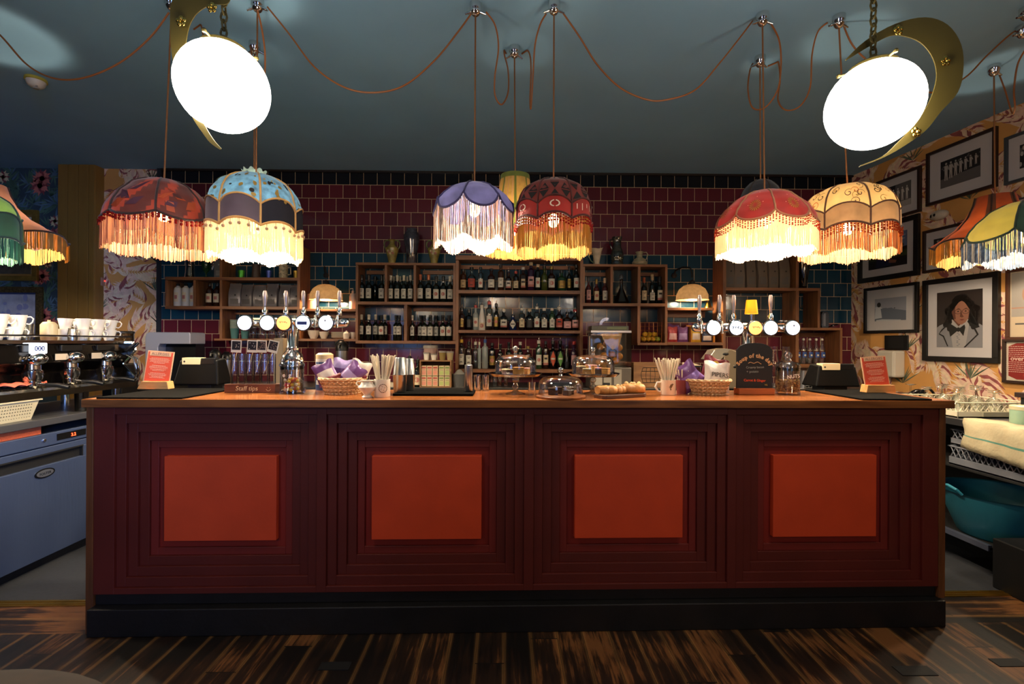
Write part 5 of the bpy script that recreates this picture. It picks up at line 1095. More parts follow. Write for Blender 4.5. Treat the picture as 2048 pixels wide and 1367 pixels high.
# sweets and nuts jars
def jar(px, pyb, w_, top, label, lid=.55):
    p = on_bar(px, pyb); Y = p.y; r = w_/2*Y/FPX; h = hpx(top, pyb, Y); t = thing('glass_jar', label, 'jar', (p.x, Y, Zt)); hb = h*.72
    MB().lathe([(r*1.02, 0), (r*1.05, .006), (r, .014), (r, hb), (r*.94, hb+.006), (r*.93, hb-.004), (r*.94, .02), (.001, .014)], 32, cap1=False).build('glass_body', G3, t)
    MB().lathe([(r*1.06, hb+.004), (r*1.06, hb+.012), (r*.9, hb+.03), (r*.3, hb+.042), (r*.22, hb+.05), (r*.36, hb+.062), (r*.38, hb+.075), (r*.2, hb+.088), (.001, hb+.09)], 28).build('lid', GD, t)
    MB().lathe([(r*.97, hb-.012), (r*.97, hb+.003)], 28).build('seal_ring', glass('milky_ring', 'cfc8b8'), t)
    return t, r, hb
t, r, hb = jar(584, 786, 44, 713, 'glass sweet jar with knob lid in front of the left taps')
rr = random.Random(5); n = 0
for k, (cn, nm) in enumerate((('c8562a', 'orange'), ('d8b838', 'yellow'), ('d8cdb8', 'white'), ('c84a5a', 'pink'))):
    for q in range(11):
        a, d = rr.uniform(0, 6.3), rr.uniform(0, r*.72); z = .026+.022*(n % 4) if n % 4 < 3 else .07; n += 1
        s = thing('wrapped_sweet', '%s wrapped sweet in the glass jar by the tip box' % nm, 'sweet', t.location+Vector((d*math.cos(a), d*math.sin(a), z+rr.uniform(-.006, .006))), rr.uniform(0, 6), nm+' sweets in the jar')
        m = MB(); m.sph((0, 0, 0), .009, 8, sx=1.3); m.add([(.011, 0, 0), (.02, .007, .004), (.02, -.007, -.002)], [(0, 1, 2)]); m.add([(-.011, 0, 0), (-.02, .007, .003), (-.02, -.007, -.003)], [(0, 1, 2)]); m.build('wrapper', M(nm+'_sweet_wrapper', cn, .3), s)
m = MB(); text('e  g', .03, (0, -r-.003, .09), 0, m); m.build('chalk_lettering', M('white_pen', 'f4efe6', .6), t)
t, r, hb = jar(1575, 788, 44, 715, 'glass jar of nuts lettered NUTS beside the chalkboard')
m = MB(); rr = random.Random(8)
for q in range(520):
    a, z = rr.uniform(0, 6.3), rr.uniform(.018, hb*.52); d = r*.9*(1-.0*rr.random()) if q % 3 else rr.uniform(0, r*.85); z = z if q % 3 else hb*.52+rr.uniform(-.004, .006)*(1-d/r)
    k = len(m.v); m.sph((0, 0, 0), .0045, 6, rr.choice((0, 0, 1)), sx=1.4); m.xf(Matrix.Translation((d*math.cos(a), d*math.sin(a), z)) @ Matrix.Rotation(rr.uniform(0, 6), 4, 'Z') @ Matrix.Rotation(rr.uniform(-1, 1), 4, 'Y'), k)
m.lathe([(.001, .016), (r*.86, .016), (r*.86, hb*.5), (.001, hb*.51)], 20)
o = m.build('mixed_nuts', [M('peanut', 'b08048', .6, var=.2), M('almond_brown', '7a4a26', .6)], None, tuple(t.location)); tag(o, 'mixed nuts filling the lower half of the glass jar', 'nuts', kind='stuff')
m = MB(); text('NUTS', .027, (-.005, -r-.003, .092), 0, m, rot=.12); m.build('chalk_lettering', M('white_pen', ''), t)
# beer taps
led = M('cool_lit_lens', 'ffffff', .3, em='dfe8ff', es=2.4); ledo = M('orange_lit_lens', 'ff9a60', .3, em='ff8a4a', es=1.5)
def taps(name, colpx, colbase, Y, discs, handles, hy, extra=None, beam=None):
    c = atY(colpx, 700, Y); t = thing('beer_tap_tower', name, 'beer tap', (c.x, Y, Zt))
    zt_ = atY(colpx, 645 if colpx < 1024 else 655, Y).z-Zt
    m = MB(); m.lathe([(.07, 0), (.07, .01), (.05, .02), (.045, .05), (.052, .12), (.058, .17), (.05, .2), (.032, .225), (.034, .235), (.028, .245), (.03, zt_)], 36); m.build('column', chrome, t)
    x0, x1 = beam; b0 = atY(x0, 645, Y).x-c.x; b1 = atY(x1, 645, Y).x-c.x
    m = MB(); m.tube([(b0, 0, zt_), (b1, 0, zt_)], .026, 20); m.sph((b0, 0, zt_), .026, 16); m.sph((b1, 0, zt_), .026, 16); m.build('beam', chrome, t)
    for k, (px, lit) in enumerate(discs):
        Yd = Y-.085; p = atY(px, 645.5 if colpx < 1024 else 655.5, Yd)-t.location; q = Vector((p.x*.985+.0, 0, zt_))
        m = MB(); m.tube([q, (p.x, -.06, p.z)], .014, 12); m.lathe([(.02, .045), (.036, .06), (.043, .072), (.043, .088), (.038, .09)], 32, (p.x, 0, p.z), axis='y', cap0=False); o = m.build('badge_housing', chrome, t)
        m = MB(); m.lathe([(.0385, 0), (.036, .004), (.02, .008), (.001, .009)], 32, (0, 0, 0), axis='y'); d = m.build('lit_badge', {'w': led, 'o': ledo}[lit[0]], o, (p.x, -.088, p.z))
        if len(lit) > 1:
            m = MB()
            if lit[1] == '1': m.box(-.026, .026, -.0105, -.009, -.010, .008, 0); m.box(-.03, .03, -.0105, -.009, .009, .0115, 0); m.box(-.012, .012, -.0105, -.009, -.02, -.0165, 0); mt = M('badge_blue', '1c2f70', .4)
            elif lit[1] == '2': scrib(m, -.03, .03, -.0105, .001, .007, 5, .002); m.box(-.026, .026, -.0105, -.009, -.02, -.017, 0); m.box(-.02, .02, -.0105, -.009, .017, .019, 0); mt = M('badge_ink', '101418', .4)
            elif lit[1] == '3': scrib(m, -.02, .02, -.0105, .004, .004, 4, .001); mt = M('badge_orange_print', 'b8562a', .4)
            else: m.box(-.012, .012, -.0105, -.009, -.004, -.001, 0); m.disc((0, -.0105, .012), .006, 0, 10); mt = M('badge_grey_print', '9aa0b0', .4)
            m.build('badge_print', mt, o, (p.x, -.088, p.z))
    for k, px in enumerate(handles):
        Yh = Y+.0; p = atY(px, hy, Yh)-t.location; zh = p.z; x = p.x; top = atY(px, 593 if colpx < 1024 else 601, Yh).z-Zt; by = -.03
        m = MB(); m.lathe([(.012, -.01), (.014, .0), (.014, .03), (.008, .04), (.008, .048)], 14, (x, 0, zh)); m.tube([(x, 0, zh+.0), (x, -.035, zh-.005), (x, -.04, zh-.07)], .0075, 10); m.build('tap_body', chrome, t)
        m = MB(); m.lathe([(.006, 0), (.0085, .006), (.007, .02), (.0105, (top-zh)*.45), (.0115, (top-zh)*.75), (.008, (top-zh)*.93), (.001, top-zh-.04)], 14, (x, 0, zh+.04)); m.build('tap_handle', M('pearl_handle', 'b8a8a4', .2, .6), t)
    # light from the lit badges onto the bar
    return t, c, zt_
t, c, zt_ = taps('chrome beer tap tower with five lit badges on the left', 585, 784, 2.60, [(490, 'w'), (535, 'w'), (568, 'o3'), (606, 'w1'), (652, 'w4')], [530, 572, 607, 635.5, 679], 630, beam=(490, 690))
t, c, zt_ = taps('chrome beer tap tower with five lit badges on the right', 1495, 784, 2.62, [(1427, 'w'), (1472.5, 'w2'), (1510, 'o3'), (1541, 'w'), (1585, 'w4')], [1398.6, 1438.5, 1467, 1541], 642, beam=(1392, 1585))
p = atY(1499, 628, 2.64); q = thing('lampshade_topper', 'small yellow lampshade standing on the right tap tower', 'lamp', (p.x, 2.62, Zt+zt_+.02)); q.name = 'mini_table_lamp'
hh = p.z-Zt-zt_-.02; m = MB(); m.lathe([(.022, 0), (.022, .006), (.008, .012), (.008, hh+.01)], 16); m.build('stem', chrome, q)
MB().lathe([(.034, hh), (.0265, hh+.078), (.025, hh+.078), (.0325, hh)], 28, cap0=False, cap1=False).build('lamp_shade', M('yellow_shade', 'f4c84a', .6, trl=.5), q)
point('mini_lamp_glow', (p.x, 2.62, p.z+.04), .35, (1, .75, .4), .01)
# salt canister
p = on_bar(640, 781); Y = 2.68; t = thing('canister', 'blue and white cardboard canister behind the left crisp basket', 'canister', (p.x, Y, Zt)); hc = hpx(708, 781, Y); r = wpx(622, 655, Y)/2
m = MB(); m.lathe([(r, 0), (r, hc*.45)], 28, m=0, cap1=False); m.lathe([(r, hc*.45), (r, hc*.84)], 28, m=1, cap0=False, cap1=False); m.lathe([(r, hc*.84), (r, hc*.95), (r*.7, hc)], 28, m=2, cap0=False); m.build('canister_body', [M('canister_blue', '2c4472', .4), M('canister_white', 'c8c0b8', .4), M('canister_cream', 'b8a078', .4)], t)
m = MB(); m.patch(r*1.01, -.8, .8, hc*.15, hc*.27, 0, 6); m.patch(r*1.01, -.6, .5, hc*.55, hc*.62, 1, 6); m.patch(r*1.01, -.9, .9, hc*.7, hc*.76, 1, 6); m.build('printed_bands', [M('canister_white', ''), M('canister_blue', '')], t, fix=False)
# wicker baskets of crisps
wick = M('pale_wicker', 'd0b084', .6, var=.2, vs=40); wick2 = M('wicker_dark_strand', 'a8865a', .6)  # alternate rows and base in a darker tan
def basket(px, pyb, w_, top, label):
    p = on_bar(px, pyb); Y = p.y+.085; rx = w_/2*Y/FPX; ry = .105; h = hpx(top, pyb, p.y); t = thing('wicker_basket', label, 'basket', (p.x, Y, Zt)); m = MB()
    nrow = 9; nst_ = 26
    for k in range(nrow):
        f = k/(nrow-1); a_ = rx*(.74+.26*f); b_ = ry*(.74+.26*f); z = .005+h*.93*f; N2 = nst_*4; pts = []
        for i in range(N2):
            an = 2*PI*i/N2; wv_ = .0035*math.sin(nst_/2*an*2+PI*k); pts.append(((a_+wv_)*math.cos(an), (b_+wv_)*math.sin(an), z))
        m.tube(pts, h/nrow*.56, 5, k % 2, closed=True)
    for i in range(nst_): an = 2*PI*i/nst_; m.tube([(rx*.74*math.cos(an), ry*.74*math.sin(an), 0), (rx*math.cos(an), ry*math.sin(an), h*.93)], .0028, 5, 0)
    m.build('woven_side', [wick, wick2], t)
    m = MB(); N2 = 60
    for s in (0, PI): m.tube([((rx+.004)*math.cos(2*PI*i/N2)+.0035*math.cos(i*1.2+s), (ry+.004)*math.sin(2*PI*i/N2), h*.96+.0045*math.sin(i*1.2+s)) for i in range(N2)], .0045, 5, 0, closed=True)
    m.build('braided_rim', wick, t)
    m = MB(); m.lathe([(.001, .004), (rx*.72, .004), (rx*.72, .008), (.001, .008)], 24); m.xf(Matrix.Diagonal((1, ry/rx, 1, 1))); m.build('base', wick2, t)
    return t, rx, ry, h
t, rx, ry, h = basket(674, 790, 86, 757, 'pale oval wicker basket of crisp packets left of the straws')
for k, (dx, dy, dz, tl, ln, rz_, a, b2, w_, h_, look) in enumerate(((-.06, -.02, .045, -.45, -.3, .2, 'purple', 'white', .11, .12, 'purple and white crisp packet leaning left in the left wicker basket'), (.02, -.045, .05, .75, -.2, -.1, 'purple', 'lilac', .10, .12, 'purple crisp packet lying over the right rim of the left basket'),
     (-.02, .03, .05, .15, -.1, 0, 'lilac', 'purple', .12, .12, 'lilac crisp packet at the back of the left wicker basket'), (.055, .02, .045, .35, -.1, .2, 'white', 'lilac', .11, .12, 'white crisp packet at the back right of the left wicker basket'), (-.085, -.065, .05, 1.25, -.1, .0, 'crimson', 'crimson', .045, .10, 'dark red crisp packet lying across the left basket front'), (.05, -.05, .065, 1.1, -.2, .1, 'crimson', 'pink', .06, .08, 'crimson crisp packet on top of the left wicker basket'))):
    crisp_bag('crisp_packet', look, tuple(t.location+Vector((dx, dy, dz+.01))), w_, h_, MP[a], MP[b2], rz_, tl, None, 31+k, lean=ln)
t, rx, ry, h = basket(1428, 791, 86, 760, 'pale oval wicker basket of crisp packets beside the chalkboard')
for k, (dx, dy, dz, tl, ln, rz_, a, b2, w_, h_, look, txt) in enumerate(((.03, -.045, .005, .12, -.16, .1, 'white', 'white', .15, .16, 'white crisp packet lettered PIPERS in the right wicker basket', ((.033, .078, 'PIPERS'),)), (-.06, .0, .02, -.55, -.1, .1, 'purple', 'violet', .13, .15, 'purple crisp packet leaning left in the right wicker basket', None),
     (.03, .035, .03, .3, -.1, 0, 'crimson', 'pink', .14, .16, 'crimson crisp packet behind the lettered one in the right basket', None), (.07, .02, .01, .1, 0, .3, 'yellow', 'yellow', .1, .15, 'yellow crisp packet at the back of the right wicker basket', None), (-.01, -.01, .02, -.9, -.2, .2, 'violet', 'purple', .11, .13, 'violet crisp packet at the back of the right wicker basket', None))):
    crisp_bag('crisp_packet', look, tuple(t.location+Vector((dx, dy, dz+.01))), w_, h_, MP[a], MP[b2], rz_, tl, None, 51+k, txt=txt, lean=ln)
# sugar bowl, white mug of straws
p = on_bar(730, 796); t = thing('sugar_bowl', 'small white china sugar bowl with two handles by the straws', 'bowl', (p.x, p.y+.035, Zt)); MB().lathe([(.024, 0), (.026, .004), (.016, .012), (.02, .02), (.042, .045), (.044, .052), (.03, .068), (.028, .078), (.034, .084), (.03, .084), (.024, .07)], 28, cap1=False).build('bowl_body', white, t)
for s, nm in ((-1, ''), (1, '')): MB().tube([(s*.04, 0, .055), (s*.054, 0, .064), (s*.048, 0, .078), (s*.031, 0, .078)], .0035, 6).build('handle', white, t)
def straws(cx, cy, z0, n, L_, spread, label, group, seed, col='straw_paper', rr0=.02):
    rr = random.Random(seed)
    for k in range(n):
        a = rr.uniform(0, 6.3); d = rr.uniform(.2, 1)*rr0; s = spread*rr.uniform(.3, 1)
        b_ = Vector((d*.3*math.cos(a), d*.3*math.sin(a), 0)); e = Vector((d*math.cos(a)+s*math.cos(a), (d+s*.45)*math.sin(a), L_*rr.uniform(.93, 1)))
        m = MB(); m.tube([b_, e], .0032, 6); o = m.build('paper_straw', M(col, 'e0d4bc', .5), None, (cx, cy, z0)); tag(o, label, 'straw', group)
p = on_bar(760, 795); Y = p.y+.04; t = thing('straw_pot', 'white china pot with printed emblem holding paper straws', 'pot', (p.x, Y, Zt)); MB().lathe([(.036, 0), (.039, .004), (.039, .088), (.034, .088), (.034, .006), (.001, .006)], 28).build('pot_body', white, t)
m = MB()
for k in range(16):
    a, a2 = 2*PI*k/16, 2*PI*(k+.7)/16; R_ = .0395
    f = lambda a_, r_: (R_*math.sin(.35+r_*math.cos(a_)/R_), -R_*math.cos(.35+r_*math.cos(a_)/R_), .045+r_*math.sin(a_))
    m.add([f(a, .018), f(a2, .018), f(a2, .022), f(a, .022)], [(0, 1, 2, 3)])
    if k % 4 == 0: m.add([f(a, .005), f(a2, .011), f(a2+.6, .013), f(a, .008)], [(0, 1, 2, 3)])
m.build('printed_emblem', M('brown_emblem', '5c4228', .6), t, fix=False)
straws(p.x, Y, Zt+.008, 34, .205, .045, 'cream paper straw in the white pot by the sugar bowl', 'straws in the white pot', 1, rr0=.026)
# steel tumblers on the mat
def tumbler(px, pyb, w0, w1, top, label, name='shaker_tin'):
    p = on_bar(px, pyb); Y = p.y+.03; z = Zt+.013; h = hpx(top, pyb, Y)-.01; r0_, r1_ = w0/2*Y/FPX, w1/2*Y/FPX; t = thing(name, label, 'shaker', (p.x, Y, z))
    m = MB(); m.lathe([(r0_*.95, 0), (r0_, .004), (r1_, h*.5), (r1_*1.02, h*.505)], 32, cap1=False); m.build('lower_tin', steel, t)
    m = MB(); m.lathe([(r1_*.99, h*.5), (r1_*.96, h*.52), (r0_*.92, h*.99), (r0_*.88, h)], 32); m.build('upper_tin', steel, t); return t
tumbler(797, 790, 24, 28, 717, 'left steel cocktail shaker on the middle mat'); tumbler(815, 786, 22, 25, 719, 'right steel cocktail shaker on the middle mat'); 
p = on_bar(936, 788); t = thing('steel_canister', 'tall narrow steel canister at right end of the middle mat', 'canister', (p.x, p.y+.03, Zt+.013)); MB().lathe([(.0205, 0), (.0215, .002), (.0215, .138), (.019, .14)], 32).build('canister_body', steel, t)
for k, px in enumerate((956, 972)):
    p = on_bar(px, 779); t = thing('shot_glass', 'slim glass %s of the narrow steel canister' % ('just right' if k == 0 else 'further right'), 'glass', (p.x, 2.65, Zt)); MB().lathe([(.018, 0), (.02, .008), (.024, .09), (.0225, .09), (.018, .01)], 20, cap1=False).build('glass_body', G2, t)
# cake domes
def dome(m, r, h, z0, c=(0, 0, 0)):
    m.lathe([(r, z0), (r*1.01, z0+.003), (r, z0+h*.5), (r*.96, z0+h*.7), (r*.82, z0+h*.88), (r*.5, z0+h*.96), (r*.14, z0+h), ], 48, c, cap0=False, cap1=False)
def knob(m, z0, s=1, c=(0, 0, 0)): m.lathe([(.014*s, z0), (.009*s, z0+.01*s), (.012*s, z0+.014*s)], 24, c); m.sph((c[0], c[1], c[2]+z0+.03*s), .0175*s, 20)
def cake_stand(px, pyb, plate_py, plate_w, dome_w, dome_top, knob_top, label):
    p = on_bar(px, pyb); Y = p.y+.06; x = atY(px, 740, Y).x; t = thing('cake_stand', label, 'cake stand', (x, Y, Zt)); zp = atY(px, plate_py, Y).z-Zt; R_ = plate_w/2*Y/FPX; rd = dome_w/2*Y/FPX; zd = atY(px, dome_top, Y).z-Zt-zp
    m = MB(); m.lathe([(.055, 0), (.052, .004), (.02, .012), (.01, .022), (.012, .03), (.018, .04), (.012, .05), (.009, zp*.55)], 32); m.sph((0, 0, zp*.72), .017, 16); m.lathe([(.008, zp*.8), (.02, zp*.95), (.03, zp-.004)], 24); m.build('foot', G2, t)
    m = MB(); N2 = 64; m.lathe([(.001, zp-.004), (R_*.9, zp-.004), (R_, zp+.008), (R_*1.01, zp+.006), (R_*.9, zp-.008), (.001, zp-.008)], N2)
    for i, v in enumerate(m.v):
        rr = math.hypot(v[0], v[1]); 
        if rr > R_*.95: a = math.atan2(v[1], v[0]); m.v[i] = (v[0]*(1+.015*math.sin(a*24)), v[1]*(1+.015*math.sin(a*24)), v[2])
    m.build('plate', G2, t)
    d = thing('glass_dome', 'glass dome cover on the %s' % label, 'dome', (x, Y, Zt+zp+.0)); m = MB(); dome(m, rd, zd, .001); m.build('cover', GD, d); m = MB(); knob(m, zd-.002); m.build('knob', G2, d)
    return t, zp, rd, zd
t, zp, rd, zd = cake_stand(1031, 790, 748, 106, 82, 708, 690, 'footed glass cake stand left of the low dome')
cakes = [M('golden_sponge', 'b8803c', .7, var=.2, vs=40, bump=.4), M('dark_cake', '4a2c1c', .7, var=.2, vs=40, bump=.4), M('pink_icing', 'c88a80', .4), M('cream_icing', 'd6c29a', .5)]
def cake(loc, w, h, rz, label, a, b_, nm='cake_slice'):
    q = thing(nm, label, 'cake', loc, rz); m = MB(); m.prism([(-w, -w*.7), (w, -w*.5), (w*.9, w*.6), (-w*.8, w*.7)], 0, h, 0, 'xy'); m.build('sponge', a, q, bevel=.004); m = MB(); m.prism([(-w*1.02, -w*.72), (w*1.02, -w*.52), (w*.92, w*.62), (-w*.82, w*.72)], h, h+.007, 0, 'xy'); m.build('icing', b_, q, bevel=.003)
L0 = t.location
for k, (dx, dy, w_, h_, a, b_, s) in enumerate(((.015, -.02, .03, .035, 0, 0, 'golden crumbly cake'), (.06, .02, .022, .03, 0, 2, 'small pink iced cake'), (-.045, -.01, .028, .025, 1, 3, 'dark cake with pale icing'), (-.01, .055, .03, .03, 1, 1, 'dark chocolate cake'))):
    cake(L0+Vector((dx, dy, zp-.003)), w_, h_, k*1.1, s+' under the left footed dome', cakes[a], cakes[b_])
m = MB(); text('chocolate', .018, (-.03, -rd*.98, zp+.065), 0, m, shear=.3, rot=.05); m.build('white_pen_lettering', M('white_pen', ''), t)
t, zp, rd, zd = cake_stand(1186, 790, 748, 104, 84, 709, 690, 'footed glass cake stand right of the low dome'); L0 = t.location
for k, (dx, dy, w_, h_, a, b_, s) in enumerate(((-.04, -.04, .024, .03, 0, 3, 'pale iced bun'), (.02, -.05, .026, .035, 1, 2, 'dark pink iced cake'), (.065, .0, .024, .03, 0, 0, 'plain golden cake'), (-.06, .03, .026, .04, 1, 3, 'dark layered cake'), (.0, .04, .03, .045, 0, 2, 'tall pink topped cake'))):
    cake(L0+Vector((dx, dy, zp-.003)), w_, h_, k*1.3, s+' under the right footed dome', cakes[a], cakes[b_])
p = on_bar(1121, 800); Y = p.y+.125; x = atY(1121, 790, Y).x; t = thing('cake_board', 'round wooden cake board at the front middle of the bar', 'board', (x, Y, Zt)); MB().lathe([(.118, 0), (.124, .004), (.124, .01), (.12, .013)], 48).build('board', wood('round_board_wood', '6a3a1c', '9a5c30', (2, 12, 12), .4), t)
rd = 88/2*Y/FPX; zd = atY(1121, 751, Y).z-Zt-.013; d = thing('glass_dome', 'low glass dome with round knob on the wooden cake board', 'dome', (x, Y, Zt+.013)); m = MB(); dome(m, rd, zd, .001); m.build('cover', GD, d); m = MB(); knob(m, zd-.002, .98); m.build('knob', G2, d)
m = MB(); scrib(m, .0, .05, -rd*.99, .05, .004, 6, .0008); scrib(m, -.0, .05, -rd*.99, .034, .003, 8, .0008); m.build('white_pen_lettering', M('white_pen', ''), d)
for k, (dx, dy) in enumerate(((-.04, -.01), (.03, -.03), (.045, .03), (-.01, .045))): cake(t.location+Vector((dx, dy, .013)), .025, .028, k, 'dark brownie under the low glass dome, %s' % ('left', 'front', 'right', 'back')[k], cakes[1], cakes[1], 'brownie')
# pastries on a paddle board
p = on_bar(1243, 795); t = thing('serving_board', 'dark wooden paddle board with savoury rolls', 'board', (p.x, p.y+.03, Zt)); t.rotation_euler = (0, 0, .42)
m = MB(); m.prism([(-.135, -.035), (-.12, -.055), (.115, -.05), (.15, -.02), (.15, .02), (.115, .05), (-.12, .055), (-.135, .035)], .0, .018, 0, 'xy'); m.build('board', wood('dark_board_wood', '3a2012', '5e3820', (2, 14, 14), .5), t, bevel=.003)
past = M('baked_pastry', 'c88a48', .55, var=.3, vs=20, bump=.6, bs=30)
def roll(loc, L_, r, rz, label, seed, bumps=0):
    rr = random.Random(seed); q = thing('pastry_roll', label, 'pastry', loc, rz); m = MB(); n = 14
    pts = [(L_*(i/n-.5), .004*math.sin(i), r*.82) for i in range(n+1)]; m.tube(pts, [r*(.55+.45*math.sin(PI*min(1, max(0, .12+.76*i/n)))**.4)*rr.uniform(.93, 1.07) for i in range(n+1)], 16)
    m.build('pastry', past, q)
    if bumps:
        m = MB()
        for k in range(bumps): m.sph((rr.uniform(-L_*.4, L_*.4), rr.uniform(-r*.5, r*.5), r*1.5+rr.uniform(-.006, .006)), rr.uniform(.008, .014), 8)
        m.build('flaky_topping', M('pale_flakes', 'd8b078', .6, bump=.5), q)
roll((p.x-.075, p.y+.0, Zt+.018), .095, .024, .15, 'plain golden pastry roll at the near end of the paddle board', 1); roll((p.x-.005, p.y+.03, Zt+.018), .07, .022, .5, 'short flaky pastry roll in the middle of the paddle board', 2, 4)
roll((p.x+.07, p.y+.055, Zt+.018), .11, .027, .1, 'large flaky pastry at the far end of the paddle board', 3, 12); roll((p.x+.055, p.y+.12, Zt+.0), .08, .026, .9, 'pastry roll behind the paddle board', 4, 5)
# mug and cup with straws
p = on_bar(1342, 791); Y = p.y+.045; t = thing('straw_mug', 'cream mug with a bird picture holding paper straws', 'mug', (p.x, Y, Zt)); r = .0385; MB().lathe([(r*.9, 0), (r, .005), (r, .078), (r*1.03, .08), (r*.92, .08), (r*.9, .008), (.001, .008)], 32).build('mug_body', white, t)
MB().tube([(-r*.95, 0, .066), (-r*1.5, 0, .066), (-r*1.75, 0, .042), (-r*1.4, 0, .02), (-r*.97, 0, .016)], .0055, 10).build('handle', white, t)
m = MB(); R_ = r+.0008
def cp_(pts, mi): m.add([(R_*math.sin((x_)/R_), -R_*math.cos(x_/R_), z_) for x_, z_ in pts], [tuple(range(len(pts)))], mi)
cp_([(-.006, .045), (0, .058), (.01, .062), (.014, .055), (.008, .045), (.002, .036)], 0); cp_([(-.014, .05), (-.002, .038), (.008, .03), (.0, .033)], 1); cp_([(.01, .062), (.017, .06), (.014, .055)], 1); cp_([(-.003, .036), (.003, .034), (.001, .024), (-.001, .03)], 1); m.build('bird_picture', [M('bird_brown', '6a5030', .6), M('bird_dark', '2e2418', .6)], t, fix=False)
straws(p.x, Y, Zt+.01, 40, .185, .05, 'cream paper straw in the bird mug', 'straws in the bird mug', 2, rr0=.026)
p = on_bar(1370, 789); Y = p.y+.05; t = thing('paper_cup', 'maroon paper cup standing behind the bird mug', 'cup', (p.x, Y, Zt)); MB().lathe([(.024, 0), (.031, .075), (.0285, .075), (.022, .006), (.001, .006)], 28).build('cup_body', M('maroon_card', '7a3030', .5), t)
straws(p.x, Y, Zt+.008, 14, .125, .03, 'pale wooden stirrer in the maroon cup', 'stirrers in the maroon cup', 3, 'pale_stirrer', .02)
# chalkboard
p = on_bar(1513, 789); Y = p.y; w = wpx(1478, 1551, Y)/2; h = hpx(684, 789, Y); t = thing('chalkboard_sign', 'arched chalkboard reading Soup of the day in wooden base', 'sign', (p.x, Y+.02, Zt))
MB().box(-w*1.0, w*1.0, -.025, .035, 0, .034).build('wooden_base', M('orange_stained_wood', 'a8582c', .4, var=.2, vs=6, vscale=(1, 8, 8)), t, bevel=.003)
ol = [(-w, .03), (w, .03), (w, h*.86)]+[(w*.86*math.cos(a)+0, h*.9+h*.095*math.sin(a)) for a in [PI*k/14 for k in range(1, 14)]]+[(-w, h*.86)]
m = MB(); m.prism(ol, .0, .01); m.build('slate', M('chalkboard', '17181a', .6, var=.2, vs=10), t, bevel=.001)
m = MB(); s_ = 'Soup of the day'; R_ = .105; zc = h*.715-R_
adv = {'S': .9, 'o': .85, 'u': .85, 'p': .88, ' ': .45, 'f': .6, 't': .6, 'h': .85, 'e': .85, 'd': .88, 'a': .85, 'y': .8}
tot = sum(adv[c_] for c_ in s_); a = -tot*.0186/2/R_; 
for c_ in s_:
    st = adv[c_]*.0186/R_; a_ = a+st/2
    if c_ != ' ': text(c_, .028, (R_*math.sin(a_), -.001, zc+R_*math.cos(a_)), 0, m, rot=-a_, offset=.0014)
    a += st
m.tube([(-.035+.007*k, -.001, h*.60+.004*math.sin(k*1.1)+.004*math.sin(k*.3)) for k in range(11)], .0016, 5, 0)
text('Creamy bacon', .0165, (.002, -.001, h*.505), 1, m, rot=.03); text('+ potato', .0185, (-.012, -.001, h*.42), 1, m, rot=.03)
text('Carrot & Ginger', .0175, (.0, -.001, h*.25), 2, m, rot=-.02, offset=.0004); text('VG', .012, (.062, -.001, h*.17), 3, m)
m.build('chalk_lettering', [M('chalk_tan', 'c89868', .7), M('chalk_grey', '8f958e', .7), M('chalk_red', 'c84a24', .7), M('chalk_yellow', 'b8a04a', .7)], t)
# small things on the back edge of the bar
p = on_bar(1042, 781); 
t = thing('juice_glass', 'small clear glass behind the low dome', 'glass', (on_bar(1063, 780).x, 2.64, Zt)); MB().lathe([(.02, 0), (.024, .05), (.0225, .05), (.018, .006)], 20, cap1=False).build('glass_body', G, t)
# ================================================================== BACK WORKTOP UNDER THE SHELVING
BZ = .93
BY0 = 4.62
t = thing('back_bar_worktop', 'dark back bar worktop running under the wall shelving', 'worktop', (0, BY0+.3, 0))
bx0, bx1 = atY(262, 780, BY0).x, atY(1790, 780, BY0).x
MB().box(bx0, bx1, BY0, YW-.002, BZ-.04, BZ).build('worktop', M('dark_stone_top', '2a2826', .3), t, WL(t), bevel=.003)
MB().box(bx0+.02, bx1-.02, BY0+.04, YW-.01, 0, BZ-.04).build('cabinet_run', matte_black, t, WL(t))
def bk(px, Y=4.8): return atY(px, 700, Y).x
def bh(py, Y=4.8): return atY(1024, py, Y).z-BZ
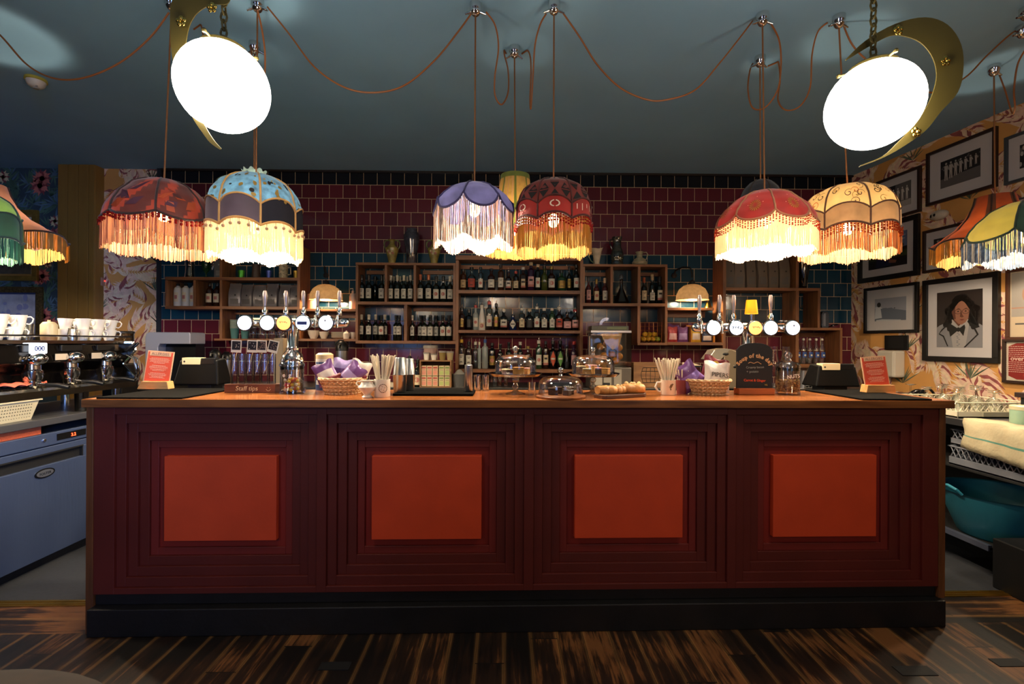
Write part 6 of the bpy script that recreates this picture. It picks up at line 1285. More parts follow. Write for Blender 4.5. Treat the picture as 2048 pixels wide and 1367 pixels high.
# filter coffee brewer
Y = 4.85; x0, x1 = bk(308, Y), bk(396, Y); H = bh(668, Y); t = thing('coffee_brewer', 'pale grey C-shaped coffee brewer left of the airpots', 'brewer', ((x0+x1)/2, Y, BZ)); w = (x1-x0)/2
m = MB(); m.prism([(-w, 0), (-w*.42, 0), (-w*.42, H*.72), (-w*.36, H*.78), (w, H*.78), (w, H*.97), (w*.95, H), (-w*.85, H), (-w*.96, H*.97), (-w, H*.9)], -.12, .12); m.build('housing', M('brewer_enamel', 'a8aab4', .3, .3), t, bevel=.008)
MB().box(-w*.42, w*.9, -.08, .12, 0, .05).build('base', black, t, bevel=.004); MB().box(-w*.4, w*.95, -.02, .12, .05, H*.78).build('back_panel', black, t)
for n, (px, top, wd, Yk, look) in enumerate(((431, 703, 21, 4.8, 'taller steel airpot with black lid left of the tip box'), (455, 708, 20, 4.9, 'second steel airpot with black lid partly behind the tip box'), (684, 684, 24, 4.95, 'black topped airpot behind the left crisp basket'))):
    x = bk(px, Yk); h = bh(top, Yk); r = wd/2*Yk/FPX; t = thing('airpot', look, 'flask', (x, Yk, BZ)); MB().lathe([(r*.95, 0), (r, .01), (r, h*.78)], 28).build('flask_body', steel, t)
    m = MB(); m.lathe([(r*1.02, h*.78), (r*1.02, h*.86), (r*.85, h*.95), (r*.5, h)], 28); m.tube([(0, -r*.6, h*.92), (0, -r*1.5, h*.9), (0, -r*1.55, h*.84)], .012, 8); m.build('lid', black, t)
    MB().tube([(-r*.9, 0, h*.86), (-r*1.15, 0, h*.93), (-r*.5, 0, h*1.03), (r*.3, 0, h*1.02)], .007, 8).build('handle', black, t)
t = thing('grinder', 'cream-trimmed grinder column between left tap tower and shelving', 'grinder', (bk(562, 4.9), 4.9, BZ)); MB().box(-.05, .05, -.06, .06, 0, bh(678, 4.9)).build('grinder_body', M('cream_enamel', '8a7a64', .4), t, bevel=.01); MB().lathe([(.05, 0), (.06, .05), (.06, .06)], 20, (0, 0, bh(678, 4.9))).build('hopper', G2, t)
for n, (px, top, w_, look) in enumerate(((721, 690, 24, 'black pyramid-shaped display behind the straws'),)):
    t = thing('display_stand', look, 'stand', (bk(px, 4.75), 4.75, BZ)); h = bh(735, 4.75); m = MB(); m.prism([(-.08, 0), (.08, 0), (.05, h), (-.04, h)], -.05, .05); m.build('stand_body', M('charcoal_stand', '1c1c1a', .5), t, bevel=.004)
t = thing('napkin_box', 'white paper napkin stack behind the steel shakers', 'napkins', (bk(778, 4.75), 4.75, BZ)); MB().box(-.08, .08, -.06, .06, 0, .035).build('napkin_stack', M('paper_white', 'b8a890', .7), t)
for n, (px, top, w_, Yk, look) in enumerate(((820, 706, 16, 4.85, 'dark bottle with pourer behind the steel shakers'), (836, 712, 18, 4.7, 'dark bottle with pale square label left of the tea crate'))):
    b_ = bottle(px, Yk, BZ, top, w_, 'dark', 'c', 'k', 'spirit', 1, 'seal', look, lz=(.08, .45))
# tea crate
Y = 4.72; x0, x1 = bk(843, Y), bk(905, Y); w = (x1-x0)/2; H = bh(720, Y); t = thing('tea_crate', 'open wooden crate of small tea boxes left of the spirits', 'crate', ((x0+x1)/2, Y, BZ)); CR = t.location.copy()
for a in ((-w, -w+.012, -.1, .1, 0, H), (w-.012, w, -.1, .1, 0, H), (-w+.012, w-.012, -.1, .1, H-.012, H), (-w+.012, w-.012, -.1, .1, 0, .01), (-w+.012, w-.012, .09, .1, .01, H-.012)): MB().box(*a).build('crate_board', crate, t, bevel=.001)
for r_ in range(2):
    for k in range(5):
        cc = 'red' if k < 3 else 'green'; bw = (2*w-.03)/5; bhh = (H-.03)*.41
        q = thing('tea_box', '%s printed tea box, %s in the %s row of the crate' % (cc, place(k), 'upper' if r_ else 'lower'), 'box', CR+Vector((-w+.014+bw*(k+.5)+(.006 if k > 2 else 0)-.004, -.05, .012+r_*bhh*1.06)), 0, 'tea boxes in the crate')
        MB().box(-bw*.45, bw*.45, -.03, .06, 0, bhh).build('carton', M('tea_card', 'c8b088', .6), q, bevel=.001)
        m = MB(); m.box(-bw*.36, bw*.36, -.0312, -.03, bhh*.72, bhh*.9, 0); m.box(-bw*.36, bw*.36, -.0312, -.03, bhh*.08, bhh*.5, 1); m.box(-bw*.3, bw*.3, -.0312, -.03, bhh*.56, bhh*.62, 0); m.build('print', [M('tea_print_'+cc, 'a04030' if cc == 'red' else '6a7a34', .6), M('tea_tint_'+cc, 'c88068' if cc == 'red' else 'a0a860', .6)], q)
for n, (px, top, wd, look, mt) in enumerate(((861, 690, 28, 'plastic tub with lid on the tea crate, behind', M('milky_tub', 'a88a80', .4)), (853, 704, 12, 'small white jar at left on the tea crate', white), (868, 707, 13, 'white espresso cup on the tea crate', white), (885, 701, 15, 'tapered glass jar on the tea crate', M('amber_jar', '8a7444', .2)), (900, 702, 15, 'squat glass jar at right end on the tea crate', M('cream_jar', 'a8946c', .3)))):
    Yk = Y+(.05 if n == 0 else -.03); r = wd/2*Yk/FPX; h = atY(px, top, Yk).z-BZ-H; q = thing('tub' if n == 0 else 'small_jar', look, 'jar', (bk(px, Yk), Yk, BZ+H)); MB().lathe([(r*.7, 0), (r*.95, h*.75), (r, h*.8)], 20).build('jar_body', mt, q); MB().lathe([(r*1.04, h*.8), (r*1.04, h*.97), (r*.9, h)], 20).build('lid', M('lid_grey', '8a8278', .4), q)
# wine cooler bag / grey bag
t = thing('ice_bucket', 'grey cloth-draped steel bucket between tea crate and slim canister', 'bucket', (bk(919, 4.7), 4.7, BZ)); MB().lathe([(.06, 0), (.075, .13), (.07, .13), (.06, .02)], 24, cap1=False).build('bucket_body', M('dull_steel', '6a6864', .4, .6), t); m = MB(); m.lathe([(.07, .12), (.05, .135), (.02, .17), (.001, .175)], 14); m.build('folded_cloth', M('grey_cloth', '7a766c', .9), t)
for n, px in enumerate((990, 1000, 1012)):
    t = thing('small_bottle', 'small dark bottle under the spirits shelf, %s' % place(n), 'bottle', (bk(px, 4.8), 4.8, BZ)); MB().lathe([(.02, 0), (.022, .08), (.01, .11), (.01, .13)], 14).build('glass_body', BG['clear' if n == 0 else 'brown'], t)
# citrus juicer with oranges
Y = 4.72; x0, x1 = bk(1176, Y), bk(1256, Y); w = (x1-x0)/2; H = bh(660, Y); t = thing('orange_juicer', 'glass-fronted citrus juicing machine full of oranges', 'juicer', ((x0+x1)/2, Y, BZ)); JL = t.location.copy()
m = MB(); m.box(-w, w, -.13, .13, 0, H*.36, 0); m.box(-w*.9, w, .1, .13, H*.36, H*.97, 0); m.build('housing', M('juicer_steel', '6a6258', .35, .6), t, bevel=.004)
m = MB(); m.box(-w*.98, w*1.0, -.13, -.126, H*.36, H*.96); m.box(w*.98, w, -.126, .1, H*.36, H*.96); m.build('clear_cover', G, t)
m = MB(); m.box(-w*.98, w*1.0, -.13, .12, H*.96, H, 0); m.box(-w*.95, w*.85, -.135, .05, H, H+.045, 1); m.box(-w*.2, w*.75, -.136, -.13, H+.01, H+.035, 2); m.build('top_tray', [steel, M('juicer_dark', '3a3a2c', .4), M('juicer_olive_plate', '55603a', .4)], t, bevel=.002)
for k in range(3):
    MB().tube([(-w*1.05+.016*k, -.12, H*.3), (-w*1.05+.016*k, -.12, H*.9)], .005, 8).build('guide_rod', chrome, t)
m = MB()
for q in range(4): m.tube([(-w*.35+.05*math.cos(a)*(1+q*.14)+.05, -.02, H+.05+.055*math.sin(a)*(1+q*.14)) for a in [PI*.95-PI*.55*i/8 for i in range(9)]], .0022, 5)
m.build('orange_chute_rail', chrome, t)
m = MB(); m.add([(-w*.5, -.124, H*.95), (w*.55, -.124, H*.95), (w*.42, -.124, H*.75), (w*.1, -.124, H*.66), (-w*.3, -.124, H*.8)], [(0, 1, 2, 3, 4)]); m.build('orange_slice_sticker', M('pale_orange_print', 'd09858', .5, var=.3, vs=20), t)
om = M('orange_peel_skin', 'b8701c', .45, bump=.3, bs=90)
rr = random.Random(3)
for n, (dx, dz) in enumerate(((-.1, .72), (-.02, .76), (.06, .74), (.12, .7), (-.06, .56), (.04, .58), (.11, .55), (-.0, .46), (.07, .47), (-.1, .44))):
    q = thing('orange', 'orange inside the citrus juicing machine', 'fruit', JL+Vector((dx*.9, -.06+.05*(n % 2), H*dz-.0)), rr.uniform(0, 6), 'oranges in the juicer'); MB().sph((0, 0, 0), .036, 18).build('peel', om, q)
for k, (dx, c_) in enumerate(((-.12, '9a9080'), (-.03, '8f8676'), (.07, '8a8070'))): MB().box(dx-.04, dx+.035, -.136, -.13, H*.06, H*.33).build('front_panel', M('juicer_panel%d' % k, c_, .5), t)
m = MB(); m.box(-.075, -.01, -.139, -.1365, H*.03, H*.1, 0); m.build('black_label', matte_black, t)
# wooden wine box with a barrel print
Y = 4.75; x0, x1 = bk(1264, Y), bk(1325, Y); w = (x1-x0)/2; H = bh(723, Y); t = thing('wine_box', 'wooden wine box printed with a barrel, right of the juicer', 'box', ((x0+x1)/2, Y, BZ)); MB().box(-w, w, -.06, .06, 0, H).build('box_body', crate, t, bevel=.002)
m = MB(); cx = w*.1
for k in range(5): xx = -.6+.3*k; m.tube([(cx+w*xx*(.8+.2*math.sin(PI*q/8)), -.061, H*(.2+.6*q/8)) for q in range(9)], .0022, 4)
for q in (.2, .35, .65, .8): wd = w*.6*(.8+.2*math.sin(PI*(q-.2)/.6)); m.tube([(cx-wd, -.061, H*q), (cx+wd, -.061, H*q)], .003, 4)
m.build('barrel_print', M('dark_print', ''), t)
t = thing('tray_of_menus', 'dark tray with papers left of the slicer', 'tray', (bk(1375, 4.72), 4.72, BZ)); m = MB(); m.box(-.13, .11, -.1, .1, .21, .225); m.tube([(0, 0, 0), (0, 0, .21)], .03, 12); m.build('tray_stand', matte_black, t); m = MB(); m.add([(-.09, -.1, .226), (.1, -.1, .226), (.09, .06, .24), (-.02, .08, .25)], [(0, 1, 2, 3)]); m.add([(-.09, -.1, .2265), (.1, -.1, .2265), (.09, .06, .2405), (-.02, .08, .2505)], [(3, 2, 1, 0)]); m.build('paper', M('paper_white', ''), t)
# slicer
Y = 4.68; x0, x1 = bk(1405, Y), bk(1476, Y); w = (x1-x0)/2; H = bh(694, Y); t = thing('bread_slicer', 'rounded steel slicing machine behind the right crisp basket', 'slicer', ((x0+x1)/2, Y, BZ))
m = MB(); pr_ = [(-w*.2, 0), (w, 0), (w, H*.45), (w*.98, H*.72), (w*.8, H*.92), (w*.4, H*.98), (-w*.1, H), (-w*.05, H*.8), (-.02, H*.6), (-w*.2, H*.2)]; m.prism(pr_, -.1, .1); m.build('machine_housing', M('warm_steel', 'a09078', .3, .8), t, bevel=.012)
m = MB(); m.prism([(-w, H*.72), (-w*.6, H*.96), (-w*.05, H), (w*.3, H*.98), (0, H*.82), (-w*.4, H*.66)], -.11, .05); m.build('guard', M('slicer_guard', 'b0a898', .25, .5), t, bevel=.006)
m = MB(); m.sph((0, -.1, H*.86), .04, 14, sy=.4, sz=.4); m.build('handle', black, t)
for s in (.55, .82): MB().lathe([(.014, 0), (.014, .006), (.01, .008)], 16, (w*s, -.1, H*.55), axis='y').build('knob', black, t)
# steel jugs right of nuts jar
for n, (px, top, wd) in enumerate(((1604, 738, 20), (1619, 737, 9))):
    t = thing('steel_jug' if n == 0 else 'steel_shaker', 'squat steel jug behind the nuts jar' if n == 0 else 'narrow steel shaker right of the squat jug', 'jug', (bk(px, 4.7), 4.7, BZ)); r = wd/2*4.7/FPX; h = bh(top, 4.7); MB().lathe([(r, 0), (r, h*.9), (r*1.05, h), (r*.95, h)], 24).build('jug_body', steel, t)
for n, px in enumerate((1548, 1572)):
    t = thing('water_carafe', 'clear glass carafe behind the chalkboard, %s one' % ('left' if n == 0 else 'right'), 'carafe', (bk(px, 4.75), 4.75, BZ)); h = bh(690, 4.75); MB().lathe([(.05, 0), (.055, .02), (.055, h*.6), (.035, h*.8), (.035, h)], 24, cap1=False).build('glass_body', G, t)
t = thing('wire_tray', 'grey wire tray with black mat between nuts jar and right till', 'tray', (bk(1624, 4.72), 4.72, BZ)); m = MB()
for z_ in (.01, .03, .05): m.tube([(-.12, -.09, z_), (.12, -.09, z_), (.12, .09, z_), (-.12, .09, z_)], .003, 5, closed=True)
for q in range(9): m.tube([(-.12+.03*q, -.09, .05), (-.12+.03*q, -.09, .01), (-.12+.03*q, .09, .01), (-.12+.03*q, .09, .05)], .002, 5)
m.build('wire_frame', M('grey_wire', '8a8a84', .4, .7), t); MB().box(-.11, .11, -.08, .08, .013, .035).build('black_mat', rubber, t)

# ================================================================== LEFT WORKTOP: FRIDGE AND ESPRESSO MACHINE
LX = -2.76; LZ = .905
p0 = atX(176, 835, LX)
t = thing('side_worktop', 'grey steel worktop at left carrying the espresso machine', 'worktop', (-3.1, 3.0, 0)); ly1 = 4.2
MB().box(-3.5, LX, 1.3, ly1, LZ-.042, LZ).build('worktop', M('grey_worktop', '4e4e50', .4, .4), t, WL(t), bevel=.003)
MB().box(-3.5, -3.46, 1.3, ly1, 0, LZ-.042).build('back_panel', matte_black, t, WL(t)); MB().box(-3.46, LX-.02, ly1-.03, ly1, 0, LZ-.042).build('end_panel', matte_black, t, WL(t))
fy0, fy1 = 1.95, 3.45
t = thing('under_counter_fridge', 'stainless steel undercounter fridge with oval badge at the left', 'fridge', (-3.1, 2.7, 0)); fs_ = M('brushed_stainless_daylight_tint', '66789e', .40, .75, vscale=(1, 1, .06), bump=.12, bs=120)  # blue daylight on the steel is put into its base colour
FX = LX-.02
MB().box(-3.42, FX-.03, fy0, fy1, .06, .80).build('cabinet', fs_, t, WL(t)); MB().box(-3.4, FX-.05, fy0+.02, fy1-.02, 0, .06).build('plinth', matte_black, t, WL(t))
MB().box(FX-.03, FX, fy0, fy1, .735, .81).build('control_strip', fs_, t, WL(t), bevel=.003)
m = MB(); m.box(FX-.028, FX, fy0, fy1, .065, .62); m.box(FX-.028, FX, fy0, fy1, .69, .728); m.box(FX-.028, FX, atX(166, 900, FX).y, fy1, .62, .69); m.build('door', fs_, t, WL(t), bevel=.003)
m = MB(); ye = atX(166, 900, FX).y; m.box(FX-.028, FX-.018, fy0, ye, .62, .69); m.box(FX-.02, FX+.004, fy0, ye, .684, .692); m.box(FX-.02, FX+.002, ye-.006, ye, .62, .69); m.build('handle_recess', matte_black, t, WL(t))
yd = atX(146, 880, FX).y; MB().box(FX-.001, FX+.003, yd-.11, yd+.09, .755, .795).build('display_panel', black, t, WL(t))
m = MB(); text('3.2', .028, (FX+.004, yd+.0, .764), 0, m, face=Matrix.Rotation(PI/2, 4, 'Z') @ RX); m.build('red_digits', M('red_digits', 'ff3a1a', .5, em='ff3a1a', es=6), t, WL(t))
yb = atX(89, 955, FX).y; m = MB(); m.lathe([(.062, 0), (.062, .004)], 28, axis='x'); 
for i, v in enumerate(m.v): m.v[i] = (v[0], v[1], v[2]*.45)
m.build('badge_rim', black, t, (FX+3.1+.0, yb-2.7, .575)); m = MB(); m.lathe([(.052, .004), (.052, .0055)], 28, axis='x')
for i, v in enumerate(m.v): m.v[i] = (v[0], v[1], v[2]*.40)
m.build('badge_plate', M('badge_silver', '9a9ea8', .35, .8), t, (FX+3.1, yb-2.7, .575)); m = MB(); text('FOSTER', .021, (FX+.0062, yb, .567), 0, m, face=Matrix.Rotation(PI/2, 4, 'Z') @ RX); m.build('badge_lettering', M('badge_ink', ''), t, WL(t))
m = MB(); m.lathe([(.009, 0), (.009, .006), (.006, .008)], 14, (FX+3.1, atX(88, 890, FX).y-2.7, .772), axis='x'); m.build('lock', chrome, t)
t = tag(MB().box(-3.3, LX-.035, 1.7, atX(94, 870, LX).y, .812, .86).build('folded_crate', M('orange_plastic_slats', 'b05030', .5, bump=.5, bs=60, vscale=(1, 6, 1))), 'orange plastic tray slid in between fridge and worktop', 'tray')
# white perforated basket, milk jug
Y0 = atX(72, 857, LX-.06); t = thing('plastic_basket', 'white perforated plastic basket on the left worktop edge', 'basket', (LX-.16, Y0.y-.17, LZ)); bm_ = M('white_plastic_basket', 'c0b490', .5)
m = MB(); m.hexa([(-.09, -.15, 0), (.09, -.15, 0), (.09, .15, 0), (-.09, .15, 0)], [(-.11, -.19, .115), (.11, -.19, .115), (.11, .18, .115), (-.11, .18, .115)]); m.box(-.12, .12, -.2, .19, .112, .12); m.build('basket_body', bm_, t)
m = MB()
for r_ in range(5):
    for q in range(20): m.disc((.0, 0, 0), .0035, 0, 6); k = len(m.v)-6; m.xf(Matrix.Translation((.0935+.0031*r_*1.2, -.14+.0145*q, .02+.018*r_)) @ Matrix.Rotation(PI/2, 4, 'Z'), k)
m.build('perforations', M('basket_hole', '4a4434', .8), t)
p = atX(163, 827, LX-.07); t = thing('milk_jug', 'clear ribbed plastic beaker on the left worktop beside the bar', 'beaker', (LX-.07, p.y, LZ)); m = MB(); m.lathe([(.032, 0), (.034, .004), (.037, .125), (.041, .13), (.036, .13), (.033, .01)], 24, cap1=False); m.build('beaker_body', glass('cloudy_beaker', 'b8b09c', .8, .2), t)
# espresso machine
MX = LX-.09; t = thing('espresso_machine', 'chrome three group espresso machine on the left worktop', 'coffee machine', (MX-.25, 3.0, LZ)); my0, my1 = 2.12, 3.64; mz0, mz1 = 1.04, 1.375
W_ = lambda: WL(t)
darkc = M('dark_polished_metal', '3a3836', .12, 1)
for yy in (my0+.1, my1-.1):
    for xx in (MX-.05, MX-.42): MB().cyl((xx, yy, LZ), .025, mz0-LZ, 16).build('foot', chrome, t, W_())
m = MB(); m.prism([(MX-.5, mz0+.02), (MX-.12, mz0+.02), (MX-.12, 1.17), (MX-.02, 1.24), (MX-.04, mz1-.02), (MX-.5, mz1-.02)], my0+.02, my1-.02, 0, 'xz'); 
m.v = [(x, y, z) for (x, y, z) in m.v]; m.build('body', M('machine_black_panel', '2a2622', .16, .85), t, W_(), bevel=.008)
for yy in (my0, my1-.025):
    m = MB(); m.prism([(MX-.54, mz0-.01), (MX+.02, mz0-.01), (MX+.05, mz0+.05), (MX-.04, mz0+.14), (MX-.06, 1.2), (MX+.03, 1.3), (MX+.01, mz1), (MX-.54, mz1)], yy, yy+.025, 0, 'xz'); m.build('side_panel', chrome, t, W_(), bevel=.006)
m = MB(); m.prism([(MX-.45, mz0-.01), (MX+.05, mz0-.01), (MX+.05, mz0+.03), (MX+.03, mz0+.045), (MX-.45, mz0+.045)], my0+.03, my1-.03, 0, 'xz'); 
for q in range(40): yy = my0+.06+(my1-my0-.12)*q/39; m.box(MX-.25, MX+.02, yy-.004, yy+.004, mz0+.045, mz0+.052)
m.build('drip_tray', M('tray_steel', '7a7468', .25, 1), t, W_())
m = MB(); m.box(MX-.52, MX-.02, my0+.02, my1-.02, mz1-.02, mz1)
for (a, b_) in (((MX-.0, my0+.02), (MX-.0, my1-.02)), ((MX-.0, my1-.02), (MX-.52, my1-.02)), ((MX-.52, my1-.02), (MX-.52, my0+.02))): m.tube([(a[0], a[1], mz1+.03), (b_[0], b_[1], mz1+.03)], .006, 8)
m.build('cup_tray', chrome, t, W_())
gy = [atX(px, 715, MX).y for px in (75, 150, 218)]
for k, yy in enumerate(gy+[2.3]):
    m = MB(); m.lathe([(.042, 1.13), (.05, 1.15), (.05, 1.19), (.04, 1.2), (.036, 1.29)], 28, (MX-.03, yy, 0)); m.tube([(MX-.1, yy, 1.25), (MX-.03, yy, 1.27)], .045, 20); m.sph((MX-.005, yy, 1.262), .052, 20, sz=.8); m.build('group_head', chrome, t, W_())
    m = MB(); m.lathe([(.034, 1.085), (.04, 1.1), (.04, 1.13)], 24, (MX-.03, yy, 0)); m.tube([(MX-.0, yy, 1.11), (MX+.04, yy+.01, 1.105)], .009, 10); m.tube([(MX-.03, yy-.012, 1.085), (MX-.03, yy-.018, 1.06)], .007, 8); m.tube([(MX-.03, yy+.012, 1.085), (MX-.03, yy+.018, 1.06)], .007, 8); pf_ = m.build('portafilter', chrome, t, W_())
    m = MB(); m.tube([(MX+.04, yy+.01, 1.105), (MX+.1, yy+.03, 1.1), (MX+.15, yy+.045, 1.085)], [.011, .015, .013], 12); m.build('handle', black, pf_)
    m = MB(); m.box(MX-.035, MX-.018, yy-.075, yy+.075, 1.305, 1.345); m.build('button_panel', black, t, W_(), bevel=.004)
for yy in (my0+.2, my1-.07, my1-.04):
    m = MB(); m.tube([(MX-.0, yy, 1.27), (MX+.06, yy, 1.24), (MX+.075, yy+.005, 1.13), (MX+.06, yy+.01, 1.08)], .006, 8); m.build('steam_wand', chrome, t, W_()); m = MB(); m.tube([(MX+.0, yy, 1.3), (MX+.04, yy, 1.33), (MX+.055, yy+.02, 1.36)], [.013, .011, .008], 10); m.build('steam_lever', black, t, W_())
yd = atX(77, 706, MX).y; MB().box(MX-.01, MX+.006, yd-.05, yd+.05, 1.295, 1.36).build('display', M('white_lit_display', 'ffffff', .3, em='e8f0ff', es=2.2), t, W_(), bevel=.004)
m = MB(); text('000', .042, (MX+.0075, yd, 1.312), 0, m, face=Matrix.Rotation(PI/2, 4, 'Z') @ RX, offset=.0012); m.build('display_digits', M('display_digits', '1c2a60', .5), t, W_())
for k, yy in enumerate((atX(75, 680, MX).y+.02, atX(130, 696, MX).y, atX(200, 694, MX).y)): MB().box(MX-.016, MX-.012, yy-.05, yy+.03, 1.25, 1.29).build('paper_note', M('paper_white', ''), t, W_())
# cups and glasses on top of the machine
def cup(x, y, z, rz, label, group='white cups on the espresso machine'):
    global CUP0
    if CUP0 is None:
        t = thing('coffee_cup', label, 'cup', (x, y, z), rz, group); MB().lathe([(.026, 0), (.028, .003), (.036, .045), (.043, .078), (.0405, .078), (.033, .042), (.024, .005), (.001, .005)], 24).build('cup_body', white, t)
        MB().tube([(.037, 0, .066), (.055, 0, .068), (.066, 0, .055), (.062, 0, .036), (.048, 0, .022), (.034, 0, .026)], .004, 8).build('handle', white, t); CUP0 = t; reg(t); return t
    c = copy_tree(CUP0); c.location = (x, y, z); c.rotation_euler = (random.uniform(-.04, .04), random.uniform(-.04, .04), rz); c['label'] = label; c['group'] = group; return c
CUP0 = None; zc_ = mz1+.001
cols = [atX(px, 690, MX-.06).y for px in (-40, -12, 12, 40, 72)]+[atX(px, 690, MX-.06).y for px in (160, 190, 222)]
cols = [2.36, 2.455, 2.55, 2.645, 2.74, 2.835]+[3.28, 3.39, 3.50]
names = ['far left', 'second place', 'third place', 'fourth place', 'fifth place', 'sixth place', 'seventh place', 'eighth place', 'ninth place']
for i, yy in enumerate(cols):
    for r_ in range(3):
        if i > 5 and r_ == 2: continue
        for s in range(2):
            if r_ == 2 and s == 1 and i > 3: continue
            rz_ = .9+random.uniform(-.4, .4)+(0 if i < 6 else -.2)
            cup(MX-.07-.13*r_, yy+random.uniform(-.008, .008)+(.02 if s else 0), zc_+.072*s, rz_, 'white coffee cup, %s, %s row on the machine, %s' % (names[i], ('front', 'middle', 'rear')[r_], 'upper one' if s else 'lower one'))
q = thing('sugar_jar', 'cream lidded jar with brown base among the cups', 'jar', (MX-.12, 3.10, zc_)); m = MB(); m.lathe([(.04, 0), (.043, .035)], 24, m=1, cap1=False); m.lathe([(.043, .035), (.043, .1), (.03, .118), (.008, .122), (.008, .132)], 24, m=0, cap0=False); m.build('jar_body', [M('cream_enamel_jar', 'c0ac84', .4), M('brown_sugar', '6a4c2c', .6)], q)
q = thing('steel_pitcher', 'small steel milk pitcher beside the cream lidded jar', 'pitcher', (MX-.04, 3.18, zc_)); MB().lathe([(.024, 0), (.028, .04), (.022, .075), (.025, .08), (.022, .08)], 20, cap1=False).build('pitcher_body', steel, q); MB().tube([(.022, 0, .07), (.042, 0, .065), (.042, 0, .03), (.027, 0, .025)], .0035, 6).build('handle', steel, q)
for k, yy in enumerate((2.94, 2.99)):
    q = thing('water_glass', 'clear glass between the cup stacks, %s one' % ('nearer' if k == 0 else 'farther'), 'glass', (MX-.1-.07*k, yy, zc_)); MB().lathe([(.026, 0), (.033, .1), (.031, .1), (.024, .008)], 20, cap1=False).build('glass_body', G, q)
q = thing('grinder_hopper', 'tall clear coffee grinder with black lid behind the machine', 'grinder', (-3.22, 3.98, LZ)); m = MB(); m.box(-.08, .08, -.09, .09, 0, .28); m.build('grinder_body', black, q, bevel=.01); m = MB(); m.lathe([(.05, .28), (.088, .36), (.09, .53)], 28, cap0=False, cap1=False); m.build('clear_hopper', glass('smoky_hopper', 'b8ac94'), q); MB().lathe([(.094, .53), (.094, .545), (.08, .55)], 28).build('lid', black, q); q.name = 'coffee_grinder'
m = MB(); m.patch(.0905, -.1, .75, .44, .47, 0, 8); m.build('brand_plate', M('dark_print', ''), q, fix=False)
def cloth(label, loc, w, d, mat, seed, rz=0):
    rr = random.Random(seed); n = 18; m = MB(); vs = []
    for j in range(n+1):
        for i in range(n+1):
            u, v = i/n-.5, j/n-.5; e = 1+.12*math.sin(5*v+seed)+.08*math.sin(9*u)
            vs.append((u*w*e, v*d*(1+.12*math.sin(6*u+seed)), .006+.018*abs(math.sin(7*u+3*v+seed))*(1-abs(u)*1.2)+.012*abs(math.sin(11*v-4*u))+.0))
    m.add(vs, [(j*(n+1)+i, j*(n+1)+i+1, (j+1)*(n+1)+i+1, (j+1)*(n+1)+i) for j in range(n) for i in range(n)], 0, True); o = m.build('cleaning_cloth', mat, None, loc, rz, fix=False); s = o.modifiers.new('thickness', 'SOLIDIFY'); s.thickness = .003; return tag(o, label, 'cloth')
p = atX(58, 790, MX+.0); cloth('crumpled pink cloth on the drip tray of the espresso machine', (MX-.08, p.y+.02, mz0+.053), .15, .24, M('coral_cloth', 'd0644a', .9), 1)
p = atX(265, 760, MX-.02); cloth('crumpled green cloth at the far end of the espresso machine', (MX-.0, p.y+.1, LZ+.0), .24, .22, M('sage_green_cloth', '4f8a68', .9), 2)

# ================================================================== RIGHT WORKTOP
RX0 = 2.84; RZ = .91
def rwx(y): tt = (y-RW0.y)/RWD.y; return RW0.x+RWD.x*tt
ry0, ry1 = 1.5, 4.5
t = thing('glass_wash_worktop', 'steel worktop with open shelves at the right', 'worktop', (3.3, 3.0, 0))
gm = M('steel_worktop', '8a8a90', .35, 1)
m = MB(); q = [(RX0, ry0), (rwx(ry0)-.01, ry0), (rwx(ry1)-.01, ry1), (RX0, ry1)]; m.hexa([(a, b_, RZ-.04) for a, b_ in q], [(a, b_, RZ) for a, b_ in q]); m.build('worktop', gm, t, WL(t))
m = MB(); q = [(RX0+.01, ry0), (3.75, ry0), (3.75, ry1), (RX0+.01, ry1)]; q = [(RX0+.01, 2.72), (3.75, 2.72), (3.75, ry1), (RX0+.01, ry1)]; m.hexa([(a, b_, .17) for a, b_ in q], [(a, b_, .185) for a, b_ in q]); m.build('lower_shelf', matte_black, t, WL(t))
MB().box(RX0, RX0+.025, 2.72, ry1, .165, .2).build('shelf_rail', M('blue_steel_rail', '8088a0', .35, .8), t, WL(t), bevel=.002)
MB().box(RX0+.01, 3.75, ry0, ry1, .60, .61).build('upper_shelf', matte_black, t, WL(t))
for yy in (ry0+.05, 3.5, ry1-.05): MB().box(RX0+.03, RX0+.06, yy-.015, yy+.015, 0, RZ-.04).build('leg', gm, t, WL(t)); 
MB().box(3.75, 3.78, ry0, ry1, 0, RZ-.04).build('back_panel', matte_black, t, WL(t))
def rack(label, x, y, z, mat, s=.25, h=.1):
    t = thing('glass_rack', label, 'rack', (x, y, z)); m = MB()
    m.box(-s, s, -s, s, 0, .012)
    for a, b_, c, d in ((-s, s, -s, -s+.006), (-s, s, s-.006, s), (-s, -s+.006, -s, s), (s-.006, s, -s, s)): m.box(a, b_, c, d, 0, h*.42); m.box(a-.004, b_+.004, c-.004, d+.004, h*.93, h)
    m.build('rack_frame', mat, t, bevel=.002)
    m = MB(); n = 14
    for side in range(4):
        for k in range(n):
            a0_ = -s+.012+(2*s-.024)*k/n; a1_ = a0_+(2*s-.024)/n
            for (z0_, z1_) in ((h*.42, h*.93), (h*.93, h*.42)):
                for yy in ((-s+.003), (s-.003)):
                    P0, P1 = ((a0_, yy, z0_), (a1_, yy, z1_)) if side < 2 else ((yy, a0_, z0_), (yy, a1_, z1_))
                    if side in (0, 2): m.tube([P0, P1], .0035, 4)
    m.build('lattice_side', mat, t)
    m = MB(); m.box(-.09, .09, -s-.006, -s, h*.1, h*.38); m.build('hand_grip', M('rack_grip', '9a927c', .6), t); return t
rk = M('cream_rack_plastic', 'cfc6ac', .5); rk2 = M('grey_rack_plastic', '6c7078', .5)
rack('cream lattice glass rack on top of the right worktop', 3.13, 3.2, RZ, rk)
n = 0
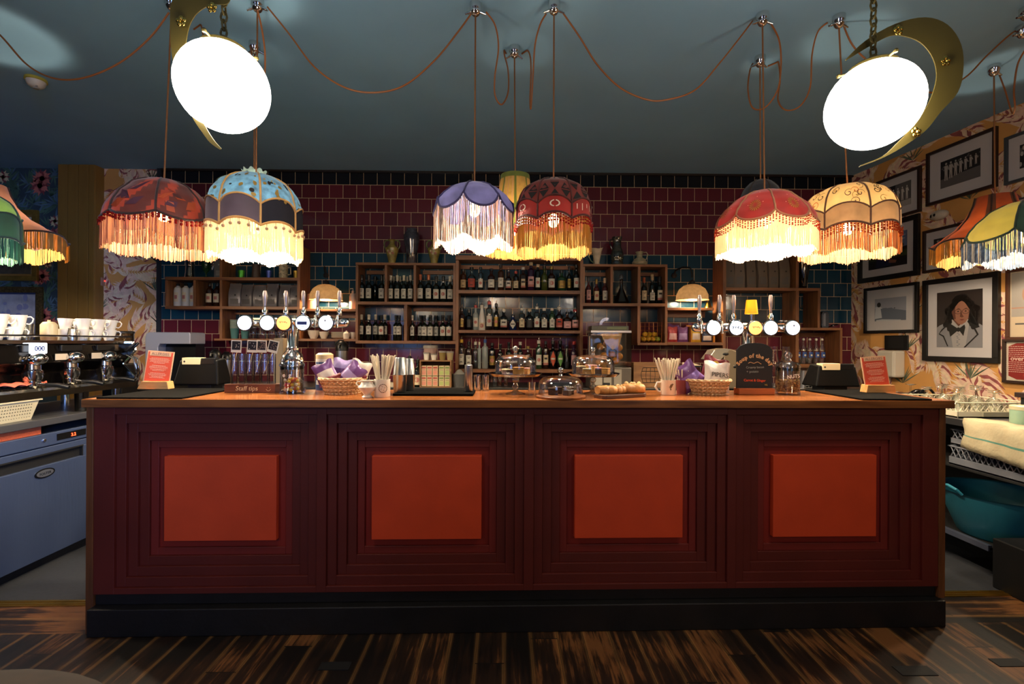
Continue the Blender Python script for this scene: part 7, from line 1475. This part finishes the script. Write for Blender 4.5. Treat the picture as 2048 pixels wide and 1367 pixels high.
for i in range(4):
    for j in range(4):
        x = 3.13-.18+.12*i; y = 3.2-.18+.12*j
        if (i, j) in ((3, 0),): continue
        q = thing('wine_glass', 'upturned wine glass, %s column and %s row of the cream rack' % (('first', 'second', 'third', 'fourth')[i], ('front', 'second', 'third', 'back')[j]), 'glass', (x, y, RZ+.013), 0, 'upturned glasses in the cream rack')
        hgl = .125+.02*((i+j) % 2); m = MB(); m.lathe([(.036, 0), (.043, .04), (.04, .07), (.02, .09), (.005, .1), (.005, hgl+.01), (.03, hgl+.018), (.034, hgl+.021)], 20, cap0=False); m.build('glass_body', G, q)
rack('grey lattice rack on the shelf under the hanging towel', 3.12, 2.75, .61, rk2, .25, .12)
rack('second grey lattice rack stacked on the shelf beneath the worktop', 3.16, 2.78, .73, rk2, .25, .1)
# towel over the front edge
m = MB(); n = 22; k_ = 16; path = [(RX0+.16, RZ+.006), (RX0+.08, RZ+.01), (RX0+.0, RZ+.008), (RX0-.012, RZ-.01), (RX0-.016, RZ-.05), (RX0-.018, RZ-.085), (RX0-.019, RZ-.091), (RX0-.02, RZ-.13), (RX0-.022, RZ-.165)]
vs = []
ya, yb_ = 2.34, 2.86
for j, (x, z) in enumerate(path):
    for i in range(n+1):
        u = i/n; s = j/(len(path)-1); wv_ = .007*math.sin(u*13+j*.5)*(s > .35)+.004*math.sin(u*29+1); ext = 1-.0*s
        vs.append((x-wv_*.8, ya+(yb_-ya)*u+.015*math.sin(j), z-.06*(1-u)*s*s+.004*math.sin(u*17+j*2)*(j < 3)))
m.add(vs, [(j*(n+1)+i, j*(n+1)+i+1, (j+1)*(n+1)+i+1, (j+1)*(n+1)+i) for j in range(len(path)-1) for i in range(n)], 0, True)
m.m = [1 if (f//n in (5,)) else 0 for f in range(len(m.f))]
o = m.build('tea_towel', [M('cream_linen', 'b0a484', .9, bump=.4, bs=40), M('towel_green_stripe', '4f7f70', .9)], fix=False); s = o.modifiers.new('thickness', 'SOLIDIFY'); s.thickness = .003; s.offset = 1; tag(o, 'cream tea towel with thin green stripes hanging over the right worktop', 'towel')
p = atY(2024, 850, 2.68); t = thing('wipes_tub', 'pale green plastic tub with label at the right edge', 'tub', (3.02, 2.7, RZ)); m = MB(); m.lathe([(.05, 0), (.055, .01), (.055, .09)], 28, cap1=False); m.build('tub_body', M('pale_green_plastic', '8fae96', .4), t); MB().lathe([(.057, .09), (.057, .11), (.05, .115)], 28).build('lid', M('tub_lid', 'c0b894', .4), t); m = MB(); m.patch(.0558, -.1, .6, .015, .07, 0, 6); m.patch(.056, .05, .45, .05, .062, 1, 4); m.build('paper_label', [LB['w'], inkr], t, fix=False)
# chopping board and black box at the far right, soap, dispenser
t = thing('black_box', 'small black box on dark board at the right edge of worktop', 'box', (3.35, 2.82, RZ)); m = MB(); m.box(-.14, .2, -.1, .1, .14, .17); m.build('dark_board', M('dark_board_paint', '24120e', .5), t, bevel=.003); m = MB(); m.box(-.12, .18, -.08, .08, 0, .14); m.build('stand', matte_black, t); m = MB(); m.box(-.04, .15, -.07, .08, .17, .27); m.build('box_body', black, t, bevel=.008); m = MB(); m.add([(-.13, -.08, .2), (-.05, -.09, .23), (-.04, 0, .24), (-.1, .03, .21), (-.12, -.09, .171), (-.05, -.09, .171), (-.05, .03, .171), (-.12, .03, .171)], [(0, 1, 2, 3), (0, 4, 5, 1), (1, 5, 6, 2), (2, 6, 7, 3), (3, 7, 4, 0)]); m.build('tissue', M('paper_white', ''), t)
def onwall(label, name, cat, px, py, off=.0): p = atW(px, py, off); t = thing(name, label, cat, p, math.atan2(RWN.y, RWN.x)+PI/2); return t
t = onwall('white wall soap dispenser right of the black till', 'soap_dispenser', 'dispenser', 1793, 728)
m = MB(); m.prism([(-.10, -.13), (.10, -.13), (.10, .14), (-.10, .14)], -.13, 0); m.build('cover', M('dispenser_white', 'c4bcac', .35), t, bevel=.02); m = MB(); m.sph((0, -.13, -.02), .022, 14, sy=.3); m.build('level_window', M('dispenser_grey', '3a3a3c', .3), t)
t = onwall('flat black wall vent plate above the soap dispenser', 'wall_vent', 'vent', 1794, 685); m = MB(); m.box(-.13, .13, -.015, 0, -.075, .075); m.build('plate', black, t, bevel=.004); m = MB()
for k in range(7): m.box(-.085, .085, -.018, -.015, -.05+.015*k, -.043+.015*k)
m.build('louvre', matte_black, t)
t = thing('black_bag', 'black handbag-like cable coil behind the right card stand', 'bag', (3.22, 3.62, RZ)); m = MB(); m.tube([(-.1+.2*k/12, 0, .03+.07*math.sin(PI*k/12)) for k in range(13)], .02, 10); m.tube([(-.05+.17*k/12, -.04, .03+.1*math.sin(PI*k/12)) for k in range(13)], .009, 8); m.build('coil', M('glossy_black_rubber', '0c0c0d', .2), t); t.name = 'cable_coil'; t['category'] = 'cable'; t['label'] = 'glossy black cable coil behind the right card stand'
# tub and black bin
t = thing('garden_tub', 'blue green flexible plastic tub on the low shelf at the right', 'tub', (3.10, 2.9, .186)); m = MB(); m.lathe([(.19, 0), (.2, .01), (.30, .27), (.31, .275), (.295, .27), (.19, .012), (.001, .012)], 48); m.build('tub_body', M('teal_plastic', '2c7c90', .45), t)
m = MB(); m.tube([(-.3, -.06, .272), (-.325, -.05, .30), (-.33, 0, .315), (-.325, .05, .30), (-.3, .06, .272)], .009, 8); m.build('handle', M('teal_plastic', ''), t)
t = tag(MB().box(RX0-.06, 3.3, 2.25, 2.64, 0.0, .28).build('black_crate', M('black_crate_plastic', '08080a', .6), bevel=.006), 'black plastic crate on the floor at the right edge', 'crate')
# fire alarm switch on the pillar side
pp = atY(210, 563, PYF+.1); t = thing('light_switch', 'small switch plate with red light on the pillar side', 'switch', (PX1, PYF+.12, pp.z)); MB().box(0, .012, -.04, .04, -.045, .045).build('plate', M('plate_pinkish', '9a7a6a', .4), t, bevel=.003); MB().sph((.013, 0, .01), .006, 8).build('indicator', M('red_indicator', 'ff4030', .4, em='ff3020', es=3), t)
# blurred round table close to the viewer
t = thing('round_table', 'brown round table top close by at the lower left corner', 'table', (-.92, .5, 0)); MB().lathe([(.001, .715), (.40, .715), (.42, .73), (.42, .745), (.40, .75), (.001, .75)], 48, cap0=False, cap1=False).build('tabletop', wood('brown_table_wood', '1c110a', '2a1a0e', (10, 10, 2), .9), t); MB().lathe([(.22, 0), (.2, .02), (.03, .05), (.03, .7), (.1, .715)], 28).build('pedestal', matte_black, t)
# floor sockets
for k, (x0, x1, y0, y1, lab) in enumerate(((635, 697, 1340, 1324, 'left of centre'), (1806, 1878, 1351, 1332, 'right'), (2000, 2060, 1333, 1317, 'at the right edge'))):
    a = atZ(x0, y0, 0); b_ = atZ(x1, y0, 0); c = atZ(x1, y1, 0); tag(MB().box(0, b_.x-a.x, 0, c.y-b_.y, 0, .003).build('floor_socket', matte_black, None, (a.x, a.y, 0)), 'black floor socket cover set in the boards, %s' % lab, 'socket')
# ================================================================== PICTURES
PM = {'mat': M('picture_mount', 'b8b4b4', .6), 'g0': M('photo_grey_dark', '1c1a1a', .5), 'g1': M('photo_grey_mid', '5a5654', .5), 'g2': M('photo_grey_light', 'a09a94', .5), 'g3': M('photo_grey_pale', '8a8c94', .5), 'b0': M('photo_near_black', '0a0909', .5)}
def picture(quad, label, fmat, mats, art, mount=.17, fwid=.07, name='framed_photograph', cat='picture', wallfn=None, Y=None):
    # quad: outer frame corners in the photograph (left x, right x, top y at left, bottom y at left, top y at right, bottom y at right)
    xl, xr_, tl, bl, tr_, br = quad
    if wallfn is None:
        a, b_, c, d = atW(xl, tl), atW(xl, bl), atW(xr_, tr_), atW(xr_, br); w = (Vector((c.x-a.x, c.y-a.y, 0))).length; z1 = (a.z+c.z)/2; z0 = (b_.z+d.z)/2; P = Vector(((a.x+c.x)/2, (a.y+c.y)/2, (z0+z1)/2)); rz = math.atan2(RWN.y, RWN.x)+PI/2; P += RWN*.001
    else:
        a, d = atY(xl, tl, YB), atY(xr_, br, YB); w = d.x-a.x; z1, z0 = a.z, d.z; P = Vector(((a.x+d.x)/2, YB-.004, (z0+z1)/2)); rz = 0
    h = z1-z0; t = thing(name, label, cat, P, rz); W2, H2 = w/2, h/2; f = min(w, h)*fwid
    m = MB(); m.box(-W2, W2, -.03, 0, H2-f, H2); m.box(-W2, W2, -.03, 0, -H2, -H2+f); m.box(-W2, -W2+f, -.03, 0, -H2+f, H2-f); m.box(W2-f, W2, -.03, 0, -H2+f, H2-f); m.build('frame', fmat, t, bevel=.002)
    MB().box(-W2+f, W2-f, -.012, 0, -H2+f, H2-f).build('mount', mats[0], t)
    mm = mount*min(w, h); iw, ih = W2-f-mm, H2-f-mm; m = MB(); m.box(-iw, iw, -.0135, -.012, -ih, ih, 0)
    def P2(pts, mi, lay=1): m.add([(max(-iw, min(iw, x*iw)), -.0136-.0002*lay, max(-ih, min(ih, z*ih))) for x, z in pts], [tuple(range(len(pts)))], mi)
    def E(cx, cz, rx, rz_, mi, lay=1, n=20, a0=0, a1=2*PI): P2([(cx+rx*math.cos(a0+(a1-a0)*i/n), cz+rz_*math.sin(a0+(a1-a0)*i/n)) for i in range(n)], mi, lay)
    art(P2, E, random.Random(len(label))); m.build('photograph', mats[1:], t, fix=False)
    if wallfn is None: pass
    return t
fr_d = M('dark_brown_frame', '2c1a12', .4); fr_b = M('black_frame', '0c0b0b', .4); fr_g = M('slate_frame', '3c4246', .4); fr_o = M('walnut_frame', '4a2818', .4); gold_f = M('gilt_frame', 'a8843c', .35, .7, var=.2, vs=20)
def fig(P2, E, x, z, s, c, lay):                           # a small standing figure seen from afar
    E(x, z+.62*s, .05*s, .085*s, c, lay, 8); P2([(x-.09*s, z+.5*s), (x+.09*s, z+.5*s), (x+.07*s, z), (x+.08*s, z-.5*s), (x+.02*s, z-.5*s), (x, z-.05*s), (x-.03*s, z-.5*s), (x-.08*s, z-.5*s), (x-.07*s, z)], c, lay); P2([(x+.08*s, z+.48*s), (x+.17*s, z+.2*s), (x+.13*s, z+.15*s), (x+.05*s, z+.38*s)], c, lay)
def a_walkers(P2, E, r):
    P2([(-1, -1), (1, -1), (1, -.5), (-1, -.6)], 2); P2([(-1, -.6), (-1, 1), (-.2, 1), (-.3, -.5)], 1)
    for k in range(5): fig(P2, E, -.7+.35*k, .0, .95, 3, 2+k)
def a_baseball(P2, E, r):
    P2([(-1, -1), (1, -1), (1, -.2), (-1, -.35)], 2); 
    for k in range(7): fig(P2, E, -.7+.25*k, .05+.04*k, 1.1-.08*k, 3, 2+k)
    for k in range(16): E(r.uniform(-1, 1), r.uniform(.3, .9), .05, .06, r.choice((1, 2)), 2, 6)
picture((1757, 1845, 362, 443, 333, 427), 'black and white photograph of walking men, highest frame behind the cream lampshade', fr_d, [PM['mat'], PM['g1'], PM['g0'], PM['g2'], M('photo_white_figures', 'c8c4bc', .5)], a_walkers, .17, .06)
picture((1857, 1998, 307, 413, 253, 373), 'large brown framed grey photograph of a baseball team at the top', fr_d, [PM['mat'], PM['g0'], PM['g1'], PM['g1'], PM['g2']], a_baseball, .2, .055)
def a_land(P2, E, r):
    P2([(-1, -.1), (1, .1), (1, 1), (-1, 1)], 1)
    for k in range(26): E(r.uniform(-.9, 1), r.uniform(-.2, .25), .12, .12, 2, 3, 8)
    P2([(-1, -.15), (1, -.1), (1, -.45), (-1, -.5)], 3, 4); P2([(-.55, -.45), (.1, -.4), (.3, -.65), (.2, -.9), (-.6, -.95)], 4, 5); P2([(.1, -.5), (.5, -.65), (.45, -.8), (.1, -.75)], 5, 6)
    for k in range(9): E(r.uniform(-.8, .8), r.uniform(.5, .9), .2, .06, 6, 2, 10)
picture((1720, 1842, 457, 567, 430, 550), 'black framed colour photograph of trees, dark car and cloudy sky', fr_b, [PM['mat'], PM['b0'], M('photo_sky', '5c6c88', .5), M('photo_tree', '141a12', .5), M('photo_grass', '2e3a1c', .5), M('photo_navy', '141a38', .5), M('photo_skin', '7a5040', .5), M('photo_cloud', '8f98a8', .5)], a_land, .13, .085)
def a_bike(P2, E, r):
    E(.2, -.45, .3, .3, 2, 2); E(.2, -.45, .23, .23, 0, 3); 
    for k in range(20): E(r.uniform(-.9, .9), r.uniform(-.9, .9), .14, .12, r.choice((0, 1, 2)), 1, 7)
picture((1850, 1930, 463, 546, 444, 536), 'small dark framed photograph with a wheel, half hidden by gold fringe', fr_d, [PM['mat'], PM['g0'], PM['g1'], PM['g2']], a_bike, .2, .07)
def a_sofa(P2, E, r):
    P2([(-1, -1), (1, -1), (1, -.2), (-.2, .15), (-1, .1)], 1); E(-.72, .45, .13, .22, 2, 3); P2([(-.95, .3), (-.6, .25), (-.35, -.05), (-.4, -.7), (-1, -.8)], 3, 2); P2([(-.6, .1), (.1, .15), (.7, -.4), (.9, -.75), (-.5, -.8)], 1, 4)
    P2([(-.2, .1), (1, .25), (1, .29), (-.2, .14)], 0, 5); P2([(-.9, -.9), (-.5, -.85), (.7, -.95), (.7, -1), (-.9, -1)], 3, 5); E(.3, .08, .05, .04, 2, 6, 8)
picture((1732, 1840, 577, 666, 563, 665), 'dark framed photograph of a seated man beside a drape, below the car picture', fr_b, [PM['mat'], PM['g3'], M('photo_slate', '5c6470', .5), PM['g0'], M('photo_shirt', 'b0b4b8', .5)], a_sofa, .2, .06)
def a_portrait(P2, E, r):
    # mats: 0 backdrop 1 hair 2 skin 3 shirt 4 jacket 5 black 6 lips/shadow
    P2([(-1, -1), (-1, -.28), (-.85, -.2), (-.45, -.08), (0, -.22), (.4, -.08), (.75, -.12), (1, -.25), (1, -1)], 4, 1)
    X = lambda x: x*1.05+.0
    for k in range(70): a = r.uniform(-.5, PI+.5); E(.1+.5*math.cos(a)*r.uniform(.6, 1), .38+.42*math.sin(a)*r.uniform(.5, 1), .15, .11, 1, 2, 9)
    for k in range(44): s = r.choice((-1, 1)); E(.1+s*r.uniform(.45, .68), r.uniform(-.2, .4), .15, .1, 1, 2, 9)
    P2([(-.28, -.02), (.36, .02), (.34, -.2), (.0, -.36), (-.34, -.18)], 6, 3)
    P2([(-.42, -.12), (-.28, .0), (.0, -.26), (.36, .02), (.48, -.08), (.3, -1), (-.25, -1)], 3, 4)
    P2([(-.3, .5), (-.22, .64), (.05, .72), (.34, .66), (.46, .5), (.47, .26), (.42, .02), (.3, -.12), (.14, -.2), (-.02, -.16), (-.2, .0), (-.3, .22)], 2, 5)
    P2([(-.3, .5), (-.22, .64), (-.12, .6), (-.16, .3), (-.12, .0), (-.2, .0), (-.3, .22)], 6, 6)
    for k in range(22): t_ = k/21; E(-.34+.42*t_, .38+.34*math.sin(t_*1.5), .13, .1, 1, 7, 9)          # hair falling over the brow
    for k in range(18): t_ = k/17; E(.12+.44*t_, .72-.34*t_*t_, .13, .09, 1, 7, 9)
    for k in range(14): E(-.42+r.uniform(-.06, .05), .3-.05*k, .1, .08, 1, 7, 8); E(.6+r.uniform(-.05, .06), .35-.05*k, .1, .08, 1, 7, 8)
    P2([(.1, .32), (.17, .14), (.23, .08), (.15, .05), (.06, .08)], 6, 6); P2([(.03, -.02), (.14, .0), (.28, -.02), (.15, -.06)], 7, 6)
    for cx in (-.02, .31):
        E(cx, .27, .04, .022, 5, 7, 8); P2([(cx-.1, .34), (cx+.02, .38), (cx+.12, .34), (cx+.02, .36)], 1, 7)
        for i in range(20):
            a, b_ = 2*PI*i/20, 2*PI*(i+1)/20; P2([(cx+.155*math.cos(a), .26+.085*math.sin(a)), (cx+.155*math.cos(b_), .26+.085*math.sin(b_)), (cx+.138*math.cos(b_), .26+.074*math.sin(b_)), (cx+.138*math.cos(a), .26+.074*math.sin(a))], 5, 8)
    P2([(-.05, -.32), (-.42, -.12), (-.48, -.22), (-.36, -.62), (-.05, -.42)], 5, 9); P2([(.05, -.32), (.26, -.2), (.3, -.3), (.22, -.6), (.05, -.42)], 5, 9); E(0, -.37, .08, .08, 5, 10)
    for k in range(9): E(-.02+.05*math.sin(k*2), -.5-.055*k, .05, .022, 4, 5, 8)
    P2([(-.45, -.1), (-.55, -.2), (-.78, -.36), (-.9, -.52), (-.7, -.62), (-.5, -.97), (-.46, -.95), (-.66, -.58), (-.86, -.5), (-.74, -.4), (-.5, -.22)], 5, 9)
    P2([(.4, -.08), (.55, .12), (.85, -.28), (.62, -.3), (.78, -.55), (.22, -1), (.3, -1), (.86, -.55), (.72, -.34), (.9, -.3), (.6, .14)], 5, 9)
    P2([(.38, -.1), (.55, .12), (.86, -.28), (.55, -.3)], 5, 9); P2([(-.42, -.1), (-.36, -.06), (-.6, -.24), (-.74, -.28)], 5, 9)
picture((1850, 2003, 561, 720, 542, 727), 'large black framed portrait of person in glasses, bow tie and pale jacket', fr_b, [PM['mat'], M('portrait_backdrop', '241c1a', .5), M('portrait_hair', '130c0a', .5), M('portrait_skin', '8a5c48', .5), M('portrait_shirt', '9a9694', .5), M('portrait_jacket', '7c7c80', .5), PM['b0'], M('portrait_shadow_tone', '5a3426', .5), M('portrait_lips', '6a3028', .5)], a_portrait, .13, .07)
blank = lambda P2, E, r: [E(r.uniform(-.9, .9), r.uniform(-.8, .8), .2, .2, r.choice((1, 2)), 1+k, 8) for k in range(14)]
picture((2014, 2110, 277, 367, 240, 348), 'grey framed photograph cut off by the right edge, top right', fr_g, [PM['mat'], PM['g0'], PM['g1'], PM['g2']], blank, .25, .07)
picture((2026, 2110, 396, 436, 385, 430), 'small grey frame peeking above the yellow green lampshade', fr_g, [PM['mat'], PM['g2'], PM['g1'], PM['g2']], blank, .2, .07)
def a_poster(P2, E, r):
    P2([(-1, -.4), (1, -.4), (1, 1), (-1, 1)], 1); E(-.2, .3, .25, .25, 2, 2); P2([(-1, -.1), (1, -.1), (1, -.14), (-1, -.14)], 2, 3); P2([(-.8, -.6), (.3, -.6), (.3, -.65), (-.8, -.65)], 3, 3)
picture((2017, 2120, 538, 673, 528, 686), 'walnut framed pale poster cut off by the right edge', fr_o, [M('cream_mount', 'b8a890', .6), M('poster_cream', 'c0ae92', .5), M('poster_grey', '9a948c', .5), M('poster_pink', 'a8806c', .5), PM['g1']], a_poster, .03, .07)
t = picture((2010, 2130, 680, 760, 675, 778), 'dark framed maroon notice with the word over, by the right edge', fr_d, [M('notice_white', 'b8ae9c', .6), M('notice_white', ''), M('notice_red', '7a1c18', .5)], lambda P2, E, r: (P2([(-.95, -.8), (-.6, -.98), (.6, -.98), (.95, -.8), (.95, .8), (.6, .98), (-.6, .98), (-.95, .8)], 1, 1)), .02, .06, 'framed_notice')
m = MB(); p = atW(2035, 718)-t.location; rot = Matrix.Rotation(-t.rotation_euler.z, 4, 'Z'); q = rot @ p
text('over', .05, (q.x+.01, -.0145, q.z-.01), 0, m, offset=.001)
for k in range(14):
    if k in (6, 7): continue
    x = q.x-.09; zz = q.z+.10-.0155*k
    while x < q.x+.06: l_ = random.uniform(.008, .02); m.box(x, x+l_, -.0145, -.014, zz, zz+.004); x += l_+.004
m.build('lettering', M('pale_lettering', 'c8a898', .6), t)
# security sensor on the right wall
t = onwall('white oval security sensor between the framed photographs', 'security_sensor', 'sensor', 1882, 430)
m = MB(); m.sph((0, -.02, 0), .085, 20, sz=.55, sy=.45, sx=1); m.build('housing', M('sensor_white', 'c4b8a4', .4), t)
m = MB(); m.sph((-.045, -.045, .0), .018, 10, sy=.5); m.sph((-.012, -.055, .002), .014, 10, sy=.5); m.build('lens', black, t)
# paintings on the far left wall
def a_woods(P2, E, r):
    P2([(-1, -1), (1, -1), (1, -.6), (-1, -.7)], 1)
    for k in range(14): x = r.uniform(-.95, .95); w_ = r.uniform(.008, .03); P2([(x-w_, -.8), (x+w_, -.8), (x+w_*.6+.02, r.uniform(.2, .9)), (x-w_*.4+.02, .9)], 2, 2+k)
    for k in range(40): E(r.uniform(-1, 1), r.uniform(-.1, .9), .1, .08, r.choice((3, 4)), 20, 8)
picture((-60, 79, 420, 420, 420, 562), 'gilt framed painting of pale woodland on the dark floral wall', gold_f, [M('gilt_slip', '8a6a34', .5), M('paint_sky', 'c0b8a0', .6, var=.2, vs=10), M('paint_ground', '4a4438', .6, var=.3, vs=20), M('paint_trunk', '2e2a20', .6), M('paint_leaf', '8a8658', .6), M('paint_leaf_pale', 'b8b088', .6)], a_woods, .03, .07, 'framed_painting', 'painting', True)
def a_blue(P2, E, r):
    for k in range(60): E(r.uniform(-1, 1), r.uniform(-1, 1), r.uniform(.04, .16), r.uniform(.05, .2), r.choice((0, 1, 2)), 1+k, 9)
    P2([(-.5, -.4), (-.05, -.35), (0, -.15), (-.2, -.05), (-.5, -.1)], 3, 70)
picture((-60, 88, 573, 573, 573, 690), 'ornate framed blue grey painting below the woodland one', M('tarnished_gilt_frame', '6a5430', .4, .6, var=.5, vs=60, bump=.5, bs=60), [M('blue_slip', '30385a', .5), M('paint_blue_grey', 'a4a0a4', .6, var=.25, vs=9), M('paint_haze', 'b0aaa8', .6), M('paint_lilac', '8484a0', .6), M('paint_deep_blue', '2c4390', .6)], a_blue, .03, .10, 'framed_painting', 'painting', True)
